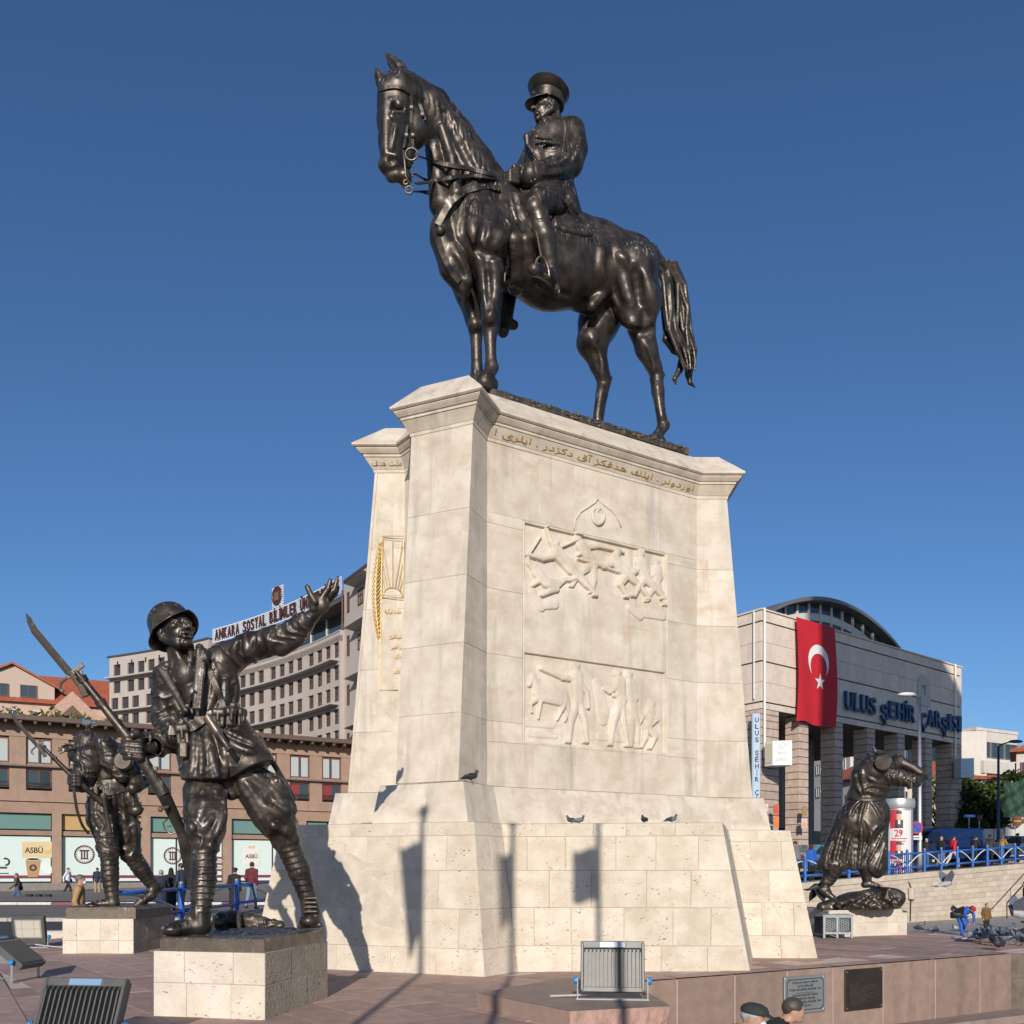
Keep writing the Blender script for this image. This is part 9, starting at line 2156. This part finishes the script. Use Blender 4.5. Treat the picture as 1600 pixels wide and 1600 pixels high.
def van(label, loc, rz, col, kind='van'):
	M = mat('paint_' + kind, col, .28, .0, coat=.6, spec=.6); G = mat('car_glass', (.02, .025, .03), .05, spec=.9); T = mat('tyre', (.02, .02, .02), .85); RM = mat('rim', (.35, .36, .37), .35, .8); BK = mat('bumper_black', (.03, .03, .032), .6); LP = mat('tail_lamp', (.35, .01, .01), .25); HL = mat('head_lamp', (.6, .62, .62), .1)
	root = thing('parked_' + kind, label, kind, loc, None, rz)
	if kind == 'van': prof = [(-2.6, .35), (2.55, .35), (2.6, .8), (2.3, 1.15), (1.65, 1.3), (1.0, 2.15), (.6, 2.3), (-2.45, 2.32), (-2.6, 2.2)]; W = .98
	else: prof = [(-2.1, .3), (2.1, .3), (2.15, .62), (1.95, .82), (.95, .95), (.35, 1.42), (-.9, 1.46), (-1.75, 1.1), (-2.1, .95)]; W = .86
	mb = MB(); n = len(prof); top = max(z for _, z in prof); wd = lambda z: W * (1 - .14 * max(0, (z - .9)) / (top - .9 + .01)); R = [[(x, s * wd(z) * k, z) for x, z in prof] for s, k in ((-1, .96), (-1, 1), (1, 1), (1, .96))];
	cx = sum(x for x, _ in prof) / n; cz = sum(z for _, z in prof) / n
	R[0] = [(cx + (x - cx) * .97, y, cz + (z - cz) * .97) for x, y, z in R[0]]; R[3] = [(cx + (x - cx) * .97, y, cz + (z - cz) * .97) for x, y, z in R[3]]
	mb.loft(R); mb.build('body', M, root, world=False)
	def pane(pts, nm='window', m=G):
		mb = MB(); mb.add(pts, [tuple(range(len(pts)))]); mb.build(nm, m, root, world=False)
	for s in (-1, 1):
		y = lambda z: s * (wd(z) + .006)
		if kind == 'van': pane([(1.45, y(1.35), 1.35), (.45, y(1.35), 1.35), (.45, y(2.05), 2.05), (.95, y(2.05), 2.05)]); mb = MB(); mb.box((-.9, s * (wd(1.1) + .01), 1.05), (2.6, .02, .05)); mb.build('side_moulding', BK, root, world=False)
		else: pane([(.85, y(.97), .97), (-.25, y(.97), .97), (-.25, y(1.36), 1.36), (.3, y(1.36), 1.36)]); pane([(-.33, y(.97), .97), (-1.5, y(1.0), 1.0), (-.9, y(1.38), 1.38), (-.33, y(1.38), 1.38)])
		for x in ((1.65, -1.6) if kind == 'van' else (1.35, -1.3)):
			c = Vector((x, s * (W - .08), .34)); RR = Matrix.Rotation(math.pi / 2, 3, 'X'); mb = MB(); mb.lathe([(.21, -.11), (.33, -.10), (.345, -.05), (.345, .05), (.33, .10), (.21, .11)], c, 20, RR); w = mb.build('wheel', T, root, world=False); mb = MB(); mb.lathe([(.001, -.09), (.05, -.1), (.20, -.09), (.215, 0), (.20, .09), (.05, .1), (.001, .09)], c, 16, RR); mb.build('rim', RM, w, world=False)
		mb = MB(); xx = 1.3 if kind == 'van' else .75; mb.box((xx, s * (W + .1), 1.35 if kind == 'van' else 1.0), (.1, .16, .2 if kind == 'van' else .12), bev=.03); mb.build('wing_mirror', BK, root, world=False)
		mb = MB(); mb.box((prof[2][0] - .06, s * W * .72, prof[2][1] - .02), (.14, .3, .16), bev=.04); mb.build('headlight', HL, root, world=False); mb = MB(); mb.box((prof[0][0] - .005, s * W * .84, 1.1 if kind == 'van' else .85), (.03, .14, .45 if kind == 'van' else .18), bev=.01); mb.build('tail_lamp', LP, root, world=False)
	if kind == 'van': pane([(1.60, -.8, 1.36), (1.60, .8, 1.36), (1.06, .72, 2.1), (1.06, -.72, 2.1)], 'windscreen'); pane([(-2.61, -.7, 1.4), (-2.61, .7, 1.4), (-2.60, .65, 2.0), (-2.60, -.65, 2.0)], 'rear_window')
	else: pane([(.92, -.7, .985), (.92, .7, .985), (.38, .6, 1.42), (.38, -.6, 1.42)], 'windscreen'); pane([(-1.72, -.65, 1.13), (-1.72, .65, 1.13), (-.95, .58, 1.47), (-.95, -.58, 1.47)], 'rear_window')
	mb = MB(); mb.box((prof[1][0] + .03, 0, .45), (.12, W * 1.9, .22), bev=.04); mb.box((prof[0][0] - .03, 0, .45), (.12, W * 1.9, .22), bev=.04); mb.build('bumper', BK, root, world=False)
	return root
def street_objects():
	zr = lambda x: .94 + (x - 12.3) * .0551
	v = van('blue panel van with a small white emblem parked beyond the railing', ((1466 - 800) / FPX * 57, 57.0, zr(27) + .05), .18 + math.pi, (.012, .06, .26)); EM = mat('emblem_white', (.65, .68, .72), .5); ER = mat('emblem_red', (.5, .03, .03), .5)
	mb = MB(); mb.lathe([(.10, 0), (.17, 0), (.17, .012), (.10, .012)], (-1.9, 1.0, 1.62), 16, Matrix.Rotation(-math.pi / 2, 3, 'X'), cap=False); mb.build('side_emblem', EM, v, world=False); mb = MB(); mb.add([(.1, .985, 1.45), (-.25, .985, 1.6), (-.1, .985, 1.3)], [(0, 1, 2)]); mb.add([(.25, .985, 1.75), (.05, .985, 1.5), (.15, .985, 1.45)], [(0, 1, 2)]); mb.build('side_mark', ER, v, world=False)
	van('teal blue car at the right edge behind the railing', ((1600 - 800) / FPX * 56, 56.0, zr(32) + .1), -.25, (.05, .22, .30), 'car'); van('pale silver car behind the railing left of the bent woman', ((1284 - 800) / FPX * 45, 45.0, zr(15) + .15), .5, (.45, .50, .50), 'car');
	van('dark grey car on the road behind people at the right', ((1512 - 800) / FPX * 60, 60.0, zr(30) + .05), .1, (.05, .055, .06), 'car')
	# advertising column
	c = Vector(((1403 - 800) / FPX * 45, 45.0, .95)); A = thing('advertising_column', 'round silver advertising column with red 29 posters behind the railing', 'advertising column', c); AL = mat('brushed_aluminium', (.55, .55, .53), .35, .6, var=.08); PW = mat('poster_paper', (.68, .65, .63), .4, spec=.6)
	mb = MB(); mb.lathe([(.70, 0), (.70, .35), (.74, .38), (.74, .45), (.70, .47), (.70, 3.55), (.76, 3.58), (.80, 3.7), (.80, 3.95), (.77, 4.05), (.001, 4.08)], c, 32); mb.build('column_body', AL, A, smooth=True, sharp=35);
	def wrap(a, z, w, h, m, nm, rr=.712):
		mb = MB(); n_ = 8; R = [[c + Vector((rr * math.sin(a + w * (i / n_ - .5)), -rr * math.cos(a + w * (i / n_ - .5)), zz)) for i in range(n_ + 1)] for zz in (z, z + h)]; mb.loft(R, close=False, cap=False); return mb.build(nm, m, A)
	wrap(-.30, .55, 1.75, 2.9, PW, 'poster'); wrap(1.25, .5, .5, 3.0, GLASS, 'side_glass'); RD = mat('print_red', (.52, .03, .045), .5); DK = mat('print_black', (.03, .025, .03), .5); FL = mat('print_skin', (.55, .32, .22), .5)
	def pt(a, z, rr=.722): return c + Vector((rr * math.sin(a), -rr * math.cos(a), z))
	for z in (2.15, .62):
		wrap(-.62, z + .42, .62, .92, RD, 'poster_red', .716)
		for nm, a, zz, w, h, m in (('poster_suit', -.33, z + .42, .52, .42, DK), ('poster_collar', -.33, z + .62, .14, .2, PW), ('poster_face', -.33, z + .83, .30, .30, FL), ('poster_cap', -.33, z + 1.12, .34, .16, DK)): wrap(a, zz, w, h, m, nm, .719 if nm != 'poster_collar' else .722)
		M = frame3(pt(-.62, z + .02), (math.cos(.5), -math.sin(.5) * 1.0, 0), (0, 0, 1)); text('lettering', '29', .5, M, RD, A, ext=.006, width=.38, height=.36, bold=.012)
		for k in range(3): wrap(-.30, z - .12 - k * .13, 1.0 - .2 * k, .05, RD if k < 2 else DK, 'poster_line', .716)
	# crowd barrier behind the railing
	b = thing('crowd_barrier', 'blue crowd control barrier standing behind the railing beside the advertising column', 'barrier', (16.6, 43, 1)); mb = MB();
	p0, p1 = at(1380, 1362, 41.5), at(1426, 1360, 43.0); p0.z = 1.15; p1.z = 1.22
	for k in range(15): p = p0.lerp(p1, k / 14); mb.tube([p, p + Vector((0, 0, 1.0))], .022, 5)
	for z in (0, 1.0): mb.tube([p0 + Vector((0, 0, z)), p1 + Vector((0, 0, z))], .03, 6)
	mb.build('barrier_bars', mat('barrier_blue', (.015, .03, .16), .5), b)
	# lamp posts
	PG_ = mat('pole_galvanised', (.42, .43, .44), .45, .5); PD = mat('pole_dark_blue', (.035, .055, .09), .45, .3)
	def lamp(label, px, ytop, D, z0, m, arm, headc):
		x = (px - 800) / FPX * D; zt = at(px, ytop, D).z; L = thing('street_lamp', label, 'street lamp', (x, D, z0)); mb = MB(); mb.tube([(x, D, z0), (x, D, z0 + 1.2), (x, D, zt)], [.14, .12, .07], 10); mb.build('pole', m, L, smooth=True)
		mb = MB(); e = Vector((x + arm[0], D, zt + arm[1])); mb.tube([(x, D, zt - .1), (x + arm[0] * .3, D, zt + arm[1] * .5), e], .05, 6); mb.build('arm', m, L); mb = MB(); s = math.copysign(1, arm[0]); mb.ell((e.x + s * .35, D, e.z + .03), (.50, .2, .12), 14, 8); mb.build('lamp_head', headc, L, smooth=True)
	lamp('tall pale grey street lamp in front of the market lettering', 1437, 1089, 47, 1.2, PG_, (-.32, .10), mat('lamp_white', (.62, .62, .60), .4)); lamp('dark street lamp with a long arm against the sky at the right', 1560, 1166, 62, 2.0, PD, (.85, .30), PD)
	# no-stopping sign
	s = at(1436, 1293, 46.4); S = thing('traffic_sign', 'round blue and red no stopping sign on the pale lamp pole', 'traffic sign', s); R = Matrix.Rotation(math.pi / 2, 3, 'X'); SR, SB = mat('sign_red', (.50, .02, .03), .4), mat('sign_blue', (.02, .08, .40), .4)
	q = Vector((s.x - .05, 46.6, s.z)); mb = MB(); mb.lathe([(.001, 0), (.33, 0), (.33, .02), (.001, .02)], q, 28, R); mb.build('disc', SB, S); mb = MB(); mb.lathe([(.26, .021), (.33, .021), (.33, .026), (.26, .026)], q, 28, R, cap=False); mb.build('rim_ring', SR, S); mb = MB(); mb.bar(q + Vector((-.2, -.028, .2)), q + Vector((.2, -.028, -.2)), .01, .07, up=(0, 1, 0)); mb.bar(q + Vector((.2, -.030, .2)), q + Vector((-.2, -.030, -.2)), .01, .07, up=(0, 1, 0)); mb.build('cross_bar', SR, S); mb = MB(); mb.box(q + Vector((0, -.01, -.52)), (.58, .02, .22), bev=.005); mb.build('sub_plate', mat('plate_white', (.65, .65, .62), .5), S); mb = MB(); mb.bar(q + Vector((-.15, -.025, -.52)), q + Vector((.15, -.025, -.52)), .02, .04); mb.build('arrow', DARK, S)
	# hoarding, tarpaulin, heap, signs at the right
	HW = mat('hoarding_white', (.58, .57, .54), .7, var=.08, streak=.2); h = thing('hoarding', 'long white site hoarding with a round dark badge below the green tarpaulin', 'hoarding', (42, 74, 2.5)); a, b = at(1504, 1300, 74), at(1620, 1296, 72)
	for k in range(7): p, q = a.lerp(b, k / 7), a.lerp(b, (k + 1) / 7); mb = MB(); mb.bar((p.x + .03, p.y, 3.7 + .12 * (k > 3)), (q.x - .03, q.y, 3.7 + .12 * (k > 3)), .08, 2.3 + (.5 if k > 4 else 0)); mb.build('hoarding_panel', HW, h)
	m_ = at(1590, 1283, 72); mb = MB(); mb.lathe([(.001, 0), (.45, 0), (.45, .03), (.001, .03)], (m_.x, 72.1, m_.z), 20, R); mb.build('badge', mat('badge_brown', (.14, .05, .02), .5), h); mb = MB(); mb.box((m_.x, 72.03, m_.z), (.6, .02, .12)); mb.build('badge_bar', mat('badge_gold', (.5, .28, .04), .5), h)
	mb = MB(); mb.tube([(a.x - 1, 70.5, 2.2), (b.x, 69.5, 2.4)], .03, 5); mb.tube([(a.x - 1, 70.5, 2.9), (b.x, 69.5, 3.1)], .03, 5)
	for k in range(12): p = Vector((lerp(a.x - 1, b.x, k / 11), 70.5 - k / 11, 1.8)); mb.tube([p, p + Vector((0, 0, 1.4))], .03, 5)
	tag(mb.build('wire_fence', PG_), 'thin grey site fence in front of the white hoarding', 'fence')
	TP = mat('tarpaulin_green', (.028, .075, .045), .75, var=.25, scale=1.2, bump=.6, bscale=3); t = thing('tarpaulin', 'dark green tarpaulin draped on scaffolding above the white hoarding', 'tarpaulin', (43, 73.5, 4)); a, b = at(1567, 1275, 73.5), at(1625, 1275, 73.5); zt = at(1567, 1221, 73.5).z; rr = random.Random(9)
	G = [[(lerp(a.x, b.x, i / 20), 73.5 + .25 * math.sin(i * 1.1 + j * .5) + .2 * math.sin(i * .43 - j * 1.1), lerp(a.z - .1, zt + .12 * math.sin(i * .8), j / 12)) for i in range(21)] for j in range(13)]; mb = MB(); mb.loft(G, close=False, cap=False); mb.build('sheet', TP, t, smooth=True); mb = MB()
	for k in range(4): x = lerp(a.x, b.x, k / 3); mb.tube([(x, 74, 2), (x, 74, zt + .1)], .05, 6)
	mb.build('scaffold_pole', PG_, t)
	hp = at(1508, 1300, 70); F = Field((hp.x - 2.2, 68.5, 1.2), (hp.x + 2.2, 71.5, 4.2), .12); F.ell((hp.x, 70, 2.0), (1.7, 1.2, 1.35), .3, fold=(.12, 4, (1, .4, .3), .4)); o = F.mesh('earth_heap', mat('rusty_earth', (.26, .12, .06), .95, var=.4, scale=2, bump=.8, bscale=6)); tag(o, 'heap of rusty brown earth beside the last market column', 'heap')
	for px, py, w, hh, col, nm, lab in ((1515, 1275, 18, 5, ('sign_cyan', (.02, .22, .55)), 'shop_sign', 'bright blue shop sign strip under the trees at the right'), (1531, 1277, 8, 8, ('sign_black', (.02, .02, .025)), 'shop_sign', 'small black square sign right of the blue sign strip')):
		c = at(px, py, 71.5); s = thing('shop_sign', lab, 'sign', c); mb = MB(); mb.box(c, (w / FPX * 71.5, .12, hh / FPX * 71.5), bev=.02); mb.build('sign_board', mat(col[0], col[1], .5), s); mb = MB(); mb.tube([c + Vector((0, .1, -1.6)), c + Vector((0, .1, 0))], .05, 6); mb.build('sign_post', PG_, s); mb = MB(); mb.box(c + Vector((0, -.07, 0)), (w / FPX * 71.5 * .55, .02, .09)); mb.build('sign_print', EM if hh < 7 else ER, s)
	# traffic cone behind the soldier, row of small dark boxes on the pavement
	x, D = (195 - 800) / FPX * 29, 29.0; t = thing('traffic_cone', 'orange and white traffic cone beside the blue railing post at the left', 'traffic cone', (x, D, -.33)); OR_ = mat('cone_orange', (.70, .12, .02), .5); mb = MB(); mb.box((x, D, -.31), (.4, .4, .04), bev=.01); mb.lathe([(.15, -.3), (.11, -.05)], (x, D, 0), 16); mb.lathe([(.085, .12), (.05, .38), (.001, .385)], (x, D, 0), 16); mb.build('cone_body', OR_, t); mb = MB(); mb.lathe([(.11, -.05), (.085, .12)], (x, D, 0), 16); mb.build('white_band', mat('band_white', (.7, .7, .68), .5), t)
	x, D = (46 - 800) / FPX * 48, 48.0;
	t = thing('floor_planter', 'row of small dark floor fittings on the pavement beside the walking person with bag', 'bollard', (x, D, .0)); mb = MB()
	for k in range(3): mb.box((x + .5 * k, D, .06), (.32, .25, .2), bev=.03)
	mb.build('fitting', DARK, t)
	mb = MB(); a, b = Vector((11, 54, 7.4)), Vector((17.5, 62, 7.2))
	a, b = at(1500, 1282, 68), at(1560, 1252, 66); mb.tube([a.lerp(b, k / 8) - Vector((0, 0, 1.1 * math.sin(math.pi * k / 8))) for k in range(9)], .035, 5); tag(mb.build('overhead_cable', DARK), 'thin sagging cable from the dark lamp post towards the market', 'cable')
	# sling of the pointing soldier's rifle

# ---------------------------------------------------------------- build
setting(); stat = soldier_pointing(); soldier_shading_eyes(); woman_carrying_shell(); horse_and_rider(); monument(); statue_pedestals()
LEATHER = mat('worn_leather_patina', (.15, .085, .04), .5, .4, var=.3, scale=20)
SLING = bpy.data.objects['rifle']
strap(SLING, 'rifle_sling', [at(187, 1158, 8.60) - worldpos(stat), at(184, 1190, 8.56) - worldpos(stat), at(182, 1220, 8.55) - worldpos(stat), at(188, 1262, 8.56) - worldpos(stat), at(194, 1300, 8.6) - worldpos(stat), at(206, 1328, 8.62) - worldpos(stat), at(228, 1345, 8.66) - worldpos(stat), at(250, 1347, 8.72) - worldpos(stat), at(262, 1341, 8.78) - worldpos(stat), at(284, 1335, 8.86) - worldpos(stat), at(304, 1332, 9.0) - worldpos(stat)], .042, .012, (-.2, -1, .1), LEATHER)
plaque_wall(); stone_wall(); railings(); floodlights(); university(); arcade_building(); market_building(); far_buildings(); trees(); shadow_tower(); people(); pigeons(); street_objects()
